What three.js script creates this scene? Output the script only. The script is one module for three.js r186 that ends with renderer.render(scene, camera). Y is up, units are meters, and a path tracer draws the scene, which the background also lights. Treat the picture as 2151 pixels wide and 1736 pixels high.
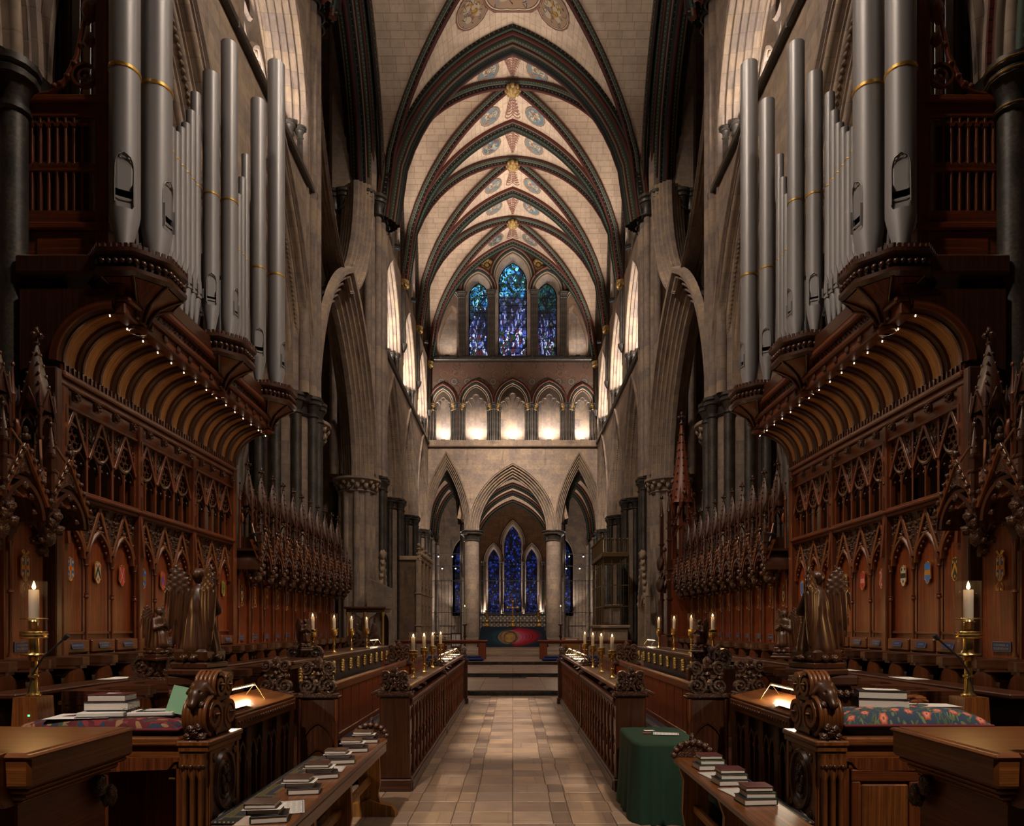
import * as THREE from 'three';
import { RectAreaLightUniformsLib } from 'three/addons/lights/RectAreaLightUniformsLib.js';
import { MarchingCubes } from 'three/addons/objects/MarchingCubes.js';

// ---------------------------------------------------------------- camera, sky, exposure
const scene = new THREE.Scene();
scene.background = new THREE.Color(0x000000);
RectAreaLightUniformsLib.init();
const FOCAL = 1434, EYE = 1.75;
const camera = new THREE.PerspectiveCamera(2 * Math.atan(1316 / FOCAL) * 180 / Math.PI, 2154 / 2632, 0.05, 200);
camera.setViewOffset(2154, 2632, 0, 0, 2151, 1736);      // a shift lens: verticals stay upright
camera.position.set(0, EYE, 0);
const renderer = new THREE.WebGLRenderer({ antialias: true });
renderer.toneMapping = THREE.LinearToneMapping;
renderer.toneMappingExposure = 1.08;
renderer.shadowMap.enabled = true;
const WARM = [1.0, 0.81, 0.65], WHITE = [1.0, 0.87, 0.76], FLAME = [1.0, 0.55, 0.2];
// ---------------------------------------------------------------- helpers
let seedState = 12345;
const rnd = () => { seedState = (seedState * 1664525 + 1013904223) >>> 0; return seedState / 4294967296; };
const rr = (a, b) => a + (b - a) * rnd();
const V = (x, y, z) => new THREE.Vector3(x, y, z);
const PI = Math.PI, sin = Math.sin, cos = Math.cos;
const T = (x, y, z) => new THREE.Matrix4().makeTranslation(x, y, z);
const RY = (a) => new THREE.Matrix4().makeRotationY(a), RX = (a) => new THREE.Matrix4().makeRotationX(a), RZ = (a) => new THREE.Matrix4().makeRotationZ(a);
const SC = (x, y, z) => new THREE.Matrix4().makeScale(x, y, z);
const mul = (...m) => m.reduce((a, b) => a.clone().multiply(b));
const basis = (u, v, w, o) => new THREE.Matrix4().set(u[0], v[0], w[0], o[0], u[1], v[1], w[1], o[1], u[2], v[2], w[2], o[2], 0, 0, 0, 1);
// wall space of the north side: first axis runs east (distance from the lens), second up, third into the wall
const WALLX = 5.2;
const WL = (x) => basis([0, 0, -1], [0, 1, 0], [-1, 0, 0], [-x, 0, 0]);
// facing west: first axis to the south (x), second up, third away to the east
const FW = (d) => basis([1, 0, 0], [0, 1, 0], [0, 0, -1], [0, 0, -d]);

const I4 = new THREE.Matrix4();
class Geo {
  constructor(m) { this.p = []; this.n = []; this.t = []; this.i = []; this.m = m ? m.clone() : new THREE.Matrix4(); this.du = 0; this.dv = 0; this.jit = false; }
  at(m) { this.m = m ? m.clone() : new THREE.Matrix4(); return this; }
  j() { if (this.jit) { this.du = rnd() * 3; this.dv = rnd() * 3; } }
  vert(x, y, z, nx, ny, nz, u, v) {
    const e = this.m.elements, k = this.p.length / 3;
    this.p.push(e[0] * x + e[4] * y + e[8] * z + e[12], e[1] * x + e[5] * y + e[9] * z + e[13], e[2] * x + e[6] * y + e[10] * z + e[14]);
    let a = e[0] * nx + e[4] * ny + e[8] * nz, b = e[1] * nx + e[5] * ny + e[9] * nz, c = e[2] * nx + e[6] * ny + e[10] * nz;
    const l = Math.hypot(a, b, c) || 1;
    this.n.push(a / l, b / l, c / l); this.t.push(u + this.du, v + this.dv);
    return k;
  }
  tri(a, b, c) {
    const p = this.p, n = this.n, ax = p[3 * a], ay = p[3 * a + 1], az = p[3 * a + 2];
    const ux = p[3 * b] - ax, uy = p[3 * b + 1] - ay, uz = p[3 * b + 2] - az, vx = p[3 * c] - ax, vy = p[3 * c + 1] - ay, vz = p[3 * c + 2] - az;
    const gx = uy * vz - uz * vy, gy = uz * vx - ux * vz, gz = ux * vy - uy * vx;
    const s = gx * (n[3 * a] + n[3 * b] + n[3 * c]) + gy * (n[3 * a + 1] + n[3 * b + 1] + n[3 * c + 1]) + gz * (n[3 * a + 2] + n[3 * b + 2] + n[3 * c + 2]);
    if (s >= 0) this.i.push(a, b, c); else this.i.push(a, c, b);
  }
  quad(a, b, c, d) { this.tri(a, b, c); this.tri(a, c, d); }
  // flat polygon face from points, normal given
  face(pts, n, us) {
    const ids = pts.map((q, k) => this.vert(q[0], q[1], q[2], n[0], n[1], n[2], us[k][0], us[k][1]));
    for (let k = 1; k + 1 < ids.length; k++) this.tri(ids[0], ids[k], ids[k + 1]);
  }
  box(x0, x1, y0, y1, z0, z1, bev = 0) {
    this.j();
    const W = x1 - x0, H = y1 - y0, D = z1 - z0, L = Math.max(W, H, D);
    if (bev > 0) bev = Math.min(bev, W * .45, H * .45, D * .45);
    const ax = L === H ? 1 : L === D ? 2 : 0;
    const c = [[x0, x1], [y0, y1], [z0, z1]];
    for (let a = 0; a < 3; a++) for (let s = 0; s < 2; s++) {
      const b = (a + 1) % 3, d = (a + 2) % 3, nn = [0, 0, 0]; nn[a] = s ? 1 : -1;
      const mk = (ib, id) => { const q = [0, 0, 0]; q[a] = c[a][s]; q[b] = c[b][ib] + (ib ? -bev : bev); q[d] = c[d][id] + (id ? -bev : bev); return q; };
      const pts = [mk(0, 0), mk(1, 0), mk(1, 1), mk(0, 1)];
      const va = a === ax ? d : ax, ua = va === b ? d : b;
      this.face(pts, nn, pts.map((q) => [q[ua], q[va]]));
    }
    if (bev > 0) {
      for (let a = 0; a < 3; a++) {
        const b = (a + 1) % 3, d = (a + 2) % 3;
        for (let sb = 0; sb < 2; sb++) for (let sd = 0; sd < 2; sd++) {
          const mk = (ia, onb) => { const q = [0, 0, 0]; q[a] = c[a][ia] + (ia ? -bev : bev); q[b] = c[b][sb] + (onb ? 0 : sb ? -bev : bev); q[d] = c[d][sd] + (onb ? (sd ? -bev : bev) : 0); return q; };
          const nn = [0, 0, 0]; nn[b] = sb ? .7071 : -.7071; nn[d] = sd ? .7071 : -.7071;
          const pts = [mk(0, 1), mk(1, 1), mk(1, 0), mk(0, 0)];
          this.face(pts, nn, pts.map((q) => [q[b] + q[d], q[a]]));
        }
      }
      for (let k = 0; k < 8; k++) {
        const s = [k & 1, (k >> 1) & 1, k >> 2], nn = s.map((q) => (q ? .577 : -.577));
        const mk = (a) => [0, 1, 2].map((e) => c[e][s[e]] + (e === a ? 0 : s[e] ? -bev : bev));
        this.face([mk(0), mk(1), mk(2)], nn, [[0, 0], [0, 0], [0, 0]]);
      }
    }
    return this;
  }
  bx(x, y, z, w, h, d, bev = 0) { return this.box(x - w / 2, x + w / 2, y - h / 2, y + h / 2, z - d / 2, z + d / 2, bev); }
  // smoothing of a profile: list of segments with normals at both ends
  segs(pr, closed) {
    const out = [], n = pr.length, m = closed ? n : n - 1, ns = [];
    let len = 0; const acc = [];
    for (let k = 0; k < m; k++) {
      const a = pr[k], b = pr[(k + 1) % n], dx = b[0] - a[0], dy = b[1] - a[1], l = Math.hypot(dx, dy) || 1e-9;
      ns.push([dy / l, -dx / l]); acc.push([len, len + l]); len += l;
    }
    for (let k = 0; k < m; k++) {
      const c = ns[k], pv = k > 0 ? ns[k - 1] : closed ? ns[m - 1] : null, nx = k + 1 < m ? ns[k + 1] : closed ? ns[0] : null;
      const av = (q) => { if (!q || q[0] * c[0] + q[1] * c[1] < .76) return c; const x = q[0] + c[0], y = q[1] + c[1], l = Math.hypot(x, y); return [x / l, y / l]; };
      out.push([pr[k], pr[(k + 1) % n], av(pv), av(nx), acc[k][0], acc[k][1]]);
    }
    out.total = len;
    return out;
  }
  // profile [[r, y]...] bottom to top turned round the vertical through (x, z)
  lathe(pr, x = 0, z = 0, seg = 16, a0 = 0, a1 = 2 * PI) {
    this.j();
    for (const [p, q, na, nb, la, lb] of this.segs(pr)) {
      const A = [], B = [], rm = Math.max(p[0], q[0]);
      for (let k = 0; k <= seg; k++) {
        const t = a0 + (a1 - a0) * k / seg, c = cos(t), s = sin(t);
        A.push(this.vert(x + p[0] * c, p[1], z + p[0] * s, na[0] * c, na[1], na[0] * s, t * rm, la));
        B.push(this.vert(x + q[0] * c, q[1], z + q[0] * s, nb[0] * c, nb[1], nb[0] * s, t * rm, lb));
      }
      for (let k = 0; k < seg; k++) {
        if (q[0] > 1e-6) this.tri(A[k], B[k], B[k + 1]);
        if (p[0] > 1e-6) this.tri(A[k], B[k + 1], A[k + 1]);
      }
    }
    return this;
  }
  cyl(x, z, y0, y1, r0, r1 = r0, seg = 12, caps = true) {
    return this.lathe(caps ? [[0, y0], [r0, y0], [r1, y1], [0, y1]] : [[r0, y0], [r1, y1]], x, z, seg);
  }
  rod(a, b, r0, r1 = r0, seg = 8, caps = true) {
    const A = V(...a), B = V(...b), l = A.distanceTo(B), d = B.clone().sub(A).normalize(), keep = this.m;
    const q = new THREE.Quaternion().setFromUnitVectors(V(0, 1, 0), d);
    this.m = keep.clone().multiply(new THREE.Matrix4().compose(A, q, V(1, 1, 1)));
    this.cyl(0, 0, 0, l, r0, r1, seg, caps); this.m = keep; return this;
  }
  // bar of rectangular section along a to b, up is the side of height h
  bar(a, b, w, h, up = [0, 1, 0], bev = 0) {
    const A = V(...a), B = V(...b), l = A.distanceTo(B), d = B.clone().sub(A).normalize(), keep = this.m;
    const s = d.clone().cross(V(...up)).normalize(), u = s.clone().cross(d);
    this.m = keep.clone().multiply(new THREE.Matrix4().makeBasis(s, u, d.clone()).setPosition(A));
    this.box(-w / 2, w / 2, -h / 2, h / 2, 0, l, bev); this.m = keep; return this;
  }
  // planar sweep: path pts in the xy plane, profile [[n, b]...]: n to the left-hand outside of travel, b along z
  sweep(pr, pts, { closed = false, norm = false, caps = false } = {}) {
    this.j();
    const N = pts.length, dir = [], M = closed ? N : N - 1;
    for (let k = 0; k < M; k++) { const a = pts[k], b = pts[(k + 1) % N], l = Math.hypot(b[0] - a[0], b[1] - a[1]) || 1e-9; dir.push([(b[0] - a[0]) / l, (b[1] - a[1]) / l, l]); }
    const st = []; let s = 0;
    for (let k = 0; k < (closed ? N + 1 : N); k++) {
      const i = k % N, pd = k > 0 ? dir[k - 1] : closed ? dir[M - 1] : dir[0], nd = k < M ? dir[k] : closed ? dir[0] : dir[M - 1];
      let nx = -(pd[1] + nd[1]), ny = pd[0] + nd[0], l = Math.hypot(nx, ny) || 1e-9; nx /= l; ny /= l;
      const c = Math.max(.3, nx * -nd[1] + ny * nd[0]);
      st.push([pts[i][0], pts[i][1], nx / c, ny / c, [-pd[1], pd[0]], [-nd[1], nd[0]], s, pd[0] * nd[0] + pd[1] * nd[1] < .9]);
      if (k < M) s += dir[k][2];
    }
    const sg = this.segs(pr);
    for (const [p, q, na, nb, la, lb] of sg) {
      const ua = norm ? la / sg.total : la, ub = norm ? lb / sg.total : lb;
      let A0, B0;
      for (let k = 0; k < st.length; k++) {
        const o = st[k], P = [o[0] + o[2] * p[0], o[1] + o[3] * p[0]], Q = [o[0] + o[2] * q[0], o[1] + o[3] * q[0]];
        const put = (d) => [this.vert(P[0], P[1], p[1], d[0] * na[0], d[1] * na[0], na[1], ua, o[6]), this.vert(Q[0], Q[1], q[1], d[0] * nb[0], d[1] * nb[0], nb[1], ub, o[6])];
        const avg = [o[4][0] + o[5][0], o[4][1] + o[5][1]], al = Math.hypot(...avg) || 1; avg[0] /= al; avg[1] /= al;
        if (k > 0) { const [a, b] = put(o[7] ? o[4] : avg); this.quad(A0, B0, b, a); if (!o[7]) { A0 = a; B0 = b; continue; } }
        [A0, B0] = put(o[7] ? o[5] : avg);
      }
    }
    if (caps && !closed) for (const k of [0, st.length - 1]) {
      const o = st[k], d = k ? dir[M - 1] : dir[0], sgn = k ? 1 : -1;
      const pp = pr.map((p) => [o[0] + o[2] * p[0], o[1] + o[3] * p[0], p[1]]);
      const tris = THREE.ShapeUtils.triangulateShape(pr.map((p) => new THREE.Vector2(p[0], p[1])), []);
      const ids = pp.map((q, e) => this.vert(q[0], q[1], q[2], d[0] * sgn, d[1] * sgn, 0, pr[e][0], pr[e][1]));
      for (const t of tris) this.tri(ids[t[0]], ids[t[1]], ids[t[2]]);
    }
    return this;
  }
  // polygon (xy) with holes, extruded z0..z1
  ext(poly, z0, z1, holes = [], { back = true, edge = 0, front = true } = {}) {
    this.j();
    const v2 = (a) => a.map((p) => new THREE.Vector2(p[0], p[1]));
    let P = v2(poly); if (THREE.ShapeUtils.isClockWise(P)) P.reverse();
    const Hs = holes.map((h) => { const q = v2(h); if (!THREE.ShapeUtils.isClockWise(q)) q.reverse(); return q; });
    const tris = THREE.ShapeUtils.triangulateShape(P, Hs), all = [P, ...Hs].flat();
    for (const [z, nz, on] of [[z0, -1, front], [z1, 1, back]]) {
      if (!on) continue;
      const ids = all.map((q) => this.vert(q.x, q.y, z, 0, 0, nz, q.x, q.y));
      for (const t of tris) this.tri(ids[t[0]], ids[t[1]], ids[t[2]]);
    }
    [P, ...Hs].forEach((ring) => {
      const R = ring.map((q) => [q.x, q.y]); let s = 0;
      const sg = this.segs(R, true);
      for (const [a, b, na, nb, la, lb] of sg) {
        const A = this.vert(a[0], a[1], z0, na[0], na[1], 0, z0, la), B = this.vert(b[0], b[1], z0, nb[0], nb[1], 0, z0, lb);
        const C = this.vert(b[0], b[1], z1, nb[0], nb[1], 0, z1, lb), D = this.vert(a[0], a[1], z1, na[0], na[1], 0, z1, la);
        this.quad(A, B, C, D);
      }
    });
    return this;
  }
  // a round bar along 3-D points
  tube(pts, r, seg = 6, caps = true) {
    this.j();
    const N = pts.length, P = pts.map((q) => V(...q)), rad = (k) => (typeof r === 'function' ? r(k / (N - 1)) : r);
    let up = V(0, 1, 0); const d0 = P[1].clone().sub(P[0]).normalize(); if (Math.abs(d0.y) > .9) up = V(1, 0, 0);
    let prev = null, s = 0, side = null;
    for (let k = 0; k < N; k++) {
      const d = P[Math.min(k + 1, N - 1)].clone().sub(P[Math.max(k - 1, 0)]).normalize();
      if (!side) side = d.clone().cross(up).normalize(); else side.sub(d.clone().multiplyScalar(side.dot(d))).normalize();
      const nn = side.clone().cross(d), row = [];
      if (k) s += P[k].distanceTo(P[k - 1]);
      for (let e = 0; e <= seg; e++) {
        const t = e / seg * 2 * PI, nx = side.x * cos(t) + nn.x * sin(t), ny = side.y * cos(t) + nn.y * sin(t), nz = side.z * cos(t) + nn.z * sin(t), q = rad(k);
        row.push(this.vert(P[k].x + nx * q, P[k].y + ny * q, P[k].z + nz * q, nx, ny, nz, t * q, s));
      }
      if (prev) for (let e = 0; e < seg; e++) this.quad(prev[e], prev[e + 1], row[e + 1], row[e]);
      if (caps && (k === 0 || k === N - 1)) {
        const sg = k ? 1 : -1, c = this.vert(P[k].x, P[k].y, P[k].z, d.x * sg, d.y * sg, d.z * sg, 0, 0);
        const ring = row.slice(0, seg).map((id) => this.vert0(id, d, sg));
        for (let e = 0; e < seg; e++) this.tri(c, ring[e], ring[(e + 1) % seg]);
      }
      prev = row;
    }
    return this;
  }
  vert0(id, d, sg) {   // copy of a vertex in world place with another normal
    const k = this.p.length / 3, e = this.m.elements;
    this.p.push(this.p[3 * id], this.p[3 * id + 1], this.p[3 * id + 2]);
    const a = e[0] * d.x + e[4] * d.y + e[8] * d.z, b = e[1] * d.x + e[5] * d.y + e[9] * d.z, c = e[2] * d.x + e[6] * d.y + e[10] * d.z, l = Math.hypot(a, b, c) || 1;
    this.n.push(a / l * sg, b / l * sg, c / l * sg); this.t.push(0, 0); return k;
  }
  // knobbly carved lump: a sphere with leaf-like furrows
  lump(x, y, z, rx, ry = rx, rz = rx, { f = 5, amp = .22, ph = 0, nu = 12, nv = 8 } = {}) {
    const P = [], row = nu + 1;
    const R = (a, b) => 1 + amp * sin(f * a + ph) * sin(f * .8 * b + ph * 1.7) + amp * .5 * cos(f * 1.7 * a - ph + 3 * b);
    for (let j = 0; j <= nv; j++) for (let k = 0; k <= nu; k++) {
      const b = j / nv * PI, a = k / nu * 2 * PI, r = j === 0 || j === nv ? 1 : R(a === 2 * PI ? 0 : a, b);
      P.push([rx * r * sin(b) * cos(a), ry * r * cos(b), rz * r * sin(b) * sin(a)]);
    }
    const id = [];
    for (let j = 0; j <= nv; j++) for (let k = 0; k <= nu; k++) {
      const g = (jj, kk) => P[Math.min(nv, Math.max(0, jj)) * row + ((kk % nu) + nu) % nu], a = g(j, k + 1), b = g(j, k - 1), c = g(j + 1, k), d = g(j - 1, k);
      let n = V(a[0] - b[0], a[1] - b[1], a[2] - b[2]).cross(V(c[0] - d[0], c[1] - d[1], c[2] - d[2])), q = P[j * row + k];
      if (n.lengthSq() < 1e-14) n = V(...q); if (n.x * q[0] + n.y * q[1] + n.z * q[2] < 0) n.negate();
      id.push(this.vert(x + q[0], y + q[1], z + q[2], n.x, n.y, n.z, k * rx * .5, j * ry * .4));
    }
    for (let j = 0; j < nv; j++) for (let k = 0; k < nu; k++) { const a = id[j * row + k], b = id[j * row + k + 1], c = id[(j + 1) * row + k + 1], d = id[(j + 1) * row + k]; if (j) this.tri(a, b, c); if (j < nv - 1) this.tri(a, c, d); }
    return this;
  }
  add(g) { const o = this.p.length / 3; for (const q of g.p) this.p.push(q); for (const q of g.n) this.n.push(q); for (const q of g.t) this.t.push(q); for (const q of g.i) this.i.push(q + o); return this; }
  geom() {
    const g = new THREE.BufferGeometry();
    g.setAttribute('position', new THREE.BufferAttribute(new Float32Array(this.p), 3));
    g.setAttribute('normal', new THREE.BufferAttribute(new Float32Array(this.n), 3));
    g.setAttribute('uv', new THREE.BufferAttribute(new Float32Array(this.t), 2));
    g.setIndex(new THREE.BufferAttribute(new Uint32Array(this.i), 1));
    stats.tris += this.i.length / 3;
    return g;
  }
  build(name, mat, parent = scene) { const o = new THREE.Mesh(this.geom(), mat); o.name = parent === scene ? numbered(name) : name; o.castShadow = o.receiveShadow = true; parent.add(o); return o; }
}
const stats = { tris: 0 }, taken = {};
const numbered = (name) => { const b = name.replace(/_\d{3}$/, ''), k = taken[b] || 0; taken[b] = k + 1; return k ? b + '_' + String(k).padStart(3, '0') : b; };
const wood = () => { const g = new Geo(); g.jit = true; return g; };
function tag(o, label, category, group, kind) { if (label) o.userData.label = label; if (category) o.userData.category = category; if (group) o.userData.group = group; if (kind) o.userData.kind = kind; return o; }
function thing(name, label, category, pos = [0, 0, 0], turn = 0, group) {
  const o = new THREE.Group(); o.name = numbered(name); o.position.set(...pos); o.rotation.y = turn; scene.add(o); return tag(o, label, category, group);
}
function structure(name, label, category) { const o = new THREE.Group(); o.name = numbered(name); scene.add(o); return tag(o, label, category, null, 'structure'); }
const part = (name, parent) => { const o = new THREE.Group(); o.name = name; parent.add(o); return o; };
const piece = (name, geo, mat, parent, pos, rot) => { const o = new THREE.Mesh(geo, mat); o.name = parent === scene ? numbered(name) : name; o.castShadow = o.receiveShadow = true; if (pos) o.position.set(...pos); if (rot) o.rotation.set(...rot); parent.add(o); return o; };
function copy(o, pos, turn) { const c = o.clone(); c.name = numbered(o.name); c.userData = { ...o.userData }; scene.add(c); if (pos) c.position.set(...pos); if (turn !== undefined) c.rotation.y = turn; return c; }
// the same thing on the other side of the aisle
const SIDE = { '-1': ', red-cushion side', 1: ', green-table side' };
const ORD = 'first second third fourth fifth sixth seventh eighth ninth tenth eleventh twelfth thirteenth fourteenth fifteenth sixteenth'.split(' ');
function mirror(o, label, name) {
  const c = o.clone(); c.name = name || numbered(o.name); c.userData = { ...o.userData }; if (label) c.userData.label = label; else if (o.userData.label && o.userData.kind !== 'structure') { const b = o.userData.label; o.userData.label = b + SIDE[-1]; c.userData.label = b + SIDE[1]; }
  c.position.x *= -1; c.rotation.y *= -1; c.rotation.z *= -1; c.scale.x *= -1; c.traverse((q) => { if (q.name === 'name_board') q.scale.z *= -1; }); scene.add(c); return c;
}
// pointed arch of half span a with arc centres e beyond the middle line: points from one springing over the apex to the other
const rise = (a, e) => Math.sqrt(a * a + 2 * a * e);
function arch(a, e, x = 0, y = 0, n = 10, stilt = 0) {
  const r = a + e, tm = Math.acos(Math.max(-1, Math.min(1, e / r))), R = [], L = [];
  for (let k = 0; k <= n; k++) { const t = tm * k / n; L.push([x + e - r * cos(t), y + r * sin(t)]); R.push([x - e + r * cos(t), y + r * sin(t)]); }
  const p = [...L, ...R.reverse().slice(1)];
  if (stilt) { p.unshift([x - a, y - stilt]); p.push([x + a, y - stilt]); }
  return p;
}
// moulded orders: profile from (0, w) out to the wall face (offset o, depth face), n rolls and hollows
function orders(n, o, w, face = 0, q = 5) {
  const pr = [[o, face]], s = o / n, t = (w - face) / n;
  for (let k = 0; k < n; k++) {
    const O = o - s * k, D = face + t * k;
    pr.push([O - .22 * s, D], [O - .24 * s, D + .7 * t], [O - .36 * s, D + .86 * t]);
    for (let e = 0; e <= q; e++) { const a = (-40 - 165 * e / q) * PI / 180; pr.push([O - .66 * s + .3 * s * cos(a), D + .44 * t + .36 * t * sin(a)]); }
    pr.push([O - .93 * s, D + .62 * t], [O - s, D + t]);
  }
  return pr.reverse();
}
const circle = (x, y, r, n = 20) => Array.from({ length: n }, (_, k) => [x + r * cos(-k / n * 2 * PI), y + r * sin(-k / n * 2 * PI)]);
const half = (r, q = 6, sgn = -1) => Array.from({ length: q + 1 }, (_, k) => { const a = PI - PI * k / q; return [-r * cos(a), sgn * r * sin(a)]; });
// ---------------------------------------------------------------- textures and materials
const lattice = (() => { const t = new Float32Array(65536); let s = 777; for (let k = 0; k < 65536; k++) { s = (s * 1664525 + 1013904223) >>> 0; t[k] = s / 4294967296; } return t; })();
const hash = (x, y) => lattice[((x * 73 + y * 4451) & 65535)];
function vnoise(x, y, px, py) {        // value noise that tiles after px, py cells
  const x0 = Math.floor(x), y0 = Math.floor(y), fx = x - x0, fy = y - y0, sx = fx * fx * (3 - 2 * fx), sy = fy * fy * (3 - 2 * fy);
  const X0 = ((x0 % px) + px) % px, X1 = (X0 + 1) % px, Y0 = ((y0 % py) + py) % py, Y1 = (Y0 + 1) % py;
  const a = hash(X0, Y0), b = hash(X1, Y0), c = hash(X0, Y1), d = hash(X1, Y1);
  return a + (b - a) * sx + (c - a) * sy + (a - b - c + d) * sx * sy;
}
function fbm(u, v, px, py, oct) { let s = 0, a = .5, t = 0; for (let k = 0; k < oct; k++) { s += a * vnoise(u * px + k * 17.3 * 0, v * py, px, py); t += a; a *= .5; px *= 2; py *= 2; } return s / t; }
function dataTex(w, h, f, srgb = true) {
  const d = new Uint8Array(w * h * 4);
  for (let y = 0, k = 0; y < h; y++) for (let x = 0; x < w; x++, k += 4) { const c = f((x + .5) / w, (y + .5) / h); d[k] = c[0]; d[k + 1] = c[1]; d[k + 2] = c[2]; d[k + 3] = 255; }
  const t = new THREE.DataTexture(d, w, h); t.wrapS = t.wrapT = THREE.RepeatWrapping; t.magFilter = THREE.LinearFilter; t.minFilter = THREE.LinearMipmapLinearFilter; t.generateMipmaps = true;
  if (srgb) t.colorSpace = THREE.SRGBColorSpace; t.needsUpdate = true; return t;
}
function canvasTex(w, h, draw) {
  const c = document.createElement('canvas'); c.width = w; c.height = h; const x = c.getContext('2d'); draw(x, w, h);
  const t = new THREE.CanvasTexture(c); t.colorSpace = THREE.SRGBColorSpace; t.magFilter = THREE.LinearFilter; t.wrapS = t.wrapT = THREE.RepeatWrapping; return t;
}
const cl = (v) => Math.max(0, Math.min(255, v));
// ashlar courses: returns joint closeness and a tone for each block
function ashlar(u, v, tw, th, rows, bl, jw) {
  const y = v * rows, r = Math.floor(y), fy = y - r, n = bl, off = hash(r, 9) * .9, x = u * n + off, b = Math.floor(x), fx = x - b;
  const dy = Math.min(fy, 1 - fy) * th / rows, dx = Math.min(fx, 1 - fx) * tw / n;
  return [Math.min(dx, dy) < jw ? 1 : 0, hash(((b % n) + n) % n + 31, r)];
}
const stoneTex = dataTex(1024, 1024, (u, v) => {       // 4.8 m square of limestone
  const [j, tone] = ashlar(u, v, 4.8, 4.8, 16, 7, .006), f = fbm(u, v, 8, 8, 6), g = fbm(u + .37, v + .11, 48, 48, 3), st = fbm(u, v, 24, 4, 4);
  let k = .80 + .22 * (f - .5) + .16 * (g - .5) + .10 * (tone - .5) - Math.max(0, st - .62) * .8; if (j) k *= .86;
  const w = (f - .5) * 14 + (tone - .5) * 10;
  return [cl(214 * k + w * .3), cl(194 * k), cl(172 * k - w)];
});
const stoneBump = dataTex(512, 512, (u, v) => { const [j] = ashlar(u, v, 4.8, 4.8, 16, 7, .008), g = fbm(u, v, 40, 40, 4); const k = cl(150 + 90 * (g - .5) - (j ? 60 : 0)); return [k, k, k]; }, false);
const webTex = dataTex(1024, 1024, (u, v) => {         // 4.8 m of plastered web with painted courses
  const [j, tone] = ashlar(u, v, 4.8, 4.8, 20, 9, .007), f = fbm(u, v, 6, 6, 6), g = fbm(u + .2, v + .6, 40, 40, 3);
  const k = .9 + .16 * (f - .5) + .10 * (g - .5) + .05 * (tone - .5);
  return j ? [cl(176 * k), cl(140 * k), cl(118 * k)] : [cl(222 * k), cl(200 * k), cl(176 * k)];
});
const purbeckTex = dataTex(512, 512, (u, v) => { const f = fbm(u, v, 8, 8, 6), g = fbm(u + .3, v + .7, 60, 60, 3), k = .75 + .7 * (f - .5) + .5 * (g - .5); return [cl(92 * k), cl(84 * k), cl(76 * k)]; });
const oakTex = dataTex(512, 1024, (u, v) => {          // .5 m across, 2 m along the grain
  const bend = .05 * (fbm(u, v, 3, 4, 3) - .5), w = u + bend, ring = .5 + .5 * sin((w * 9 + 2.2 * fbm(w, v, 5, 2, 3)) * 2 * PI), fine = fbm(w, v * .5, 90, 6, 3), pore = vnoise(w * 256, v * 40, 256, 40) > .86 ? .82 : 1, fl = fbm(u, v, 10, 24, 3);
  const k = (.72 + .20 * ring * fine + .42 * (fine - .5) + .14 * (fl - .5) + .06) * pore;
  return [cl(255 * k), cl(236 * k), cl(205 * k)];
});
const oakBump = dataTex(256, 512, (u, v) => { const f = fbm(u, v, 80, 5, 3), k = cl(128 + 150 * (f - .5)); return [k, k, k]; }, false);
const carveBump = dataTex(512, 512, (u, v) => { const f = fbm(u, v, 12, 12, 3), k = cl(255 * (.5 + .5 * sin(f * 26))); return [k, k, k]; }, false);
const rep = (t, x, y) => { const c = t.clone(); c.repeat.set(1 / x, 1 / y); c.needsUpdate = true; return c; };
const Mt = (o) => new THREE.MeshStandardMaterial(o), Mp = (o) => new THREE.MeshPhysicalMaterial(o);
const col = (r, g, b) => new THREE.Color().setRGB(r, g, b);
const sMap = rep(stoneTex, 4.8, 4.8), sBump = rep(stoneBump, 4.8, 4.8), oMap = rep(oakTex, .5, 2), oB = rep(oakBump, .5, 2), wMap = rep(webTex, 4.8, 4.8), pMap = rep(purbeckTex, 1.2, 1.2), cB = rep(carveBump, .3, .3);
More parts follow.
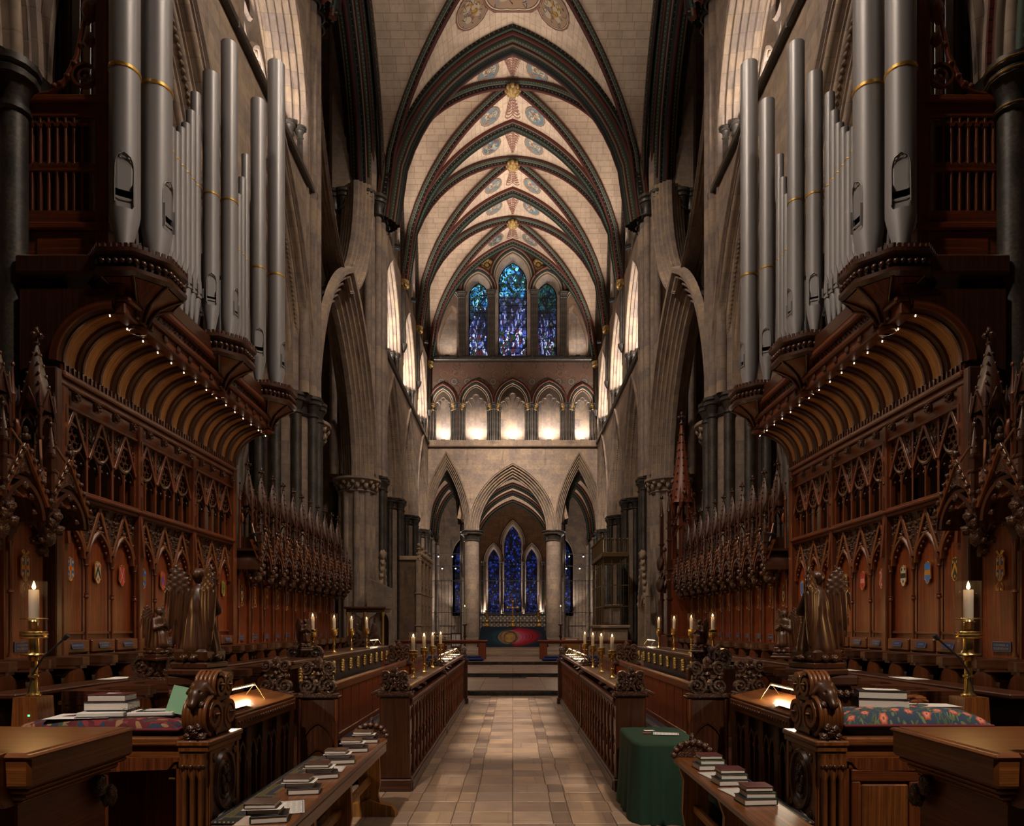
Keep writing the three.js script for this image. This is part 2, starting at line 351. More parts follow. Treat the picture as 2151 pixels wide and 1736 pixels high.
const M = {
  stone: Mt({ map: sMap, bumpMap: sBump, bumpScale: .006, roughness: .9, color: col(.78, .75, .76) }),
  web: Mt({ map: wMap, roughness: .95, color: col(.86, .82, .80) }),
  purbeck: Mt({ map: pMap, roughness: .45, color: col(.85, .85, .85) }),
  oak: Mp({ map: oMap, bumpMap: oB, bumpScale: .0008, roughness: .42, color: col(.20, .06, .021), clearcoat: .3, clearcoatRoughness: .3 }),
  oakDark: Mp({ map: oMap, bumpMap: oB, bumpScale: .0008, roughness: .38, color: col(.085, .03, .014), clearcoat: .45, clearcoatRoughness: .25 }),
  oakMatte: Mt({ map: oMap, bumpMap: oB, bumpScale: .0008, roughness: .62, color: col(.085, .03, .014) }),
  oakRed: Mp({ map: oMap, bumpMap: oB, bumpScale: .0008, roughness: .45, color: col(.28, .066, .019), clearcoat: .25, clearcoatRoughness: .35 }),
  oakPaleLit: Mt({ map: oMap, bumpMap: oB, bumpScale: .0008, roughness: .5, color: col(.52, .27, .075) }),  // pale oak, brightened for the warm light on the trestle legs
  oakMid: Mp({ map: oMap, bumpMap: oB, bumpScale: .0008, roughness: .36, color: col(.27, .105, .034), clearcoat: .4, clearcoatRoughness: .22 }),
  carved: Mp({ map: oMap, bumpMap: cB, bumpScale: .006, roughness: .36, color: col(.11, .045, .022), clearcoat: .4, clearcoatRoughness: .25 }),
  cove: Mt({ map: oMap, bumpMap: oB, bumpScale: .0006, roughness: .6, color: col(.46, .25, .10) }),
  pipe: Mp({ color: col(.30, .295, .30), metalness: .35, roughness: .42 }),
  gold: Mt({ color: col(.7, .45, .12), metalness: .9, roughness: .32 }),
  brass: Mt({ color: col(.78, .56, .2), metalness: .95, roughness: .2 }),
  iron: Mt({ color: col(.03, .03, .032), metalness: .6, roughness: .5 }),
  black: Mt({ color: col(.012, .012, .014), roughness: .5 }),
  wax: Mp({ color: col(.6, .54, .44), roughness: .5 }),
  paper: Mt({ color: col(.74, .72, .68), roughness: .8 }),
  pages: Mt({ color: col(.74, .69, .62), roughness: .85 }),
  glass: Mp({ color: col(1, 1, 1), transmission: 1, thickness: 0, roughness: .02, ior: 1.45 }),
  marble: Mt({ map: pMap, color: col(.35, .38, .37), roughness: .25 }),
  velvet: Mt({ color: col(.012, .02, .1), roughness: .9 }),
};
const cloth = (r, g, b) => Mp({ color: col(r, g, b), roughness: .9, sheen: .3, sheenColor: col(r, g, b), sheenRoughness: .6 });
// ---------------------------------------------------------------- the building: walls, piers, vault
const FLOORY = 0, CAP = 7.55, STR = 12.9, VS = 17.9, VA = 25.4, XW = 5.2;
const ribTex = canvasTex(256, 256, (x, w, h) => {
  const band = (a, b, c) => { x.fillStyle = c; x.fillRect(a * w, 0, (b - a) * w + 1, h); };
  band(0, .1, '#6d2a1c'); band(.1, .22, '#4f6a5a'); band(.22, .26, '#a89a84'); band(.26, .4, '#15140f'); band(.4, .5, '#7a2f1e'); band(.5, .58, '#1a1512'); band(.58, .68, '#51705f'); band(.68, .82, '#15140f'); band(.82, .86, '#a89a84'); band(.86, 1, '#8a3a25');
  x.fillStyle = '#b9a88c'; for (const u of [.33, .75]) for (let k = 0; k < 4; k++) { x.beginPath(); x.arc(u * w, (k + .5) / 4 * h, 8, 0, 7); x.fill(); }
  x.fillStyle = '#c9b89a'; for (let k = 0; k < 6; k++) { x.fillRect(.13 * w, (k + .3) / 6 * h, 8, 12); x.fillRect(.61 * w, (k + .6) / 6 * h, 8, 12); }
  x.fillStyle = '#3a150e'; for (let k = 0; k < 8; k++) x.fillRect(.87 * w, k / 8 * h, .12 * w, 6);
});
const ribMap = rep(ribTex, 1, .8); M.rib = Mt({ map: ribMap, roughness: .75, color: col(.4, .38, .36) });
const ribWide = rep(ribTex, .34, .8); M.ribWide = Mt({ map: ribWide, roughness: .75, color: col(.34, .31, .28) });
const paintedMap = rep(ribTex, 1, .8); 
const sym = (A, w) => [...A.map(([o, b]) => [o, 2 * w - b]).reverse().slice(0, -1), ...A];
const ribProf = (w, h) => { const p = [[0, w / 2], [-.25 * h, w / 2], [-.42 * h, .36 * w], [-.5 * h, .24 * w]]; for (let k = 0; k <= 6; k++) { const a = PI * (.15 + .7 * k / 6); p.push([-.68 * h - .32 * h * sin(a), .2 * w * cos(a) * 1.1]); } p.push([-.5 * h, -.24 * w], [-.42 * h, -.36 * w], [-.25 * h, -w / 2], [0, -w / 2]); return p; };

// clustered pier, local axis at the origin: stone core, dark marble shafts, moulded capital and base
function shaftRing(g, R, r, n, y0, y1, ph = 0, x = 0, z = 0) {
  for (let k = 0; k < n; k++) { const a = ph + k / n * 2 * PI; g.lathe([[r * 1.5, y0], [r * 1.55, y0 + .1], [r * 1.15, y0 + .18], [r * 1.3, y0 + .24], [r, y0 + .3], [r, y1]], x + R * cos(a), z + R * sin(a), 12); }
}
function capRing(g, R, r, n, y, ph = 0, x = 0, z = 0, s = 1) {
  for (let k = 0; k < n; k++) { const a = ph + k / n * 2 * PI; g.lathe([[r, y - .42 * s], [r * 1.25, y - .4 * s], [r * 1.25, y - .35 * s], [r, y - .33 * s], [r * 1.05, y - .22 * s], [r * 1.5, y - .1 * s], [r * 1.75, y - .09 * s], [r * 1.8, y - .03 * s], [r * 1.55, y], [r * 1.9, y + .03 * s], [r * 1.9, y + .1 * s], [0, y + .1 * s]], x + R * cos(a), z + R * sin(a), 12); }
}
function pier(parent, x, d, { R = .72, r = .13, core = .66, n = 8, cap = CAP, base = 0, ringCap = M.purbeck } = {}) {
  const o = part('clustered_pier', parent);
  new Geo(T(x, 0, -d)).lathe([[core + .35, base], [core + .35, base + .45], [core + .2, base + .6], [core, base + .75], [core, cap - .2], [core + .1, cap], [core + .1, cap + .12]], 0, 0, 16).build('pier_core', M.stone, o);
  for (let k = 0; k < n; k++) { const a = (k + .5) / n * 2 * PI; new Geo(T(x + R * cos(a), 0, -d + R * sin(a))).lathe([[r * 1.5, base + .45], [r * 1.5, base + .6], [r * 1.1, base + .66], [r * 1.3, base + .72], [r, base + .8], [r, cap - .3]], 0, 0, 12).build('shaft', M.purbeck, o); }
  const g = new Geo(T(x, 0, -d)); capRing(g, R, r, n, cap, PI / n);
  g.lathe([[core, cap - .42], [core + .06, cap - .36], [core, cap - .3], [core + .02, cap - .15], [core + .16, cap - .06], [core + .18, cap + .02], [core + .24, cap + .1], [0, cap + .1]], 0, 0, 20).build('capital', ringCap, o);
  return o;
}
// ---- north side wall; the south side is its mirror image
const wallN = structure('wall_left', 'pale limestone arcade wall with pointed arches, gallery and clerestory', 'wall');
const bays = [[2.3, 7.47], [7.47, 12.7], [12.7, 17.85], [27.2, 32], [32, 36.9], [36.9, 42]];
const W0 = WL(WALLX);
const arcProf = sym(orders(4, .72, .7, -.03), .7), triProf = orders(7, .85, 1.0, -.02, 6);
for (const [b0, b1] of bays) {
  const uc = (b0 + b1) / 2, hb = (b1 - b0) / 2, ao = hb - .12, ai = ao - .72, e = 4.3;
  const near = b0 < 20;
  // main arcade arch
  let g = new Geo(W0); const top = arch(ao, e, uc, CAP, 12);
  g.ext([[b0, CAP], ...top, [b1, CAP], [b1, STR], [b0, STR]], 0, 1.4); g.build('arcade_wall', M.stone, wallN);
  new Geo(mul(W0, T(uc, CAP, 0))).sweep(arcProf, arch(ai, e, 0, 0, 14)).build('arch_moulding', M.stone, wallN);
  new Geo(mul(W0, T(uc, CAP, 0))).sweep([[.0, -.01], [.02, -.09], [.1, -.09], [.14, -.01]], arch(ao, e, 0, 0, 14)).build('hood_moulding', M.stone, wallN);
  { const q = new Geo(mul(W0, T(uc, CAP, 0))), P = arch(ai + .4, e, 0, 0, 26); for (let k = 1; k < P.length - 1; k++) for (const f of [0, .5]) { const a = P[k], b = P[Math.min(P.length - 1, k + 1)], x = a[0] + (b[0] - a[0]) * f, y = a[1] + (b[1] - a[1]) * f; q.lump(x, y, .24, .05, .06, .05, { nu: 6, nv: 4, amp: .35 }); } q.build('dog_tooth', M.stone, wallN).userData.kind = 'stuff'; }
  // string course
  new Geo(W0).box(b0, b1, STR - .02, STR + .16, -.12, .1, .03).build('string_course', M.purbeck, wallN);
  // gallery
  const tao = Math.min(2.05, hb - .25), tai = tao - .85, te = 1.72, ts = 14.3;
  g = new Geo(W0); const ta = arch(tao, te, uc, ts, 12);
  g.ext([[b0, STR + .1], [uc - tao, STR + .1], ...ta, [uc + tao, STR + .1], [b1, STR + .1], [b1, VS + .2], [b0, VS + .2]], 0, 1.0); g.build('gallery_wall', M.stone, wallN);
  new Geo(mul(W0, T(uc, ts, 0))).sweep(triProf, arch(tai, te, 0, 0, 14)).build('gallery_arch_moulding', M.stone, wallN);
  g = new Geo(W0); const sa = .52;
  g.ext([[uc - tai - .3, ts], [uc - .05 - 2 * sa - .04, ts], ...arch(sa, .5, uc - sa - .06, ts, 8), [uc - .03, ts], [uc + .03, ts], ...arch(sa, .5, uc + sa + .06, ts, 8), [uc + tai + .3, ts], ...arch(tai + .3, te, uc, ts, 8).reverse()], .78, .96, [circle(uc, ts + 1.5, .34, 14)]);
  for (const q of [-1, 1]) { g.at(mul(W0, T(uc + q * (sa + .06), ts, .78))).sweep([[0, .1], [-.06, .02], [-.03, -.08], [.03, -.1], [.09, -.04], [.1, 0]], arch(sa, .5, 0, 0, 8)); for (let k = 0; k < 7; k++) { const a = PI * (k + .5) / 7; g.lump((sa - .04) * cos(a), .75 * sin(a), 0, .07, .08, .06, { nu: 7, nv: 5 }); } }
  g.at(mul(W0, T(uc, ts + 1.5, .78))).sweep([[.0, .08], [-.05, 0], [0, -.08], [.07, -.02], [.08, 0]], circle(0, 0, .34, 16).reverse(), { closed: true });
  g.build('gallery_tracery', M.stone, wallN);
  const gsh = (uu, ww, r) => { const q = new Geo(W0); shaftRing(q, 0, r, 1, STR + .1, ts - .1, 0, uu, ww); capRing(q, 0, r, 1, ts - .06, 0, uu, ww, .6); q.build('gallery_shaft', M.purbeck, wallN); };
  for (const q of [-1, 1]) for (let k = 0; k < 4; k++) gsh(uc + q * (tai + .1 + k * .21), .75 - k * .2, .085);
  for (let k = 0; k < 3; k++) gsh(uc + (k - 1) * .12, k === 1 ? .7 : .85, .06);
  new Geo(W0).box(b0, b1, STR - .3, STR + .1, .9, 3.6).box(b0, b1, STR, VS + .2, 3.3, 3.6).box(b0, b1, VS, VS + .2, .9, 3.6).build('gallery_passage', M.stone, wallN);
  // clerestory
  g = new Geo(W0); const hs = [-1.35, 0, 1.35].map((q, k) => arch(.5, .5, uc + q * (hb / 2.5), k === 1 ? 21.6 : 20, 6, k === 1 ? 2.6 : 1.2));
  g.ext([[b0, VS + .2], [b1, VS + .2], [b1, 26], [b0, 26]], .3, .8, hs);
  g.build('clerestory_wall', M.stone, wallN);
  new Geo(W0).box(b0, b1, VS, 26, 1.7, 1.9).build('clerestory_back_wall', M.stone, wallN);
  for (const q of [-.68, .68]) { g = new Geo(W0); shaftRing(g, 0, .07, 1, VS + .3, 21.4, 0, uc + q * hb / 2.5, .2); g.build('clerestory_shaft', M.purbeck, wallN); }
}
for (const d of [7.47, 12.7, 32, 36.9]) pier(wallN, -5.92, d, { base: d > 30 ? .3 : 0 });
pier(wallN, -5.95, 17.95, { R: .8, core: .74, n: 10 }); pier(wallN, -5.95, 27.3, { R: .8, core: .74, n: 10, base: .2 }); pier(wallN, -5.95, 42.1, { base: .4 });
pier(wallN, -5.92, 2.3);
// wall shafts that carry the vault
for (const d of [12.7, 32, 36.9, 41.75]) {
  const o = part('vault_shaft', wallN), x = -5.12, s = d > 41 ? .75 : 1;
  new Geo(T(x, 0, -d)).lathe([[.05, 14.6], [.16, 14.8], [.2, 14.95], [.12, 15.05], [.11, VS - .35]], 0, 0, 10).lathe([[.07, 14.9], [.07, VS - .35]], -.05, .16, 8).lathe([[.07, 14.9], [.07, VS - .35]], -.05, -.16, 8).build('shaft', M.purbeck, o);
  const g = new Geo(T(x, 0, -d)); g.lathe([[.12, VS - .4], [.2, VS - .2], [.27, VS - .12], [.3, VS], [0, VS]], 0, 0, 12); for (let k = 0; k < 7; k++) g.lump(.2 * cos(k * .9), VS - .2, .2 * sin(k * .9), .08, .1, .08, { nu: 7, nv: 5 });
  g.build('gilt_capital', M.giltStone || (M.giltStone = Mt({ color: col(.33, .21, .07), roughness: .55, metalness: .35 })), o);
}
// crossing piers rise to the vault: tall clustered shafts with a dark moulded capital
function tallPier(d, dir) {
  const o = part('crossing_pier', wallN), cy = 18.45;
  new Geo(T(0, 0, -d)).box(-7.2, -5.35, CAP, 26, -.75, .75, .15).build('pier_core', M.stone, o);
  const pts = [[-5.3, .55], [-5.2, .2], [-5.2, -.2], [-5.3, -.55], [-5.65, .82 * dir], [-6.1, .9 * dir], [-6.55, .9 * dir], [-6.95, .85 * dir]];
  for (const [x, z] of pts) {
    new Geo(T(x, 0, -d + z)).lathe([[.14, CAP + .1], [.14, cy - .4]], 0, 0, 10).build('shaft', M.stone, o);
  }
  const g = new Geo(T(0, 0, -d)); for (const [x, z] of pts) capRing(g, 0, .2, 1, cy, 0, x, z, 1.5);
  g.box(-7.1, -5.3, cy - .1, cy + .15, -.85, .85, .05).build('capital', M.purbeck, o);
  for (const [x, z] of pts.slice(0, 5)) { const q = new Geo(T(x, 0, -d + z)); q.lump(0, cy - .62, 0, .1, .14, .1); q.build('capital_leaf', M.giltStone, o); }
}
tallPier(27.4, 1); tallPier(17.85, -1);
// transept arm seen through the crossing
{
  const g = new Geo(); g.box(-15, -6.9, 0, 27, -28.7, -28.2); g.build('transept_wall', M.stone, wallN);
  new Geo().box(-15.4, -15, 0, 27, -28.7, -17).box(-15, -7, 0, 27, -17.2, -16.7).build('transept_wall', M.stone, wallN);
  const FT = FW(28.2);
  for (const [x, a, s, y] of [[-8.9, 1.5, 4.3, CAP], [-8.9, 1.6, 1.7, 14.3], [-8.9, 1.2, 1.7, 20]]) new Geo(mul(FT, T(x, y, 0))).sweep(orders(5, .7, -.02, -.5), arch(a, s, 0, 0, 12)).build('transept_arch', M.stone, wallN);
  for (const x of [-7.3, -10.6]) { const q = new Geo(); shaftRing(q, 0, .14, 1, 0, CAP, 0, x, -28.1); capRing(q, 0, .14, 1, CAP, 0, x, -28.1); q.build('transept_shaft', M.purbeck, wallN); }
  new Geo().box(-15, -7, 12.7, 13.0, -28.3, -28.05, .04).box(-15, -7, 17.7, 18, -28.3, -28.05, .04).build('string_course', M.purbeck, wallN);
  new Geo().box(-15, -5.3, 26, 26.4, -28.7, -16.7).build('transept_vault', M.web, wallN);
}
// strainer arch across the crossing opening: pointed arch, inverted arch above, rounds in the spandrels
{
  const o = part('strainer_arch', wallN), uc = 22.55, X = 5.35, Z = mul(WL(X), T(uc, 0, 0)), pr = sym(orders(5, .85, .62, 0), .62), ay = 12.75, a = 3.1, e = 2.75;
  const rs = rise(a, e), sp = ay - .85 - rs + .55;
  new Geo(mul(Z, T(0, sp, 0))).sweep(pr, arch(a, e, 0, 0, 16)).build('lower_arch', M.stone, o);
  new Geo(mul(Z, T(0, sp, 0))).sweep([[.85, .2], [.85, -.1], [1.0, -.12], [1.05, .1]], arch(a, e, 0, 0, 16)).build('hood_moulding', M.stone, o);
  new Geo(mul(Z, T(0, ay + .55, 0), SC(1, -1, 1), T(0, -rs - .3, 0))).sweep(pr.map(([p, q]) => [p * .5, q]), arch(a + .35, e, 0, 0, 16)).build('inverted_arch', M.stone, o);
  for (const q of []) new Geo(mul(Z, T(q * 2.65, ay + .1, .3))).sweep(half(.16, 6).map(([x, y]) => [x, y]), circle(0, 0, .95, 24).reverse(), { closed: true }).sweep(half(.16, 6, 1), circle(0, 0, .95, 24), { closed: true }).build('roundel', M.stone, o);
  for (const q of [-1, 1]) {
    const d = uc + q * (a + .55), g = new Geo(T(-X - .62, 0, -d));
    g.lathe([[.75, 0], [.75, .5], [.62, .7], [.62, sp - .5]], 0, 0, 20);
    for (let k = 0; k < 9; k++) { const t = k / 9 * 2 * PI; g.lathe([[.2, .5], [.13, .7], [.13, sp - .45]], .58 * cos(t), .58 * sin(t), 10); }
    g.build('strainer_pier', M.stone, o);
    const c = new Geo(T(-X - .62, 0, -d)); c.lathe([[.62, sp - .5], [.74, sp - .45], [.66, sp - .38], [.68, sp - .2], [.85, sp - .06], [.92, sp - .02], [.92, sp + .06], [0, sp + .06]], 0, 0, 22);
    for (let k = 0; k < 14; k++) { const t = k / 14 * 2 * PI; { c.lump(.72 * cos(t), sp - .26, .72 * sin(t), .09, .13, .09, { ph: k, amp: .35 }); c.lump(.8 * cos(t + .22), sp - .13, .8 * sin(t + .22), .08, .08, .08, { ph: k + 2, amp: .35 }); } }
    c.build('leaf_capital', M.stone, o);
  }
}
// aisle behind the arcade
{
  const g = new Geo(); g.box(-11.4, -11, 0, 13.4, -17, 2).box(-11.4, -11, 0, 13.4, -46, -28.5).box(-11, -6.4, 12.9, 13.2, -17, 2).box(-11, -6.4, 12.9, 13.2, -46, -28.5); g.build('aisle_wall', M.web, wallN);
  for (const d of [5, 9.5, 12.7, 16, 17.5, 30, 34.5, 39.5]) new Geo(mul(FW(d), T(-8.7, 7.4, 0))).sweep(ribProf(.3, .3), arch(2.3, 2.6, 0, 0, 12)).build('aisle_rib', M.stone, wallN);
  for (const [a, b] of [[12.7, 17.5], [7.5, 12.7]]) for (const q of [-1, 1]) {
    const A = V(-8.7 - 2.3 * q, 0, -a), B = V(-8.7 + 2.3 * q, 0, -b), mid = A.clone().add(B).multiplyScalar(.5), L = A.distanceTo(B) / 2, dir = B.clone().sub(A).normalize();
    new Geo(basis([dir.x, 0, dir.z], [0, 1, 0], [-dir.z, 0, dir.x], [mid.x, 7.4, mid.z])).sweep(ribProf(.28, .28), arch(2.3, 2.6, 0, 0, 10).map(([x, y]) => [x * L / 2.3, y])).build('aisle_rib', M.stone, wallN);
  }
}
const wallS = mirror(wallN, null, 'wall_right');
wallN.userData.group = wallS.userData.group = 'side walls of the choir';
{ // the south arch nearest the lens keeps its medieval paint
  const u = 4.885, a = 1.74; new Geo(mul(basis([0, 0, -1], [0, 1, 0], [1, 0, 0], [5.14, 0, 0]), T(u, CAP, 0))).sweep(orders(5, .74, .66, -.05), arch(a, 4.3, 0, 0, 16), { norm: true }).build('painted_arch_moulding', M.rib, wallS);
  const g = new Geo(T(5.92, 0, -7.47)); for (let k = 0; k < 8; k++) { const t = (k + .5) / 8 * 2 * PI; for (const [r, y] of [[.165, -.375], [.235, -.06], [.25, .05]]) g.lathe([[r, CAP + y - .012], [r + .008, CAP + y], [r, CAP + y + .012]], .72 * cos(t), .72 * sin(t), 14); } const q = g.build('gilt_ring', M.gold, wallS); q.position.x = 0;
  for (const c of wallS.children.slice(-2)) { c.scale.x = -1; }
}

// ---- vault
const vault = structure('ceiling', 'ribbed stone vault with painted red and green ribs and roundels', 'vault');
const CV = .48, pv = (u) => { u = Math.abs(u); return u >= 1 ? 0 : Math.sqrt((1 + CV) ** 2 - (u + CV) ** 2) / Math.sqrt(1 + 2 * CV); };
const HV = VA - VS, yA = (x) => VS + HV * pv(x / XW);
const vbays = [[36.9, 42], [32, 36.9], [27.2, 32], [17.85, 27.2], [12.7, 17.85], [7.47, 12.7], [2.3, 7.47], [-3, 2.3]];
const arcLen = (f, n, span) => { const t = [0]; for (let k = 1; k <= n; k++) { const a = span * (k - 1) / n, b = span * k / n; t.push(t[k - 1] + Math.hypot(b - a, f(b) - f(a))); } return (x) => { const q = Math.min(n - 1e-6, Math.abs(x) / span * n), i = Math.floor(q); return Math.sign(x) * (t[i] + (t[i + 1] - t[i]) * (q - i)); }; };
for (const [d0, d1] of vbays) {
  const dc = (d0 + d1) / 2, Z = (d1 - d0) / 2, n = 14, yB = (z) => VS + HV * pv(z / Z), lx = arcLen(yA, 40, XW), lz = arcLen(yB, 40, Z);
  const web = (lat, sgn) => {
    const g = new Geo(), id = [];
    for (let j = 0; j <= n; j++) for (let k = 0; k <= 2 * n; k++) {
      const t = j / n, s = k / n - 1, x = lat ? sgn * XW * t : XW * t * s, z = lat ? Z * t * s : sgn * Z * t, y = lat ? yB(z) : yA(x);
      const h = .002, m = lat ? (yB(z + h) - yB(z - h)) / (2 * h) : (yA(x + h) - yA(x - h)) / (2 * h);
      const sl = Math.max(-8, Math.min(8, m));
      id.push(g.vert(x, y, -(dc + z), lat ? 0 : sl, -1, lat ? -sl : 0, lat ? x : z + dc, lat ? lz(z) : lx(x)));
    }
    const row = 2 * n + 1; for (let j = 0; j < n; j++) for (let k = 0; k < 2 * n; k++) g.quad(id[j * row + k], id[j * row + k + 1], id[(j + 1) * row + k + 1], id[(j + 1) * row + k]);
    g.build('vault_web', M.web, vault);
  };
  for (const s of [-1, 1]) { web(true, s); web(false, s); }
  if (d0 < 12) continue;
  // diagonal ribs
  for (const q of [-1, 1]) {
    const L = Math.hypot(XW, Z), ux = XW / L, uz = q * Z / L, pts = [], N = 28; for (let k = 0; k <= N; k++) { const t = -1 + 2 * k / N; pts.push([t * L, VS + HV * pv(t)]); }
    new Geo(basis([ux, 0, -uz], [0, 1, 0], [uz, 0, ux], [0, 0, -dc])).sweep(ribProf(.36, .36), pts, { norm: true }).build('diagonal_rib', M.rib, vault);
  }
  if (d0 > 20) { const g = new Geo(); g.lump(0, VA - .42, -dc, .3, .22, .3, { f: 6, amp: .3, nu: 16, nv: 10 }); for (let k = 0; k < 8; k++) g.lump(.27 * cos(k * PI / 4), VA - .4, -dc + .27 * sin(k * PI / 4), .1, .1, .1, { nu: 7, nv: 5 }); g.build('boss', M.giltStone, vault); }
  // wall ribs
  for (const s of [-1, 1]) { const pts = []; for (let k = 0; k <= 20; k++) { const z = Z * (-1 + k / 10); pts.push([dc + z, yB(z)]); } new Geo(basis([0, 0, -1], [0, 1, 0], [s, 0, 0], [s * (XW - .06), 0, 0])).sweep(ribProf(.2, .2), pts, { norm: true }).build('wall_rib', M.rib, vault); }
}
const tpts = (n = 28, dy = 0) => Array.from({ length: n + 1 }, (_, k) => { const x = XW * (-1 + 2 * k / n); return [x, yA(x) + dy]; });
for (const d of [32, 36.9]) new Geo(FW(d)).sweep(ribProf(.42, .42), tpts(), { norm: true }).build('transverse_rib', M.rib, vault);
new Geo(FW(41.8)).sweep(ribProf(.4, .36), tpts(), { norm: true }).build('transverse_rib', M.rib, vault);
// broad crossing arches
const bigProf = (() => { const p = [[.25, .62], [-.05, .62]]; const roll = (n0, b0, r) => { for (let k = 0; k <= 4; k++) { const a = PI * (1 - k / 4) * .9 + .15; p.push([n0 - r * sin(a), b0 + r * cos(a) * -1]); } };
  for (const [n0, b0, r] of [[-.12, .56, .06], [-.22, .46, .08], [-.34, .33, .1], [-.46, .2, .09], [-.56, .0, .13], [-.46, -.2, .09], [-.34, -.33, .1], [-.22, -.46, .08], [-.12, -.56, .06]]) { p.push([n0 + .02, b0 + r * 1.02]); for (let k = 0; k <= 5; k++) { const a = PI * k / 5; p.push([n0 - r * sin(a), b0 + r * cos(a)]); } p.push([n0 + .02, b0 - r * 1.02]); } p.push([-.05, -.62], [.25, -.62]); return p; })();
for (const d of [27.4, 17.85]) {
  new Geo(FW(d)).sweep(bigProf, tpts(32), { norm: true }).build('crossing_arch', M.ribWide, vault);
  for (const s of [-1, 1]) for (const [x, z, c] of [[6.0, .78, 0], [6.35, .85, 1], [6.75, .85, 0]]) { }
}
// arches into the transepts
for (const s of [-1, 1]) {
  const pts = [], dc = 22.6, Z = 4.6, yB = (z) => VS + .6 + (HV - .5) * pv(z / Z); for (let k = 0; k <= 28; k++) { const z = Z * (-1 + k / 14); pts.push([dc + z, yB(z)]); }
  new Geo(basis([0, 0, -1], [0, 1, 0], [s, 0, 0], [s * 5.95, 0, 0])).sweep(bigProf, pts, { norm: true }).build('crossing_arch', M.ribWide, vault);
}
// painted roundels and ridge ornament
const roundelTex = (bg, fig, rim, sd) => canvasTex(256, 256, (x) => {
  x.clearRect(0, 0, 256, 256); x.beginPath(); x.arc(128, 128, 126, 0, 7); x.fillStyle = rim; x.fill(); x.beginPath(); x.arc(128, 128, 116, 0, 7); x.fillStyle = '#c9b49a'; x.fill(); x.beginPath(); x.arc(128, 128, 110, 0, 7); x.fillStyle = bg; x.fill();
  x.save(); x.clip(); let s = sd; const r = () => { s = (s * 16807) % 2147483647; return s / 2147483647; };
  for (let k = 0; k < 26; k++) { x.fillStyle = fig[k % fig.length]; x.beginPath(); x.ellipse(60 + r() * 136, 60 + r() * 140, 10 + r() * 26, 6 + r() * 16, r() * 3, 0, 7); x.fill(); }
  x.strokeStyle = '#3b2a22'; x.lineWidth = 3; for (let k = 0; k < 22; k++) { x.beginPath(); const a = 50 + r() * 150, b = 50 + r() * 150; x.moveTo(a, b); x.quadraticCurveTo(a + 40 * r(), b + 40 * r(), a + 60 * (r() - .5), b + 60 * (r() - .5)); x.stroke(); }
  x.restore(); x.strokeStyle = '#4a3428'; x.lineWidth = 3; for (const q of [126, 117, 109]) { x.beginPath(); x.arc(128, 128, q, 0, 7); x.stroke(); }
});
const RT = [roundelTex('#6a7d84', ['#b7a184', '#9a6a50', '#8d9aa0', '#c4b59a'], '#8a7a68', 5), roundelTex('#5f7178', ['#a88a5a', '#b9a88c', '#7a4f40', '#93a2a6'], '#8a7a68', 17), roundelTex('#7b8488', ['#a5704a', '#b9a58a', '#6d7f88', '#c9b896'], '#937d6a', 91), roundelTex('#9a7c62', ['#a5803e', '#b9a58a', '#8a7c72', '#7d5a44'], '#8a5a48', 44)].map((t) => Mt({ map: t, transparent: true, roughness: .9, color: col(.72, .72, .72) }));
function roundel(x0, d, r, mat, name = 'painted_roundel', dy = .025, sx = 1) {
  const g = new Geo(), n = 14, m = 6, id = [], slope = (yA(x0 + .01) - yA(x0 - .01)) / .02, cs = 1 / Math.hypot(1, slope);
  for (let j = 0; j <= m; j++) for (let k = 0; k <= n; k++) { const q = r * j / m, a = k / n * 2 * PI, x = x0 + q * cos(a) * cs * sx, z = q * sin(a); id.push(g.vert(x, yA(x) - dy, -(d + z), slope, -1, 0, .5 + .5 * j / m * cos(a), .5 - .5 * j / m * sin(a))); }
  const row = n + 1; for (let j = 0; j < m; j++) for (let k = 0; k < n; k++) g.quad(id[j * row + k], id[j * row + k + 1], id[(j + 1) * row + k + 1], id[(j + 1) * row + k]);
  g.build(name, mat, vault);
}
{
  let k = 0;
  for (const [a, b] of [[27.95, 29.6], [29.6, 32], [32, 34.45], [34.45, 36.9], [36.9, 39.5], [39.5, 41.9]]) for (const s of [-1, 1]) roundel(s * 1.02, a === 27.95 ? 28.55 : (a === 29.6 || a === 34.45 || a === 39.5) ? b - .95 : a + .95, .52, RT[(k += 2) % 3 === 0 ? 2 : (k + (s > 0)) % 3]);
  for (const s of [-1, 1]) { roundel(s * 1.5, 25.4, .74, RT[3]); }
  roundel(0, 25.05, 1.15, RT[3]);
  const orn = Mt({ transparent: true, roughness: .9, map: canvasTex(128, 256, (x) => { x.clearRect(0, 0, 128, 256); x.strokeStyle = '#7a4a3a'; x.lineWidth = 5; for (let q = 0; q < 9; q++) { const w = 6 + q * 6, y = 20 + q * 25; for (const s of [-1, 1]) { x.beginPath(); x.arc(64 + s * w * .5, y, w * .42 + 3, 0, 5.2); x.stroke(); x.fillStyle = q % 2 ? '#6d7477' : '#8a4a3c'; x.beginPath(); x.arc(64 + s * w * .5, y, 5, 0, 7); x.fill(); } } }) });
  for (const [a, b] of [[28.1, 29.4], [31.7, 29.9], [32.4, 34.1], [36.5, 34.8], [37.3, 39.2], [41.5, 39.8]]) {
    const g = new Geo(), n = 8, id = []; for (let j = 0; j <= 1; j++) for (let q = 0; q <= n; q++) { const x = .42 * (-1 + 2 * q / n); id.push(g.vert(x, yA(x) - .03, -(j ? b : a), 0, -1, 0, q / n, j)); }
    for (let q = 0; q < n; q++) g.quad(id[q], id[q + 1], id[n + 1 + q + 1], id[n + 1 + q]); g.build('ridge_ornament', orn, vault);
  }
}
new Geo().box(-6, 6, 26.2, 26.6, -45, 6).build('vault_back', M.stone, vault);

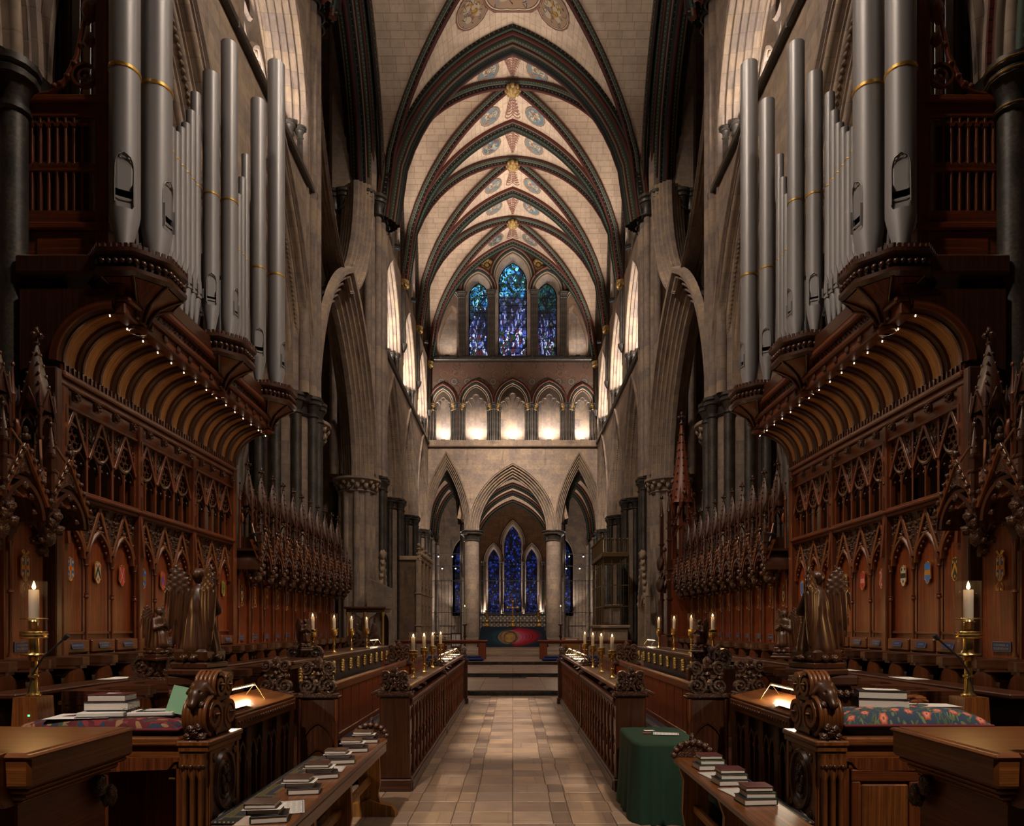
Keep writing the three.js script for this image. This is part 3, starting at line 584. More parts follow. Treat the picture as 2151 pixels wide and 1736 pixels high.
// ---- west end behind the lens
const wallW = structure('wall_back', 'plain stone screen wall closing the choir behind the viewer', 'wall');
new Geo().box(-12, 12, 0, 27, 5.5, 6).build('screen_wall', M.stone, wallW);
// ---------------------------------------------------------------- east wall, its windows and the chapel behind
const wallE = structure('wall_east', 'limestone east wall of three pointed arches, five lit niches and a window stage', 'wall');
const ED = 42, FE = FW(ED);
M.frieze = Mt({ roughness: .9, map: rep(canvasTex(512, 256, (x) => {
  x.fillStyle = '#6d5345'; x.fillRect(0, 0, 512, 256); let s = 7; const r = () => { s = (s * 16807) % 2147483647; return s / 2147483647; };
  for (let k = 0; k < 60; k++) { x.strokeStyle = ['#7a4636', '#44504e', '#8a6a4e', '#3a2a24'][k % 4]; x.lineWidth = 4; x.beginPath(); x.arc(r() * 512, r() * 256, 12 + r() * 26, r() * 6, r() * 6 + 4); x.stroke(); }
  for (let k = 0; k < 4; k++) for (const q of [18, 12, 6]) { x.strokeStyle = q === 12 ? '#8a8f8c' : '#3c4a4c'; x.lineWidth = 4; x.beginPath(); x.arc(64 + k * 128, 128, q * 2, 0, 7); x.stroke(); }
}), 3.2, 1.6) });
{
  // lower wall with three arches
  const A = [[0, 2.1, 1.87], [-4.1, 1.08, 6.8], [4.1, 1.08, 6.8]], T0 = STR;
  const c = arch(2.75, 1.87, 0, CAP, 12), l = arch(1.55, 6.8, -4.1, CAP, 12), r = arch(1.55, 6.8, 4.1, CAP, 12);
  const cut = (a, b) => { const out = a.filter(([x]) => (b ? x < -2.62 : x > 2.62)); return out; };
  const poly = [[-6, CAP], ...l.filter(([x]) => x < -2.63), [-2.63, CAP + 1.05], ...c.filter(([x]) => Math.abs(x) < 2.6), [2.63, CAP + 1.05], ...r.filter(([x]) => x > 2.63), [6, CAP], [6, T0], [-6, T0]];
  new Geo(FE).ext(poly, 0, 1.2).build('arch_wall', M.stone, wallE);
  const P1 = sym(orders(5, .66, .6, -.04), .6), P2 = sym(orders(5, .5, .6, -.05), .6);
  new Geo(mul(FE, T(0, CAP, 0))).sweep(P1, arch(2.1, 1.87, 0, 0, 16)).build('arch_moulding', M.stone, wallE);
  for (const s of [-1, 1]) new Geo(mul(FE, T(4.1 * s, CAP, 0))).sweep(P2, arch(1.08, 6.8, 0, 0, 16)).build('arch_moulding', M.stone, wallE);
  for (const s of [-1, 1]) {
    const o = part('round_column', wallE), x = 2.55 * s;
    new Geo(T(x, 0, -ED - .6)).lathe([[.75, .3], [.75, .7], [.6, .85], [.64, .92], [.47, 1.05], [.45, CAP - .5]], 0, 0, 24).build('column_shaft', M.stone, o);
    new Geo(T(x, 0, -ED - .6)).lathe([[.45, CAP - .55], [.52, CAP - .5], [.46, CAP - .43], [.5, CAP - .25], [.62, CAP - .12], [.68, CAP - .1], [.7, CAP], [.64, CAP + .02], [.74, CAP + .06], [.74, CAP + .12], [0, CAP + .12]], 0, 0, 24).build('capital', M.purbeck, o);
  }
  new Geo(FE).box(-5.3, 5.3, STR - .15, STR + .25, -.22, .3, .05).build('string_course', M.stone, wallE);
  // niche stage
  const NI = [[-4.3, .46], [-2.26, .68], [0, .76], [2.26, .68], [4.3, .46]], ns = 15.5;
  const holes = NI.map(([x, w]) => arch(w + .38, .35, x, ns, 8, ns - STR - .26));
  new Geo(FE).ext([[-6, STR], [6, STR], [6, 18.05], [-6, 18.05]], 0, 1.0, holes).build('painted_frieze', M.frieze, wallE);
  new Geo(FE).box(-6, 6, STR, 18, .95, 1.2).build('niche_back_wall', M.stone, wallE);
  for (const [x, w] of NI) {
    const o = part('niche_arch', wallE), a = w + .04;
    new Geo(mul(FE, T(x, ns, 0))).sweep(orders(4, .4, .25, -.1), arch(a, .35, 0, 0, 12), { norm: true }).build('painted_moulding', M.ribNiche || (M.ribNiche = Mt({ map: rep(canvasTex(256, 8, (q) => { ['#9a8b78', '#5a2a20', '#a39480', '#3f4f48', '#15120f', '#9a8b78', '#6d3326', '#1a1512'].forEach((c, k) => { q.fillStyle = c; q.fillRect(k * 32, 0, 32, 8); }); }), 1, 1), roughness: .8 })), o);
    // cusped plate inside the arch, one even dark brown
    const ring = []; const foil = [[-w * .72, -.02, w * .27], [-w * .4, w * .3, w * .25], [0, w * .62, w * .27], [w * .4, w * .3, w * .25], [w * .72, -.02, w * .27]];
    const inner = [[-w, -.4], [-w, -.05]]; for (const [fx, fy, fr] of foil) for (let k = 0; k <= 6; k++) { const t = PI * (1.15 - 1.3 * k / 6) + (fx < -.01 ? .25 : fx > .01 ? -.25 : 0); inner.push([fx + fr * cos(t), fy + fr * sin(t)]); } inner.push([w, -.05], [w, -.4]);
    new Geo(mul(FE, T(x, ns, .26))).ext([[-a - .12, -.02], ...inner.slice(2, -2), [a + .12, -.02], ...arch(a + .12, .35, 0, 0, 8).reverse().slice(1, -1)], 0, .14).build('cusped_plate', M.cuspBrown || (M.cuspBrown = Mt({ color: col(.11, .078, .06), roughness: .85 })), o);
    new Geo(mul(FE, T(x, ns, .25))).sweep([[.0, .05], [-.03, 0], [.0, -.05], [.05, -.02]], inner.slice(2, -2)).build('cusp_roll', M.stone, o);
    for (const s of [-1, 1]) for (let k = 0; k < 3; k++) {
      const q = new Geo(FE), sx = x + s * (w + .06 + k * .15), sz = .34 - k * .15; shaftRing(q, 0, .075, 1, STR + .25, ns - .3, 0, sx, sz); q.build('shaft', M.purbeck, o);
      const c = new Geo(FE); capRing(c, 0, .09, 1, ns - .08, 0, sx, sz, .8); c.build('capital', k === 1 ? M.giltStone : M.purbeck, o);
    }
  }
  // window stage: wall under the vault with lancets
  const LN = [[0, .86, 23.2, .55], [-2.12, .6, 22.35, .35], [2.12, .6, 22.35, .35]], WS = 18.15;
  const lan = LN.map(([x, w, s, e]) => arch(w + .22, e, x, s, 8, s - WS));
  const bl = [-1, 1].map((s) => [[s * 4.62, WS], [s * 4.62, 19.6], [s * 4.5, 20.1], [s * 4.1, 21.2], [s * 3.75, 21.5], [s * 3.45, 21.3], [s * 3.45, WS]]);
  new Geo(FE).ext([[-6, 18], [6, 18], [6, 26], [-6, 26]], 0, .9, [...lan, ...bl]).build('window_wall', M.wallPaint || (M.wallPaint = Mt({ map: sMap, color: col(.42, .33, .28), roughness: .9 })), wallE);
  new Geo(FE).box(-6, -2.8, WS - .1, 22, .9, 1.1).box(2.8, 6, WS - .1, 22, .9, 1.1).build('niche_back_wall', M.stone, wallE);
  for (const [x, w, s, e] of LN) {
    new Geo(mul(FE, T(x, s, 0))).sweep(orders(4, .42, .1, -.22), arch(w + .16, e, 0, 0, 12), { norm: true }).build('painted_moulding', M.ribNiche, wallE);
    new Geo(mul(FE, T(x, s, 0))).sweep([[.22, .85], [.02, .84], [.0, .3], [.22, .0]], arch(w + .02, e, 0, 0, 12, s - WS)).build('window_splay', M.stone, wallE);
  }
  for (const s of [-1, 1]) {
    const g = mul(FE, T(4.05 * s, 20.3, 0)); new Geo(g).sweep(orders(3, .3, .08, -.15), arch(.62, .6, 0, 0, 10).map(([x, y]) => [x, y + .9 - s * x * .55]), { norm: true }).build('painted_moulding', M.ribNiche, wallE);
    for (const [x, h] of [[1.2, 22.3], [1.46, 22.3], [1.33, 22.3], [2.98, 22.2], [3.24, 22.2], [3.11, 22.2], [4.72, 20], [4.86, 20]]) { const q = new Geo(FE); shaftRing(q, 0, .1, 1, WS - .05, h - .2, 0, s * x, -.1); capRing(q, 0, .1, 1, h, 0, s * x, -.1, .8); q.build('window_shaft', M.purbeck, wallE); }
    const q = new Geo(FE); for (let k = 0; k < 9; k++) q.lump(s * 1.58 + .3 * cos(k * .7) * (k ? 1 : 0), 23.95 + .3 * sin(k * .7) * (k ? 1 : 0), -.05, .15, .15, .1, { nu: 8, nv: 6 }); q.build('gilt_boss', M.giltStone, wallE);
  }
  new Geo(FE).box(-5.3, 5.3, 18.02, 18.2, -.3, .15, .04).build('window_sill', M.purbeck, wallE);
  for (const [x, w] of [[-4, .5], [-2.2, .9], [0, 1.1], [2.2, .9], [4, .5]]) new Geo(FE).box(x - w, x + w, 18.18, 18.3, -.3, -.1, .02).build('light_trough', M.iron, wallE);
}
// stained glass
const leadGlass = (w, h, bands, sd, text, pict) => canvasTex(w, h, (x) => {
  let s = sd; const r = () => { s = (s * 16807) % 2147483647; return s / 2147483647; };
  x.fillStyle = '#050610'; x.fillRect(0, 0, w, h);
  const n = Math.round(w * h / (pict ? 300 : 170));
  for (let k = 0; k < n; k++) {
    const y = r() * h, t = y / h, b = bands.find((q) => t <= q[0]) || bands[bands.length - 1], c = b[1][Math.floor(r() * b[1].length)], R = pict ? 10 + r() * 18 : 5 + r() * 10;
    x.fillStyle = c; x.strokeStyle = '#04050a'; x.lineWidth = 1.6; x.beginPath(); const m = 5 + Math.floor(r() * 3), ph = r() * 6; const X = r() * w;
    for (let q = 0; q < m; q++) { const a = ph + q / m * 6.28, rr2 = R * (.6 + r() * .5); x[q ? 'lineTo' : 'moveTo'](X + rr2 * cos(a), y + rr2 * sin(a) * 1.2); } x.closePath(); x.fill(); x.stroke();
  }
  x.strokeStyle = '#03040a'; x.lineWidth = 2.5; for (let k = 0; k < w / 3; k++) { x.beginPath(); x.lineWidth = 2 + r() * 5 * (k % 3 === 0); let X = r() * w, Y = r() * h; x.moveTo(X, Y); for (let q = 0; q < 4; q++) { X += (r() - .5) * 60; Y += (r() - .5) * 80; x.lineTo(X, Y); } x.stroke(); }
  if (pict) {
    for (let k = 0; k < h / 5; k++) { const y = Math.pow(r(), 1.3) * h * .42, X = r() * w; x.fillStyle = ['#0a1a14', '#12281c', '#1c3a24', '#060c10', '#24401e'][k % 5]; x.beginPath(); x.ellipse(X, y, 5 + r() * 10, 3 + r() * 5, r() * 3, 0, 7); x.fill(); }
    x.strokeStyle = '#05070c'; for (let k = 0; k < 7; k++) { x.lineWidth = 3 + r() * 6; let X = r() * w, Y = h * .5; x.beginPath(); x.moveTo(X, Y); for (let q = 0; q < 6; q++) { X += (r() - .5) * w * .4; Y -= h * .06; x.lineTo(X, Y); } x.stroke(); }
    x.fillStyle = 'rgba(6,8,18,.5)'; x.fillRect(0, h * .33, w, h * .3);
    const fig = (X, Y, s, c) => { x.save(); x.translate(X, Y); x.rotate((r() - .5) * .5); x.strokeStyle = '#04050a'; x.lineWidth = 2; for (const [a, b, p, q, e] of [[0, 0, .5, 1.3, 0], [-.3, .5, .3, .9, 1], [.35, .4, .28, 1, 2], [0, -1.5, .3, .34, 3]]) { x.fillStyle = c[e % c.length]; x.beginPath(); x.ellipse(a * s, b * s, p * s, q * s, (r() - .5) * .4, 0, 7); x.fill(); x.stroke(); } x.restore(); };
    for (let k = 0; k < w / 16; k++) fig(w * r(), h * (.46 + .2 * r()), 16 + r() * 10, ['#2a3468', '#4a5a9a', '#1c2040', '#7a86b8', '#3a2a50'].slice(k % 3));
    for (let k = 0; k < w / 13; k++) fig(w * r(), h * (.72 + .2 * r()), 14 + r() * 10, ['#8a96c8', '#303c78', '#a8b4dc', '#4a2030', '#24402c'].slice(k % 4));
  }
  if (text) { x.fillStyle = '#0a0a10'; x.fillRect(0, h - 26, w, 26); x.fillStyle = '#aab2c8'; x.font = 'italic bold ' + (w > 180 ? 25 : 24) + 'px serif'; x.textAlign = 'center'; x.fillText(text, w / 2, h - 6, w - 6); }
});
const SKYB = ['#2f7fc0', '#4aa3d8', '#1f5f9c', '#0d3a5c', '#6fc0e6', '#12304a', '#0c1f2c'], LEAF = ['#1b3a2c', '#0e2430', '#254c66', '#0a1a24', '#2d6a8c', '#143048'], FIG = ['#1a2548', '#2d3f7a', '#5b6fae', '#171a33', '#3a3f66', '#8a97cc', '#20283f', '#0e1224', '#30303c'], LOW = ['#6f7fb8', '#28305c', '#a9b4dc', '#1b2f2a', '#31463a', '#4a1f28', '#161c3a', '#3d4f9a', '#0e1226'];
function lancet(name, label, X, w, s, e, y0, D, tex, strength, group) {
  const o = structure(name, label, 'window'); if (group) o.userData.group = group;
  const g = new Geo(), pts = arch(w, e, 0, s, 10, s - y0), xs = pts.map((p) => p[0]), ht = s + rise(w, e) - y0;
  const P = pts.map((p) => new THREE.Vector2(p[0], p[1])); if (THREE.ShapeUtils.isClockWise(P)) P.reverse();
  const tr = THREE.ShapeUtils.triangulateShape(P, []);
  for (const [z, nz] of [[0, 1], [-.012, -1]]) { const id = P.map((q) => g.vert(X + q.x, q.y, -D + z, 0, 0, nz, (q.x + w) / (2 * w), (q.y - y0) / ht)); for (const t of tr) g.tri(id[0 + t[0]], id[t[1]], id[t[2]]); }
  g.build('stained_glass', Mt({ map: tex, roughness: .35, emissive: col(1, 1, 1), emissiveMap: tex, emissiveIntensity: strength }), o);
  const b = new Geo(); for (let y = y0 + .45; y < s; y += .45) b.box(X - w, X + w, y - .012, y + .012, -D + .01, -D + .03); b.build('glazing_bar', M.iron, o).userData.kind = 'stuff';
  return o;
}
lancet('window_1', 'tall middle lancet of blue stained glass over the frieze', 0, .84, 23.2, .55, 18.25, ED + .8, leadGlass(224, 776, [[.2, SKYB], [.34, [...SKYB, ...LEAF]], [.66, FIG], [1, LOW]], 11, 'the Son of Man', 1), 1.6);
lancet('window_2', 'shorter stained glass lancet with pale blue sky and dark leaves', -2.12, .58, 22.35, .35, 18.25, ED + .8, leadGlass(168, 620, [[.28, ['#5aa8d8', '#8fd0ee', ...SKYB]], [.55, [...LEAF, ...FIG]], [1, LOW]], 23, 'Even so must', 1), 1.4);
lancet('window_3', 'shorter stained glass lancet with dark blue green foliage', 2.12, .58, 22.35, .35, 18.25, ED + .8, leadGlass(168, 620, [[.34, ['#123048', '#1b4a62', '#0e2434', '#2a6078', '#0a1622', '#163a44']], [.6, [...FIG, '#5a7a4a']], [1, LOW]], 37, 'be lifted up', 1), 1.2);
// chapel behind the arches
const chapel = structure('wall_chapel', 'dim chapel of slender lit shafts beyond the arches', 'wall');
const CD = 60, DEEP = ['#0a1236', '#101c5a', '#0c1548', '#1a2f8c', '#070a20', '#1c3aa8', '#0b1030', '#2a1a30', '#3a4a8c', '#0a0d22'];
{
  const FC = FW(CD), L = [[0, .75, 8.9, 1.6], [-1.68, .5, 7.4, 1.2], [1.68, .5, 7.4, 1.2]];
  new Geo(FC).ext([[-3.6, 0], [3.6, 0], [3.6, 13.2], [-3.6, 13.2]], 0, .8, L.map(([x, w, s, e]) => arch(w + .1, e, x, s, 8, s - 2.6))).build('end_wall', M.wallPaint, chapel);
  for (const [x, w, s, e] of L) {
    new Geo(mul(FC, T(x, s, 0))).sweep([[.1, .76], [0, .74], [.04, .2], [.14, -.02], [.16, -.06]], arch(w, e, 0, 0, 10, s - 2.6)).build('window_splay', M.stone, chapel);
    new Geo(mul(FC, T(x, s, 0))).sweep(orders(3, .25, 0, -.2), arch(w + .16, e, 0, 0, 10), { norm: true }).build('painted_moulding', M.ribNiche, chapel);
  }
  new Geo(FC).box(-3.6, 3.6, 2.2, 2.55, -.1, .8, .05).build('window_sill', M.stone, chapel);
  for (const x of [-2.75, -1.0, -.96, .96, 1.0, 2.75, -2.6, 2.6]) { const q = new Geo(FC); shaftRing(q, 0, .07, 1, 2.4, 7.3, 0, x, -.12); capRing(q, 0, .07, 1, 7.4, 0, x, -.12, .7); q.build('chapel_shaft', M.purbeck, chapel); }
  lancet('window_4', 'deep blue middle lancet in the chapel behind the altar', 0, .72, 8.9, 1.6, 2.9, CD + .7, leadGlass(160, 800, [[.5, [...DEEP, '#2a5ad0']], [1, DEEP]], 71), .5);
  const wt = leadGlass(112, 700, [[1, DEEP]], 83);
  for (const [n, x] of [['window_5', -1.68], ['window_6', 1.68]]) lancet(n, 'narrow deep blue lancet beside the taller chapel lancet' + SIDE[Math.sign(x)], x, .48, 7.4, 1.2, 2.9, CD + .7, wt, .42, 'side lancets of the chapel');
  for (const [n, x] of [['window_7', -4.15], ['window_8', 4.15]]) lancet(n, 'dark purple lancet half hidden behind a round column' + SIDE[Math.sign(x)], x, .6, 7.4, 1.2, 2.9, 56.2, wt, .22, 'outer chapel lancets');
  // side walls, outer window walls, vault ribs and bundled shafts
  for (const s of [-1, 1]) {
    new Geo(FW(55.6)).ext([[s * 3.2, 0], [s * 6.4, 0], [s * 6.4, 13], [s * 3.2, 13]], 0, .5, [arch(.8, 1.2, s * 4.15, 7.4, 8, 4.8)]).build('end_wall', M.stone, chapel);
    new Geo().box(s * 3.4 - .2, s * 3.4 + .2, 0, 13, -60, -55.6).box(s * 6.3, s * 6.7, 0, 13, -56, -43).build('side_wall', M.stone, chapel);
    for (const d of [45.5, 49, 52.5, 55.3]) for (let k = 0; k < 4; k++) { const q = new Geo(T(s * (3.3 + .16 * cos(k * 1.57 + .4)), 0, -d + .16 * sin(k * 1.57 + .4))); q.lathe([[.1, .9], [.06, 1.1], [.06, 8.4], [.11, 8.6], [.12, 8.7], [0, 8.7]], 0, 0, 8).build('chapel_shaft', k % 2 ? M.stone : M.purbeck, chapel); }
    for (const d of [45, 48, 51, 54]) for (let k = 0; k < 4; k++) new Geo(T(s * (6.1 - .1 * (k % 2)), 0, -d - k * .35)).lathe([[.1, .9], [.07, 1.1], [.07, 8.0], [.12, 8.2], [0, 8.3]], 0, 0, 8).build('chapel_shaft', k % 2 ? M.stone : M.purbeck, chapel);
  }
  const cv = (x, a, ys, ya) => ys + (ya - ys) * pv(x / a);
  for (const [x0, a, tag2] of [[0, 3.3, 0], [-4.8, 1.6, 1], [4.8, 1.6, 1]]) {
    const pts = Array.from({ length: 21 }, (_, k) => { const x = a * (-1 + k / 10); return [x0 + x, cv(x, a, 8.5, 12.6)]; }), g = new Geo(FW(42.9));
    g.sweep([[.2, 17.4], [.0, 17.3], [0, .2], [.2, 0]].map(([n, b]) => [n, b]), pts); g.build('chapel_vault', M.web, chapel);
    for (const d of [45, 48.4, 51.6, 54.6, 58.5]) new Geo(FW(d)).sweep(ribProf(.34, .4), pts, { norm: true }).build('chapel_rib', M.rib, chapel);
  }
  new Geo().box(-7, 7, 13.3, 13.6, -61, -42.9).box(-4, 4, 0, 13.4, -61.6, -61.2).build('chapel_roof', M.stone, chapel);
}
// ---------------------------------------------------------------- floor
const floor = structure('floor', 'worn pale limestone slab paving with presbytery steps', 'floor');
const slabTint = [[.84, .73, .66], [.76, .66, .59], [.68, .58, .52], [.90, .79, .71], [.62, .52, .47], [.42, .35, .32]].map(([r, g, b]) => Mp({ map: rep(stoneTex, 7.3, 7.3), color: col(r, g, b), roughness: .42, clearcoat: .15, clearcoatRoughness: .35 }));
new Geo().box(-12, 12, -.4, -.012, -17.2, 6).build('floor_bed', Mt({ map: sMap, color: col(.4, .34, .29), roughness: .8 }), floor);
{
  let k = 0; const xs = [-1.75, -1.34, -.93, -.54, -.37, 0, .37, .54, .93, 1.34, 1.75];
  for (let d = 5.3, r = 0; d < 17.1; d += .376, r++) {
    const lim = d < 7.3 ? 10 : 9, lo = d < 7.3 ? 0 : 1;
    for (let c = lo; c < lim; c++) {
      const w0 = xs[c] + (c % 10 ? (hash(r, c) - .5) * .022 * (c === 5 ? .2 : 1) : 0), w1 = xs[c + 1] + ((c + 1) % 10 ? (hash(r, c + 1) - .5) * .022 * (c + 1 === 5 ? .2 : 1) : 0);
      const g = new Geo(); g.du = hash(r, c + 40) * 4; g.dv = hash(r + 7, c) * 4; const h = (hash(r + 3, c + 5) - .5) * .003;
      const b = .004, d1 = Math.min(d + .376, 17.17); g.box(w0 + .003, w1 - .003, -.03, h, -d1 + .003, -d - .003, b);
      const narrow = w1 - w0 < .25; g.build('paving_slab', slabTint[narrow && hash(r, c + 9) > .72 ? 5 : Math.floor(hash(r * 3 + 1, c + 11) * 5)], floor); k++;
    }
  }
}
const stepTop = Mp({ map: rep(stoneTex, 7.3, 7.3), color: col(.62, .5, .45), roughness: .4, clearcoat: .15, clearcoatRoughness: .35 });
function step(d0, d1, y, w, mat) {
  new Geo().box(-w, w, -.3, y - .004, -d1, -d0, .01).build('step_riser', M.marble, floor);
  const n = Math.max(1, Math.round((d1 - d0) / .9)), m = 8; for (let a = 0; a < n; a++) for (let b = 0; b < m; b++) { const g = new Geo(); g.du = rnd() * 4; g.dv = rnd() * 4; const x0 = -w + 2 * w * b / m, z0 = d0 + .12 + (d1 - d0 - .12) * a / n, z1 = d0 + .12 + (d1 - d0 - .12) * (a + 1) / n; g.box(x0 + .004, x0 + 2 * w / m - .004, y - .03, y + .002, -z1 + .004, -z0 - .004, .003); g.build('step_slab', mat[(a + b * 3) % mat.length], floor); }
}
const st1 = [[.74, .60, .54], [.80, .66, .59], [.68, .55, .50]].map(([r, g, b]) => Mp({ map: rep(stoneTex, 7.3, 7.3), color: col(r, g, b), roughness: .38, clearcoat: .2, clearcoatRoughness: .3 }));
step(17.2, 21.75, .125, 3.4, st1); step(21.75, 26.5, .25, 3.4, st1); step(26.5, 31, .37, 4.6, st1);
{
  const o = new Geo(); [[31, .48], [31.6, .52], [32.2, .57], [32.8, .62]].forEach(([d, y]) => new Geo().box(-3.2, 3.2, .1, y + .0, -44, -d, .015).build('altar_step', slabTint[1], floor));
  new Geo().box(-12, 12, -.4, .1, -62, -17.25).box(-12, 12, -.1, .36, -62, -31).build('floor_bed', Mt({ map: sMap, color: col(.45, .38, .34), roughness: .7 }), floor);
  new Geo().box(-.42, .42, .125, .135, -21.7, -21.2).build('step_mat', M.black, floor);
}
// ---------------------------------------------------------------- organ on its coved loft (north side, mirrored to the south)
function pipe(parent, X, d, tip, m0, m1, top, r, face, band, big) {
  const o = part('organ_pipe', parent), seg = big ? 40 : 10, g = new Geo(), foot = m0 - .02;
  const rows = []; rows.push([tip, r * .22], [foot - (m0 - tip) * .12, r * .93], [foot, r]);
  if (big) for (let k = 0; k <= 16; k++) rows.push([m0 + (m1 - m0) * k / 16 * 1.04, r]);
  rows.push([top, r], [top, r * .93], [top - .3, r * .93]);
  const id = [], w = .62; // half angle of the flattened mouth
  for (const [y, q] of rows) { const row = []; for (let k = 0; k <= seg; k++) {
    let a = k / seg * 2 * PI - PI, rad = q, nx = cos(a), nz = sin(a);
    if (big && y >= m0 && y <= m1 && q === r) { const t = (y - m0) / (m1 - m0), hw = t > .72 ? w * Math.sqrt(Math.max(0, 1 - ((t - .72) / .28) ** 2)) : w; if (Math.abs(a) < hw - .001) { rad = r * cos(w) / cos(a) * (t < .17 ? 1.0 - .12 * (t / .17) : .84 + .16 * (t - .17) / .83); nx = 1; nz = 0; } }
    row.push(g.vert(rad * cos(a), y, rad * sin(a), nx, 0, nz, a * r, y)); } id.push(row); }
  const slot = (j, k) => { const t = (rows[j][0] - m0) / (m1 - m0), a = (k + .5) / seg * 2 * PI - PI; return big && j > 2 && t > .13 && t < .26 && Math.abs(a) < w * .97; };   // the open mouth
  for (let j = 0; j + 1 < rows.length; j++) for (let k = 0; k < seg; k++) if (!slot(j, k)) g.quad(id[j][k], id[j][k + 1], id[j + 1][k + 1], id[j + 1][k]);
  const place = (m) => { m.position.set(-X, 0, -d); m.rotation.y = -face; return m; };
  place(g.build('pipe_body', M.pipe, o));
  if (big) {
    const c = cos(w) * r, hw = sin(w) * r, ms = m0 + .17 * (m1 - m0);
    const e = new Geo(); for (const s of [-1, 1]) e.box(c * .82, c * 1.22, ms - (m1 - m0) * .12, ms + (m1 - m0) * .32, s * hw - .004, s * hw + .004); place(e.build('pipe_ear', M.pipe, o));
    place(new Geo().box(c * 1.0, c * 1.03, ms - .02, ms, -hw, hw).tube(Array.from({ length: 21 }, (_, k) => { const q = k / 20, s = q < .5 ? -1 : 1, v = q < .5 ? q * 2 : 2 - q * 2, t = .2 + .8 * Math.min(1, v * 1.02), ha = t > .72 ? w * Math.sqrt(Math.max(0, 1 - ((t - .72) / .28) ** 2)) : w; return [r * cos(ha) * 1.0, m0 + t * (m1 - m0), s * r * sin(ha)]; }), .006, 5).build('pipe_lip', M.pipe, o));
  } else {
    
    const l = new Geo(); l.ext([[-r * .62, 0], [r * .62, 0], [r * .5, r * 2.2], [0, r * 4], [-r * .5, r * 2.2]], r * .86, r * 1.04); for (const s of [-1, 1]) l.box(s * r * .62 - .003, s * r * .62 + .003, -.05, .07, r * .8, r * 1.4); l.box(-r * .6, r * .6, -.06, -.03, r * .85, r * 1.06); const q = l.build('pipe_lip', M.pipe, o); q.position.set(-X, m0 + .035, -d); q.rotation.y = PI / 2 - face;
  }
  new Geo(T(-X, 0, -d)).lathe([[r, band - r * .14], [r * 1.06, band - r * .1], [r * 1.06, band + r * .1], [r, band + r * .14]], 0, 0, seg).build('gilt_band', M.gold, o);
  return o;
}
const organ = thing('organ', 'organ of grey metal pipes with gilt bands on a coved oak loft', 'organ', [0, 0, 0], 0, 'pair of facing organ cases');
{
  const A = 1.08, B = .1;      // mouths turned to the corner and to the aisle
 
  pipe(organ, 4.12, 7.25, 5.62, 6.14, 6.7, 12.4, .15, A, 7.62, true); pipe(organ, 3.97, 7.62, 5.62, 6.14, 6.7, 13, .158, B, 7.72, true);
  pipe(organ, 4.11, 9.3, 5.62, 6.1, 6.52, 9.26, .106, A, 7.61, true); pipe(organ, 4.0, 9.64, 5.62, 6.1, 6.52, 9.96, .114, B, 7.73, true);
  pipe(organ, 4.1, 11.0, 5.58, 6.08, 6.52, 10.2, .118, A, 7.5, true); pipe(organ, 4.0, 11.55, 5.58, 6.08, 6.56, 11.25, .14, B, 7.66, true);
  const t1 = [7.95, 7.9, 7.87, 7.9, 8.05, 8.2, 8.46, 8.8];
  for (let k = 0; k < 8; k++) pipe(organ, 4.2, 8.12 + k * .132, 5.66, 6.12, 6.3, t1[k], .05 + .0022 * k, B + .3, 7.57);
  const t2 = [7.86, 7.95, 8.05, 8.35, 8.7, 9.15];
  for (let k = 0; k < 6; k++) pipe(organ, 4.2, 10.04 + k * .138, 5.66, 6.05, 6.2, t2[k], .046 + .003 * k, B + .3, 7.5);
  // pipes standing behind
  for (let k = 0; k < 9; k++) pipe(organ, 4.42, 7.9 + k * .4, 5.7, 6.1, 6.2, 6.9 + .25 * hash(k, 3), .07, B, 6.6);
}
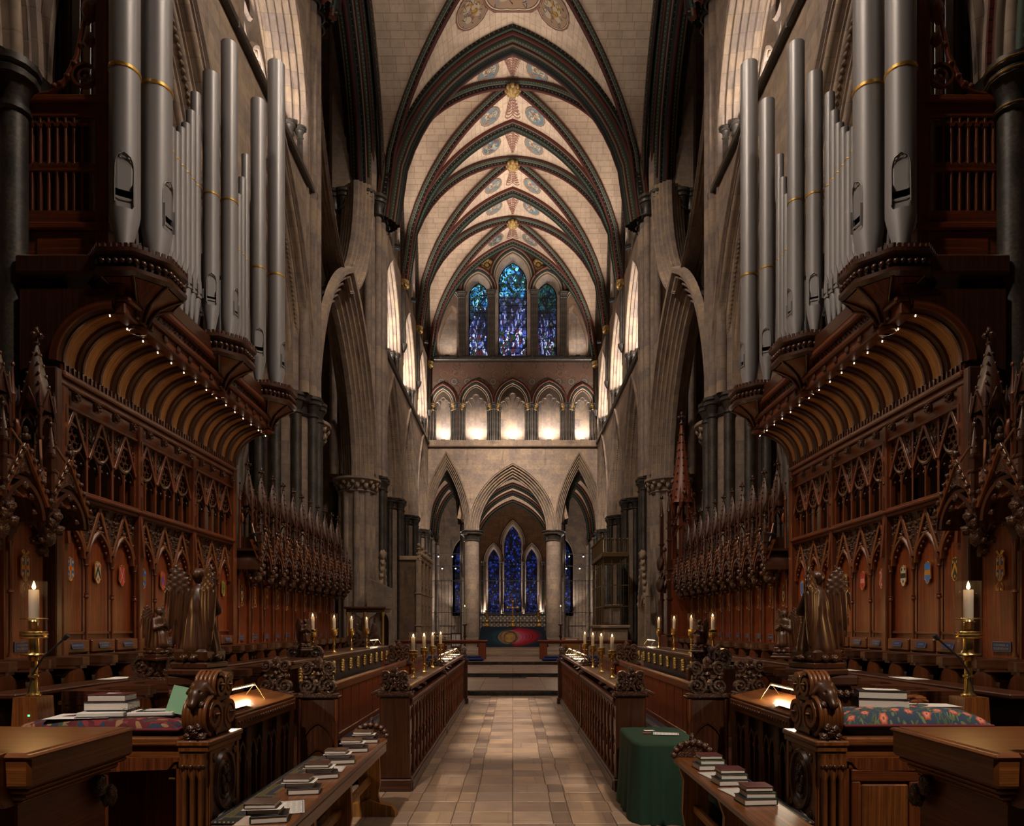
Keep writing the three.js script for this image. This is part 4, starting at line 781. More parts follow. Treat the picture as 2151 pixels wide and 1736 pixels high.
{
  const d0 = 7.1, d1 = 11.58, cx = 4.13, cy = 4.5;
  const cove = part('coved_soffit', organ), prof = (rx, ry, n = 10) => Array.from({ length: n + 1 }, (_, k) => { const t = k / n * PI / 2; return [-(cx + rx * cos(t)), cy + ry * sin(t)]; });
  const NR = 15, step = (d1 - d0) / (NR - 1);
  for (let k = 0; k < NR - 1; k++) { const g = new Geo(FW(d0 + k * step)); g.jit = true; g.sweep([[.0, step], [0, 0]], prof(.6, .56).reverse()); g.build('cove_panel', M.cove, cove); }
  for (let k = 0; k < NR; k++) new Geo(FW(d0 + k * step)).sweep([[0, .055], [-.03, .05], [-.045, .02], [-.065, .015], [-.065, -.015], [-.045, -.02], [-.03, -.05], [0, -.055]], prof(.6, .56).reverse().reverse()).build('cove_rib', M.oakDark, cove);
  // end plates of the cove
  for (const d of [d0 - .04, d1]) new Geo(FW(d)).ext([...prof(.62, .58), [-4.1, 5.24], [-5.1, 5.24], [-5.1, 4.4]], 0, .04).build('end_board', M.oakDark, organ);
  new Geo(FW(d0 - .05)).sweep([[-.05, .03], [-.05, -.02], [.03, -.02], [.03, .03]], prof(.62, .58, 12)).build('end_moulding', M.oak, organ);
  // front beam with studs and cresting
  const bm = wood(); bm.at(T(0, 0, 0)).box(-4.2, -4.03, 5.0, 5.13, -d1, -d0, .015).box(-4.18, -3.98, 5.13, 5.2, -d1, -d0, .02).box(-4.2, -4.05, 5.2, 5.32, -d1, -d0, .01).box(-4.2, -3.97, 5.32, 5.4, -d1, -d0, .02); bm.build('front_beam', M.oak, organ);
  const stud = new Geo().box(-.02, .03, -.035, .035, -.035, .035, .012).geom(); for (let d = d0 + .2; d < d1; d += .3) piece('beam_stud', stud, M.oakDark, organ, [-4.03, 5.07, -d]);
  const qf = new Geo(); qf.at(RY(PI / 2)); for (const [x, y] of [[.028, 0], [-.028, 0], [0, .028], [0, -.028]]) qf.at(mul(RY(PI / 2), T(x, y, 0))).sweep([[.008, .006], [-.008, .006], [-.008, -.006], [.008, -.006]].reverse(), circle(0, 0, .026, 8).reverse(), { closed: true }); const qg = qf.geom();
  for (let d = d0 + .1; d < d1; d += .125) piece('quatrefoil', qg, M.oakDark, organ, [-4.04, 5.26, -d]);
  const top = wood(); top.box(-5.15, -4.0, 5.4, 5.6, -d1 - .1, -d0 + .05, .02); top.build('loft_floor', M.oakDark, organ);
  wood().box(-5.2, -4.55, 5.6, 7.2, -d1 - .05, -d0 - .25).build('organ_dark_backing', M.oakDark, organ);  // dark box added so the gaps between the pipes read dark
  for (let d = 7.9; d < 11.4; d += .16) wood().box(-4.56, -4.52, 5.6, 7.2, -d - .03, -d).build('body_slat', M.oakDark, organ);
  // canted corbels under the tall pipes
  for (const d of [7.44, 9.48, 11.32]) {
    const c = part('corbel', organ); const w = .44;
    const g = wood(); g.at(mul(T(-4.08, 0, -d), RY(PI / 8))).lathe([[.03, 4.93], [.09, 4.95], [.1, 4.99], [.07, 5.02], [.09, 5.08], [.16, 5.2], [.3, 5.3], [w - .02, 5.36]], 0, 0, 8); g.build('flared_bracket', M.oak, c);
    const ribs = new Geo(); for (let k = 0; k < 8; k++) { const a = k * PI / 4 + PI / 8; ribs.at(mul(T(-4.08, 0, -d), RY(-a))).tube([[.09, 5.04, 0], [.12, 5.12, 0], [.2, 5.23, 0], [.34, 5.32, 0], [w, 5.37, 0]], .022, 6); } ribs.build('bracket_rib', M.oakDark, c);
    const rim = wood(); rim.at(mul(T(-4.08, 0, -d), RY(PI / 8))).lathe([[w, 5.36], [w + .04, 5.4], [w + .04, 5.44], [w - .02, 5.46], [w - .02, 5.56], [w + .05, 5.6], [w + .05, 5.64], [0, 5.64]], 0, 0, 8); rim.build('corbel_rim', M.oakDark, c);
    const bt = new Geo(); for (let k = 0; k < 8; k++) for (let q = -3; q <= 3; q++) { const a = k * PI / 4, R = (w + .05) * cos(PI / 8); bt.at(mul(T(-4.08, 0, -d), RY(-a))).box(R - .03, R, 5.64, 5.68, q * .058 - .018, q * .058 + .018); if (q > -3 && q < 3) bt.lump(R - .03, 5.51, q * .07, .03, .035, .03, { nu: 6, nv: 4 }); } bt.build('brattishing', M.oakDark, c).userData.kind = 'stuff';
  }
  // cornice, crest and frieze over the stall panels
  const e = wood(); e.box(-4.9, -4.7, 4.28, 4.36, -d1, -d0, .015).box(-4.9, -4.66, 4.36, 4.42, -d1, -d0, .015).box(-4.9, -4.7, 4.42, 4.5, -d1, -d0, .01); e.build('cornice', M.oak, organ);
  const crest = new Geo(); for (let d = d0 + .03; d < d1; d += .075) crest.box(-4.72, -4.68, 4.42, 4.5, -d - .02, -d).box(-4.715, -4.69, 4.485, 4.5, -d - .06, -d); crest.build('crenellated_crest', M.oakDark, organ);
  const ro = new Geo(); ro.box(-.02, .02, -.05, .05, -.045, .045, .01); for (let k = 0; k < 5; k++) ro.lump(.03, .028 * sin(k * 1.257), .028 * cos(k * 1.257), .02, .022, .022, { nu: 6, nv: 4 }); const rg = ro.geom();
  for (let k = 0; k < 12; k++) piece('rosette', rg, M.oakDark, organ, [-4.69, 4.2, -(d0 + .22 + k * .37)]);
  // west end of the case: panelled side with traceried openings, post and pierced crest
  const side = part('case_side', organ), z = -7.3;
  let g = wood(); g.box(-5.2, -4.34, 5.6, 5.98, z - .06, z, .01).box(-5.2, -4.3, 5.98, 6.06, z - .08, z + .04, .015).box(-5.2, -4.34, 6.06, 6.2, z - .05, z, .005).box(-5.2, -4.34, 7.2, 7.34, z - .05, z, .01).box(-5.2, -4.3, 7.34, 7.42, z - .08, z + .04, .015).box(-4.46, -4.32, 5.6, 9.0, z - .12, z + .02, .012); g.build('case_frame', M.oakRed, side);
  wood().box(-5.08, -4.54, 5.68, 5.9, z - .03, z + .015, .008).build('base_panel', M.oakRed, side);
  wood().box(-5.2, -4.46, 6.1, 7.3, z - .3, z - .26).build('case_void_backing', M.oakDark, side);  // dark board in place of the shade behind the grille
  for (let k = 0; k < 8; k++) { const x = -5.15 + k * .09; wood().box(x - .012, x + .012, 6.2, 7.2, z - .045, z - .005, .004).build('grille_bar', M.oakRed, side); if (k < 7) for (const y of [6.66, 7.1]) new Geo(mul(FW(7.32), T(x + .045, y, 0))).sweep([[.012, .02], [-.012, .02], [-.012, -.02], [.012, -.02]], arch(.034, .02, 0, 0, 5)).build('grille_arch', M.oakRed, side); }
  wood().box(-5.2, -4.46, 6.62, 6.7, z - .04, z, .006).build('grille_rail', M.oakRed, side);
  const cr = new Geo(); cr.at(FW(7.3)); cr.tube([[-5.15, 7.42, 0], [-4.95, 7.45, 0], [-4.8, 7.56, 0], [-4.66, 7.85, 0], [-4.56, 8.3, 0], [-4.47, 8.6, 0]], .025, 6); for (const [x, y, r2] of [[-4.58, 7.64, .12], [-4.58, 7.64, .05]]) cr.at(mul(FW(7.3), T(x, y, 0))).sweep([[.014, .02], [-.014, .02], [-.014, -.02], [.014, -.02]], circle(0, 0, r2, 14).reverse(), { closed: true }); cr.at(FW(7.3)); for (let k = 0; k < 6; k++) cr.lump(-4.9 + k * .07, 7.52 + k * k * .028, 0, .04, .045, .03, { nu: 7, nv: 5 }); cr.lump(-4.52, 8.35, 0, .09, .12, .05).lump(-4.52, 8.02, 0, .06, .07, .04); cr.build('pierced_crest', M.oakRed, side);
  g = new Geo(); g.lump(-4.39, 8.75, z - .05, .1, .1, .1); g.build('post_finial', M.oakRed, side);
  wood().box(-5.2, -4.8, 4.45, 5.6, z - .06, z + .1).build('lower_board', M.oakDark, side);
  // wooden bass pipes in the gloom behind
  for (let k = 0; k < 5; k++) wood().box(-5.25 + k * .12, -5.15 + k * .12, 7.4, 9.6 - k * .22 + (k % 2) * .3, -7.9, -7.75, .008).build('wooden_pipe', M.oakDark, side);
}
mirror(organ);
// ---------------------------------------------------------------- choir stalls
const US = basis([0, 0, -1], [0, 1, 0], [-1, 0, 0], [0, 0, 0]);   // local: first axis east along the row, second up, third into the wall
const stick = [[.012, .016], [-.012, .016], [-.012, -.016], [.012, -.016]];
const rect = (a, b, c, d) => [[b, d], [a, d], [a, c], [b, c]];     // profile between offsets a..b, depths c..d
// heraldry: one atlas of shields
const SHC = 8, SHR = 5;
const shieldSpec = [
  ['#2f4f9c', 'cross', '#b8862f', '#b43a2a'], ['#b9ad92', 'chev', '#1c2620', '#b43a3a'], ['#b8343c', 'saltire', '#b9ad92', '#8a2030'], ['#31549e', 'fess', '#7a6a2c', '#8f9cc0'], ['#b8343c', 'chev', '#3f4f9c', '#a07a2c'], ['#3566a8', 'bend', '#9a7a2c', '#3566a8'], ['#b9b0a0', 'chief', '#b43a3a', '#8c8c7c'], ['#2f57a2', 'chief', '#a9b6cc', '#2f57a2'], ['#5c6a3a', 'plain', '#9a8a3c', '#2c3a1c'],
  ['#3a62ac', 'plain', '#9fb0d0', '#3a62ac'], ['#6a7a62', 'plain', '#a9a486', '#3a4a3a'], ['#4a74b8', 'pale', '#8fa8d0', '#2c4a80'], ['#c9bfb0', 'bend', '#b4303a', '#c9bfb0'], ['#b8343c', 'fess', '#d08a80', '#8a2030'], ['#b43a3a', 'chev', '#9a8f78', '#c9bfb0'], ['#c0b8a4', 'fess', '#1f2620', '#1f2620'], ['#3f78c0', 'fess', '#b8862f', '#3f78c0'], ['#1f2a20', 'chev', '#b8862f', '#b8862f'],
  ['#263a44', 'zig', '#8a6a2c', '#3566b0'], ['#c4bfb6', 'chief', '#223a70', '#1c1c20'], ['#7a2430', 'pale', '#b8862f', '#3a3040'], ['#31549e', 'pale', '#2a3a6a', '#b8862f'], ['#7a2a2a', 'fess', '#b8862f', '#3a3030'], ['#3a3c40', 'chev', '#8a7a4a', '#2a2c30'],
];
const shieldTex = canvasTex(SHC * 96, SHR * 144, (x, w, h) => {
  x.fillStyle = '#7a5a20'; x.fillRect(0, 0, w, h);
  shieldSpec.forEach(([bg, k, a, b], i) => {
    const X = (i % SHC) * 96, Y = Math.floor(i / SHC) * 144; x.save(); x.beginPath(); x.rect(X, Y, 96, 144); x.clip(); x.fillStyle = bg; x.fillRect(X, Y, 96, 144); x.fillStyle = a;
    if (k === 'cross') { x.fillRect(X + 36, Y, 24, 144); x.fillRect(X, Y + 56, 96, 24); x.fillStyle = b; x.fillRect(X + 36, Y + 56, 24, 24); x.fillStyle = '#a9b6cc'; for (const [p, q] of [[16, 26], [78, 26], [16, 104], [78, 104]]) { x.beginPath(); x.arc(X + p, Y + q, 10, 0, 7); x.fill(); } }
    if (k === 'chev') { x.strokeStyle = a; x.lineWidth = 20; x.beginPath(); x.moveTo(X - 4, Y + 126); x.lineTo(X + 48, Y + 40); x.lineTo(X + 100, Y + 126); x.stroke(); x.fillStyle = b; for (const [p, q] of [[22, 26], [74, 26], [48, 116]]) { x.beginPath(); x.arc(X + p, Y + q, 10, 0, 7); x.fill(); } }
    if (k === 'saltire') { x.strokeStyle = a; x.lineWidth = 8; x.beginPath(); x.moveTo(X, Y); x.lineTo(X + 96, Y + 144); x.moveTo(X + 96, Y); x.lineTo(X, Y + 144); x.stroke(); }
    if (k === 'fess') { x.fillRect(X, Y + 54, 96, 34); x.fillStyle = b; for (const [p, q] of [[22, 26], [74, 26], [48, 112]]) { x.beginPath(); x.arc(X + p, Y + q, 11, 0, 7); x.fill(); } }
    if (k === 'bend') { x.save(); x.translate(X + 48, Y + 72); x.rotate(.98); x.fillRect(-110, -13, 220, 26); x.restore(); }
    if (k === 'chief') { x.fillRect(X, Y, 96, 44); x.fillStyle = b; x.beginPath(); x.arc(X + 48, Y + 92, 22, 0, 7); x.fill(); for (const p of [24, 72]) { x.beginPath(); x.arc(X + p, Y + 22, 8, 0, 7); x.fill(); } }
    if (k === 'pale') { x.fillRect(X + 32, Y, 32, 144); x.fillStyle = b; x.fillRect(X, Y + 96, 96, 8); }
    if (k === 'plain') { x.strokeStyle = a; x.lineWidth = 6; x.strokeRect(X + 14, Y + 14, 68, 116); x.fillStyle = b; x.beginPath(); x.arc(X + 48, Y + 70, 16, 0, 7); x.fill(); }
    if (k === 'zig') { for (let r = 0; r < 4; r++) { x.fillStyle = ['#263a44', '#8a6a2c', '#1f3238', '#8a6a2c'][r]; x.beginPath(); x.moveTo(X, Y + r * 36 - 8); for (let q = 0; q <= 6; q++) x.lineTo(X + q * 16, Y + r * 36 + (q % 2 ? 20 : -8)); x.lineTo(X + 96, Y + 150); x.lineTo(X, Y + 150); x.fill(); } x.fillStyle = b; x.fillRect(X, Y + 112, 96, 32); }
    x.restore();
  });
});
M.shield = Mt({ map: shieldTex, roughness: .5 });
const shieldPts = [[-.5, .86], [-.36, .9], [-.28, .98], [-.12, .93], [0, 1], [.12, .93], [.28, .98], [.36, .9], [.5, .86], [.44, .6], [.5, .34], [.48, .2], [.3, .14], [.2, .02], [0, -.04], [-.2, .02], [-.3, .14], [-.48, .2], [-.5, .34], [-.44, .6]];
const shieldGeo = {};
function shield(parent, idx, u, v, w, W = .115, H = .24, gilt = false, mat4 = US) {
  const key = idx + '_' + W; let e = shieldGeo[key];
  if (!e) {
    const g = new Geo(mat4), X = (idx % SHC) / SHC, Y = 1 - (Math.floor(idx / SHC) + 1) / SHR;
    const P = shieldPts.map(([a, b]) => [a * W, b * H]); g.ext(P, -.012, 0, [], {});
    for (let k = 0; k < g.t.length / 2; k++) { const q = V(g.p[3 * k], g.p[3 * k + 1], g.p[3 * k + 2]), uu = -q.z / W + .5, vv = q.y / H; g.t[2 * k] = X + Math.max(.02, Math.min(.98, uu)) / SHC; g.t[2 * k + 1] = Y + Math.max(.02, Math.min(.98, (vv + .04) / 1.04)) / SHR; }
    const r = new Geo(mat4); r.sweep([[.006, -.006], [0, -.014], [-.006, -.012], [-.006, 0]].reverse(), [...P].reverse(), { closed: true });
    e = shieldGeo[key] = [g.geom(), r.geom()];
  }
  const o = part('heraldic_shield', parent); o.position.set(-w, v, -u);
  piece('shield_face', e[0], M.shield, o); piece('shield_rim', e[1], M.gold, o);
  if (gilt) { if (!shieldGeo.rib) { const g = new Geo(mat4); for (const s of [-1, 1]) { g.tube([[s * .02, -.03, -.01], [s * .05, -.06, -.012], [s * .045, -.1, -.01], [s * .015, -.1, -.012], [s * .02, -.075, -.01]], .007, 5); g.tube([[0, H + .0, -.01], [s * .03, H + .05, -.012], [s * .05, H + .04, -.01], [s * .02, H + .01, -.01]], .007, 5); } shieldGeo.rib = g.geom(); } piece('gilt_ribbon', shieldGeo.rib, M.gold, o).userData.kind = 'stuff'; }
  return o;
}
// blue name boards
const PL = [['COOMBE &', 'HARNHAM'], ['WARMINSTER', ''], ['GRIMSTON', 'YETMINSTER'], ['NETHERBURY', 'IN TERRA'], ['BEMINSTER', 'PRIMA'], ['HIGHWORTH', ''], ['BISHOP', 'WIVELSFORD'], ['CALNE', '']];
const plateTex = canvasTex(512, 512, (x) => { PL.forEach(([a, b], k) => { const X = (k % 2) * 256, Y = Math.floor(k / 2) * 128; x.fillStyle = '#1d3566'; x.fillRect(X, Y, 256, 128); x.strokeStyle = '#8a6a3a'; x.lineWidth = 7; x.strokeRect(X + 5, Y + 5, 246, 118); x.fillStyle = '#98855c'; x.font = 'bold 36px serif'; x.textAlign = 'center'; if (b) { x.fillText(a, X + 128, Y + 56, 226); x.fillText(b, X + 128, Y + 100, 226); } else x.fillText(a, X + 128, Y + 78, 226); }); });
M.plate = Mt({ map: plateTex, roughness: .55 });
const plateGeo = {};
function nameplate(parent, k, u, v, w, W = .2, H = .1, tilt = .25) {
  const key = k + '_' + W; if (!plateGeo[key]) { const g = new Geo(US); const X = (k % 2) / 2, Y = 1 - (Math.floor(k / 2) + 1) / 4; g.box(-W / 2, W / 2, 0, H, -.012, 0, .002); for (let i = 0; i < g.t.length / 2; i++) { g.t[2 * i] = X + (.5 - g.p[3 * i + 2] / W) / 2; g.t[2 * i + 1] = Y + g.p[3 * i + 1] / H / 4; } plateGeo[key] = g.geom(); }
  const m = piece('name_board', plateGeo[key], M.plate, parent, [-w, v, -u]); m.rotation.z = tilt; return m;
}
const cache = {}; const cached = (k, f) => cache[k] || (cache[k] = f());
// ---- panelled bay with three gabled arches below and three traceried lights above
function panelBay(d0, W, shields, group, label) {
  const o = thing('stall_panelling', label, 'panelling', [-4.75, 0, -d0], 0, group), pw = W / 3;
  const P = (name, key, mat, mk, u = 0, v = 0, w = 0, parent = o) => piece(name, cached(key, () => { const g = new Geo(US); g.jit = true; mk(g); return g.geom(); }), mat, parent, [-w, v, -u]);
  P('post', 'pb_post', M.oak, (g) => { g.box(.002, .1, .6, 4.27, -.06, .14, .012); });
  P('post_niche', 'pb_pniche', M.oakDark, (g) => { for (const y of [3.3, 3.75, 4.0]) { g.at(mul(US, T(.05, y, 0))).ext([[-.012, -.1], [.012, -.1], [.012, .06], [0, .09], [-.012, .06]], -.066, -.05); } g.at(US).lump(.05, 3.55, -.065, .018, .02, .012, { nu: 6, nv: 4 }); });
  P('buttress', 'pb_butt', M.oak, (g) => { g.at(mul(US, basis([0, 0, 1], [0, 1, 0], [1, 0, 0], [.05, 2.42, 0]))).ext([[-.06, .2], [-.1, .2], [-.06, .68]], -.025, .025); });
  P('middle_rail', 'pb_rail', M.oak, (g) => { g.box(0, W, 3.12, 3.16, -.05, .05, .008).box(0, W, 3.16, 3.2, -.085, .05, .012).box(0, W, 3.2, 3.23, -.05, .05, .008); });
  P('top_rail', 'pb_top', M.oak, (g) => { g.box(0, W, 4.09, 4.27, -.02, .06, .006).box(0, W, 4.07, 4.1, -.04, .05, .006); });
  P('dark_void_board', 'pb_void', M.oakDark, (g) => { g.box(0, W, 3.15, 4.1, .45, .5); });  // dark board standing in for the shaded gap behind the tracery
  for (let k = 0; k < 3; k++) {
    const u = pw * (k + .5);
    P('back_board', 'pb_board' + k, M.oakRed, (g) => { g.du = k * 1.3; g.box(-pw / 2 + .01, pw / 2 - .01, .8, 2.98, .05, .08); }, u);
    P('panel_edge', 'pb_edge', M.oak, (g) => { g.box(-pw / 2, pw / 2, 1.66, 1.69, .02, .06, .004).box(-pw / 2, pw / 2, 1.44, 1.5, .02, .06, .004); }, u);
    P('carved_spandrel', 'pb_sp', M.carved, (g) => {
      g.ext([[-pw / 2, 2.5], ...arch(pw / 2 - .045, .16, 0, 2.5, 8), [pw / 2, 2.5], [pw / 2, 3.13], [-pw / 2, 3.13]], .02, .05);
      for (let q = 0; q < 120; q++) { const a = hash(q, 3), b = hash(q, 7), x = (a - .5) * pw * .94, y = 2.62 + b * .48; if (Math.abs(x) < .2 && y < 2.5 + rise(Math.max(.01, pw / 2 - .03 - Math.abs(x) * .2), .16) * Math.sqrt(Math.max(0, 1 - (x / (pw / 2)) ** 2)) + .02) continue; g.lump(x, y, .012, .015, .019, .016, { ph: q, nu: 6, nv: 4 }); }
    }, u);
    P('arch_roll', 'pb_ar', M.oak, (g) => { g.at(mul(US, T(0, 2.5, 0))).sweep([[-.012, .05], [-.02, .02], [-.01, -.012], [.012, -.018], [.03, .0], [.03, .02]], arch(pw / 2 - .045, .16, 0, 0, 9)); for (let q = 0; q < 7; q++) { const t = .16 + q * .115, p = arch(pw / 2 - .075, .16, 0, 0, 20)[Math.round(t * 40)]; g.lump(p[0], p[1], .02, .017, .02, .016, { nu: 6, nv: 4 }); } }, u);
    P('gable', 'pb_gab', M.oakMid, (g) => { for (const s of [-1, 1]) g.bar([s * (pw / 2 - .01), 2.58, -.0], [0, 3.1, -.0], .045, .022, [0, 0, 1], .004); g.lump(-.02, 2.83, .0, .022, .02, .02, { nu: 7, nv: 5 }).lump(.02, 2.83, 0, .022, .02, .02, { nu: 7, nv: 5 }).lump(0, 2.865, 0, .02, .022, .02, { nu: 7, nv: 5 }); }, u);
    for (const s of k === 0 ? [-1, 1] : [1]) P('colonnette', 'pb_col', M.oak, (g) => { g.lathe([[.03, .9], [.03, 1.46], [.02, 1.5], [.024, 1.53], [.016, 1.56], [.016, 2.06], [.028, 2.07], [.028, 2.085], [.02, 2.1], [.028, 2.115], [.016, 2.12], [.016, 2.4], [.03, 2.43], [.022, 2.45], [.034, 2.49], [.034, 2.52], [0, 2.52]], 0, 0, 9); }, u + s * pw / 2);
    // upper light
    P('upper_mullion', 'pb_mul', M.oak, (g) => { for (const x of [-pw / 2, 0, pw / 2]) { const r = x ? .02 : .012; g.box(x - r, x + r, 3.22, x ? 4.08 : 3.6, -.01, .05, .005); } }, u);
    P('upper_arch', 'pb_uar', M.oakDark, (g) => { for (const s of [-1, 1]) { g.at(mul(US, T(s * pw / 4, 3.5, .02))).sweep(stick.map(([a, b]) => [a * .8, b]), arch(pw / 4 - .012, .06, 0, 0, 7)); for (const q of [-1, 1]) g.lump(q * .055, .04, 0, .018, .018, .014, { nu: 6, nv: 4 }); } }, u);
    P('tracery_wheel', 'pb_whl', M.oakDark, (g) => {
      const R = .148, y = 3.78; g.at(mul(US, T(0, y, .0))).sweep([[.018, .03], [0, .04], [-.016, .03], [-.02, -.005], [0, -.02], [.018, -.01]].reverse().reverse(), circle(0, 0, R, 20).reverse(), { closed: true });
      for (let q = 0; q < 7; q++) { const a = q / 7 * 2 * PI, rr2 = q < 6 ? .085 : 0; const X = q < 6 ? .085 * cos(q / 6 * 2 * PI) : 0, Y = q < 6 ? .085 * sin(q / 6 * 2 * PI) : 0; g.at(mul(US, T(X, y + Y, .015))).sweep(stick.map(([m, n]) => [m * .55, n * .7]), circle(0, 0, .042, 9).reverse(), { closed: true }); for (let e = 0; e < 4; e++) g.lump(.034 * cos(e * PI / 2 + a), .034 * sin(e * PI / 2 + a), 0, .011, .011, .012, { nu: 5, nv: 4 }); }
    }, u);
    P('upper_gable', 'pb_ugab', M.oak, (g) => { for (const s of [-1, 1]) g.bar([s * (pw / 2 - .02), 3.62, -.015], [0, 4.08, -.015], .04, .03, [0, 0, 1], .004); }, u);
    P('upper_spandrel', 'pb_usp', M.carved, (g) => { for (const s of [-1, 1]) { g.ext([[s * .015, 4.08], [s * (pw / 2), 4.08], [s * (pw / 2), 3.62]], .01, .03); for (let q = 0; q < 26; q++) { const a = hash(q, 13), b = hash(q, 17), y = 3.68 + b * .38, x = s * (pw / 2 - .02 - a * (y - 3.62) * .42); g.lump(x, y, .006, .018, .02, .012, { ph: q, nu: 6, nv: 4 }); } } }, u);
    shield(o, shields[k], u, 2.25, .03);
    nameplate(o, [1, 2, 3, 6, 5, 7][(shields[k] + k) % 6], u, 1.5, -.06, .2, .085, .3);
    P('plate_block', 'pb_blk', M.oak, (g) => { g.box(-pw / 2 + .02, pw / 2 - .02, 1.46, 1.6, -.05, .06, .01); }, u);
  }
  return o;
}
const PB = 1.462, gp = 'panelled stall backs under the organ lofts';
[[7.12, [0, 1, 2], 'oak stall panelling with blue cross, black chevron and red shields'], [8.58, [3, 4, 5], 'oak stall panelling with blue and red shields in the middle, red-cushion side'], [10.04, [6, 7, 8], 'oak stall panelling next to the spired canopies, partly behind the angel, red-cushion side']].forEach(([d, s, l]) => panelBay(d, PB, s, gp, l));
const endPost = thing('panelling_end_post', 'slim oak end post closing the stall panelling beside the canopied stalls', 'post', [-4.75, 0, -11.52], 0, 'panelling end posts'); wood().at(US).box(-.05, .07, .6, 4.42, -.07, .14, .012).build('post_shaft', M.oak, endPost); mirror(endPost);
{
  const near = thing('panelling_end_post', 'oak corner post of the organ loft next to the gabled canopy', 'post', [-4.75, 0, -7.1], 0, 'loft corner posts'); wood().at(US).box(-.1, .0, .6, 4.42, -.07, .2, .012).build('post_shaft', M.oakDark, near); mirror(near);
  const rs = [[7.12, [17, 16, 15], 'oak stall panelling with white, sky blue and gold chevron shields'], [8.58, [14, 13, 12], 'oak stall panelling with three red and white shields'], [10.04, [11, 10, 9], 'oak stall panelling with pale blue shields, partly behind the angel, green-table side']];
  for (const [d, s, l] of rs) { const o = panelBay(d, PB, s, gp, l); o.position.x *= -1; o.scale.x = -1; o.traverse((c) => { if (c.name === 'name_board' || c.name === 'heraldic_shield') c.scale.z = -1, c.name === 'name_board' && 0; }); }
}
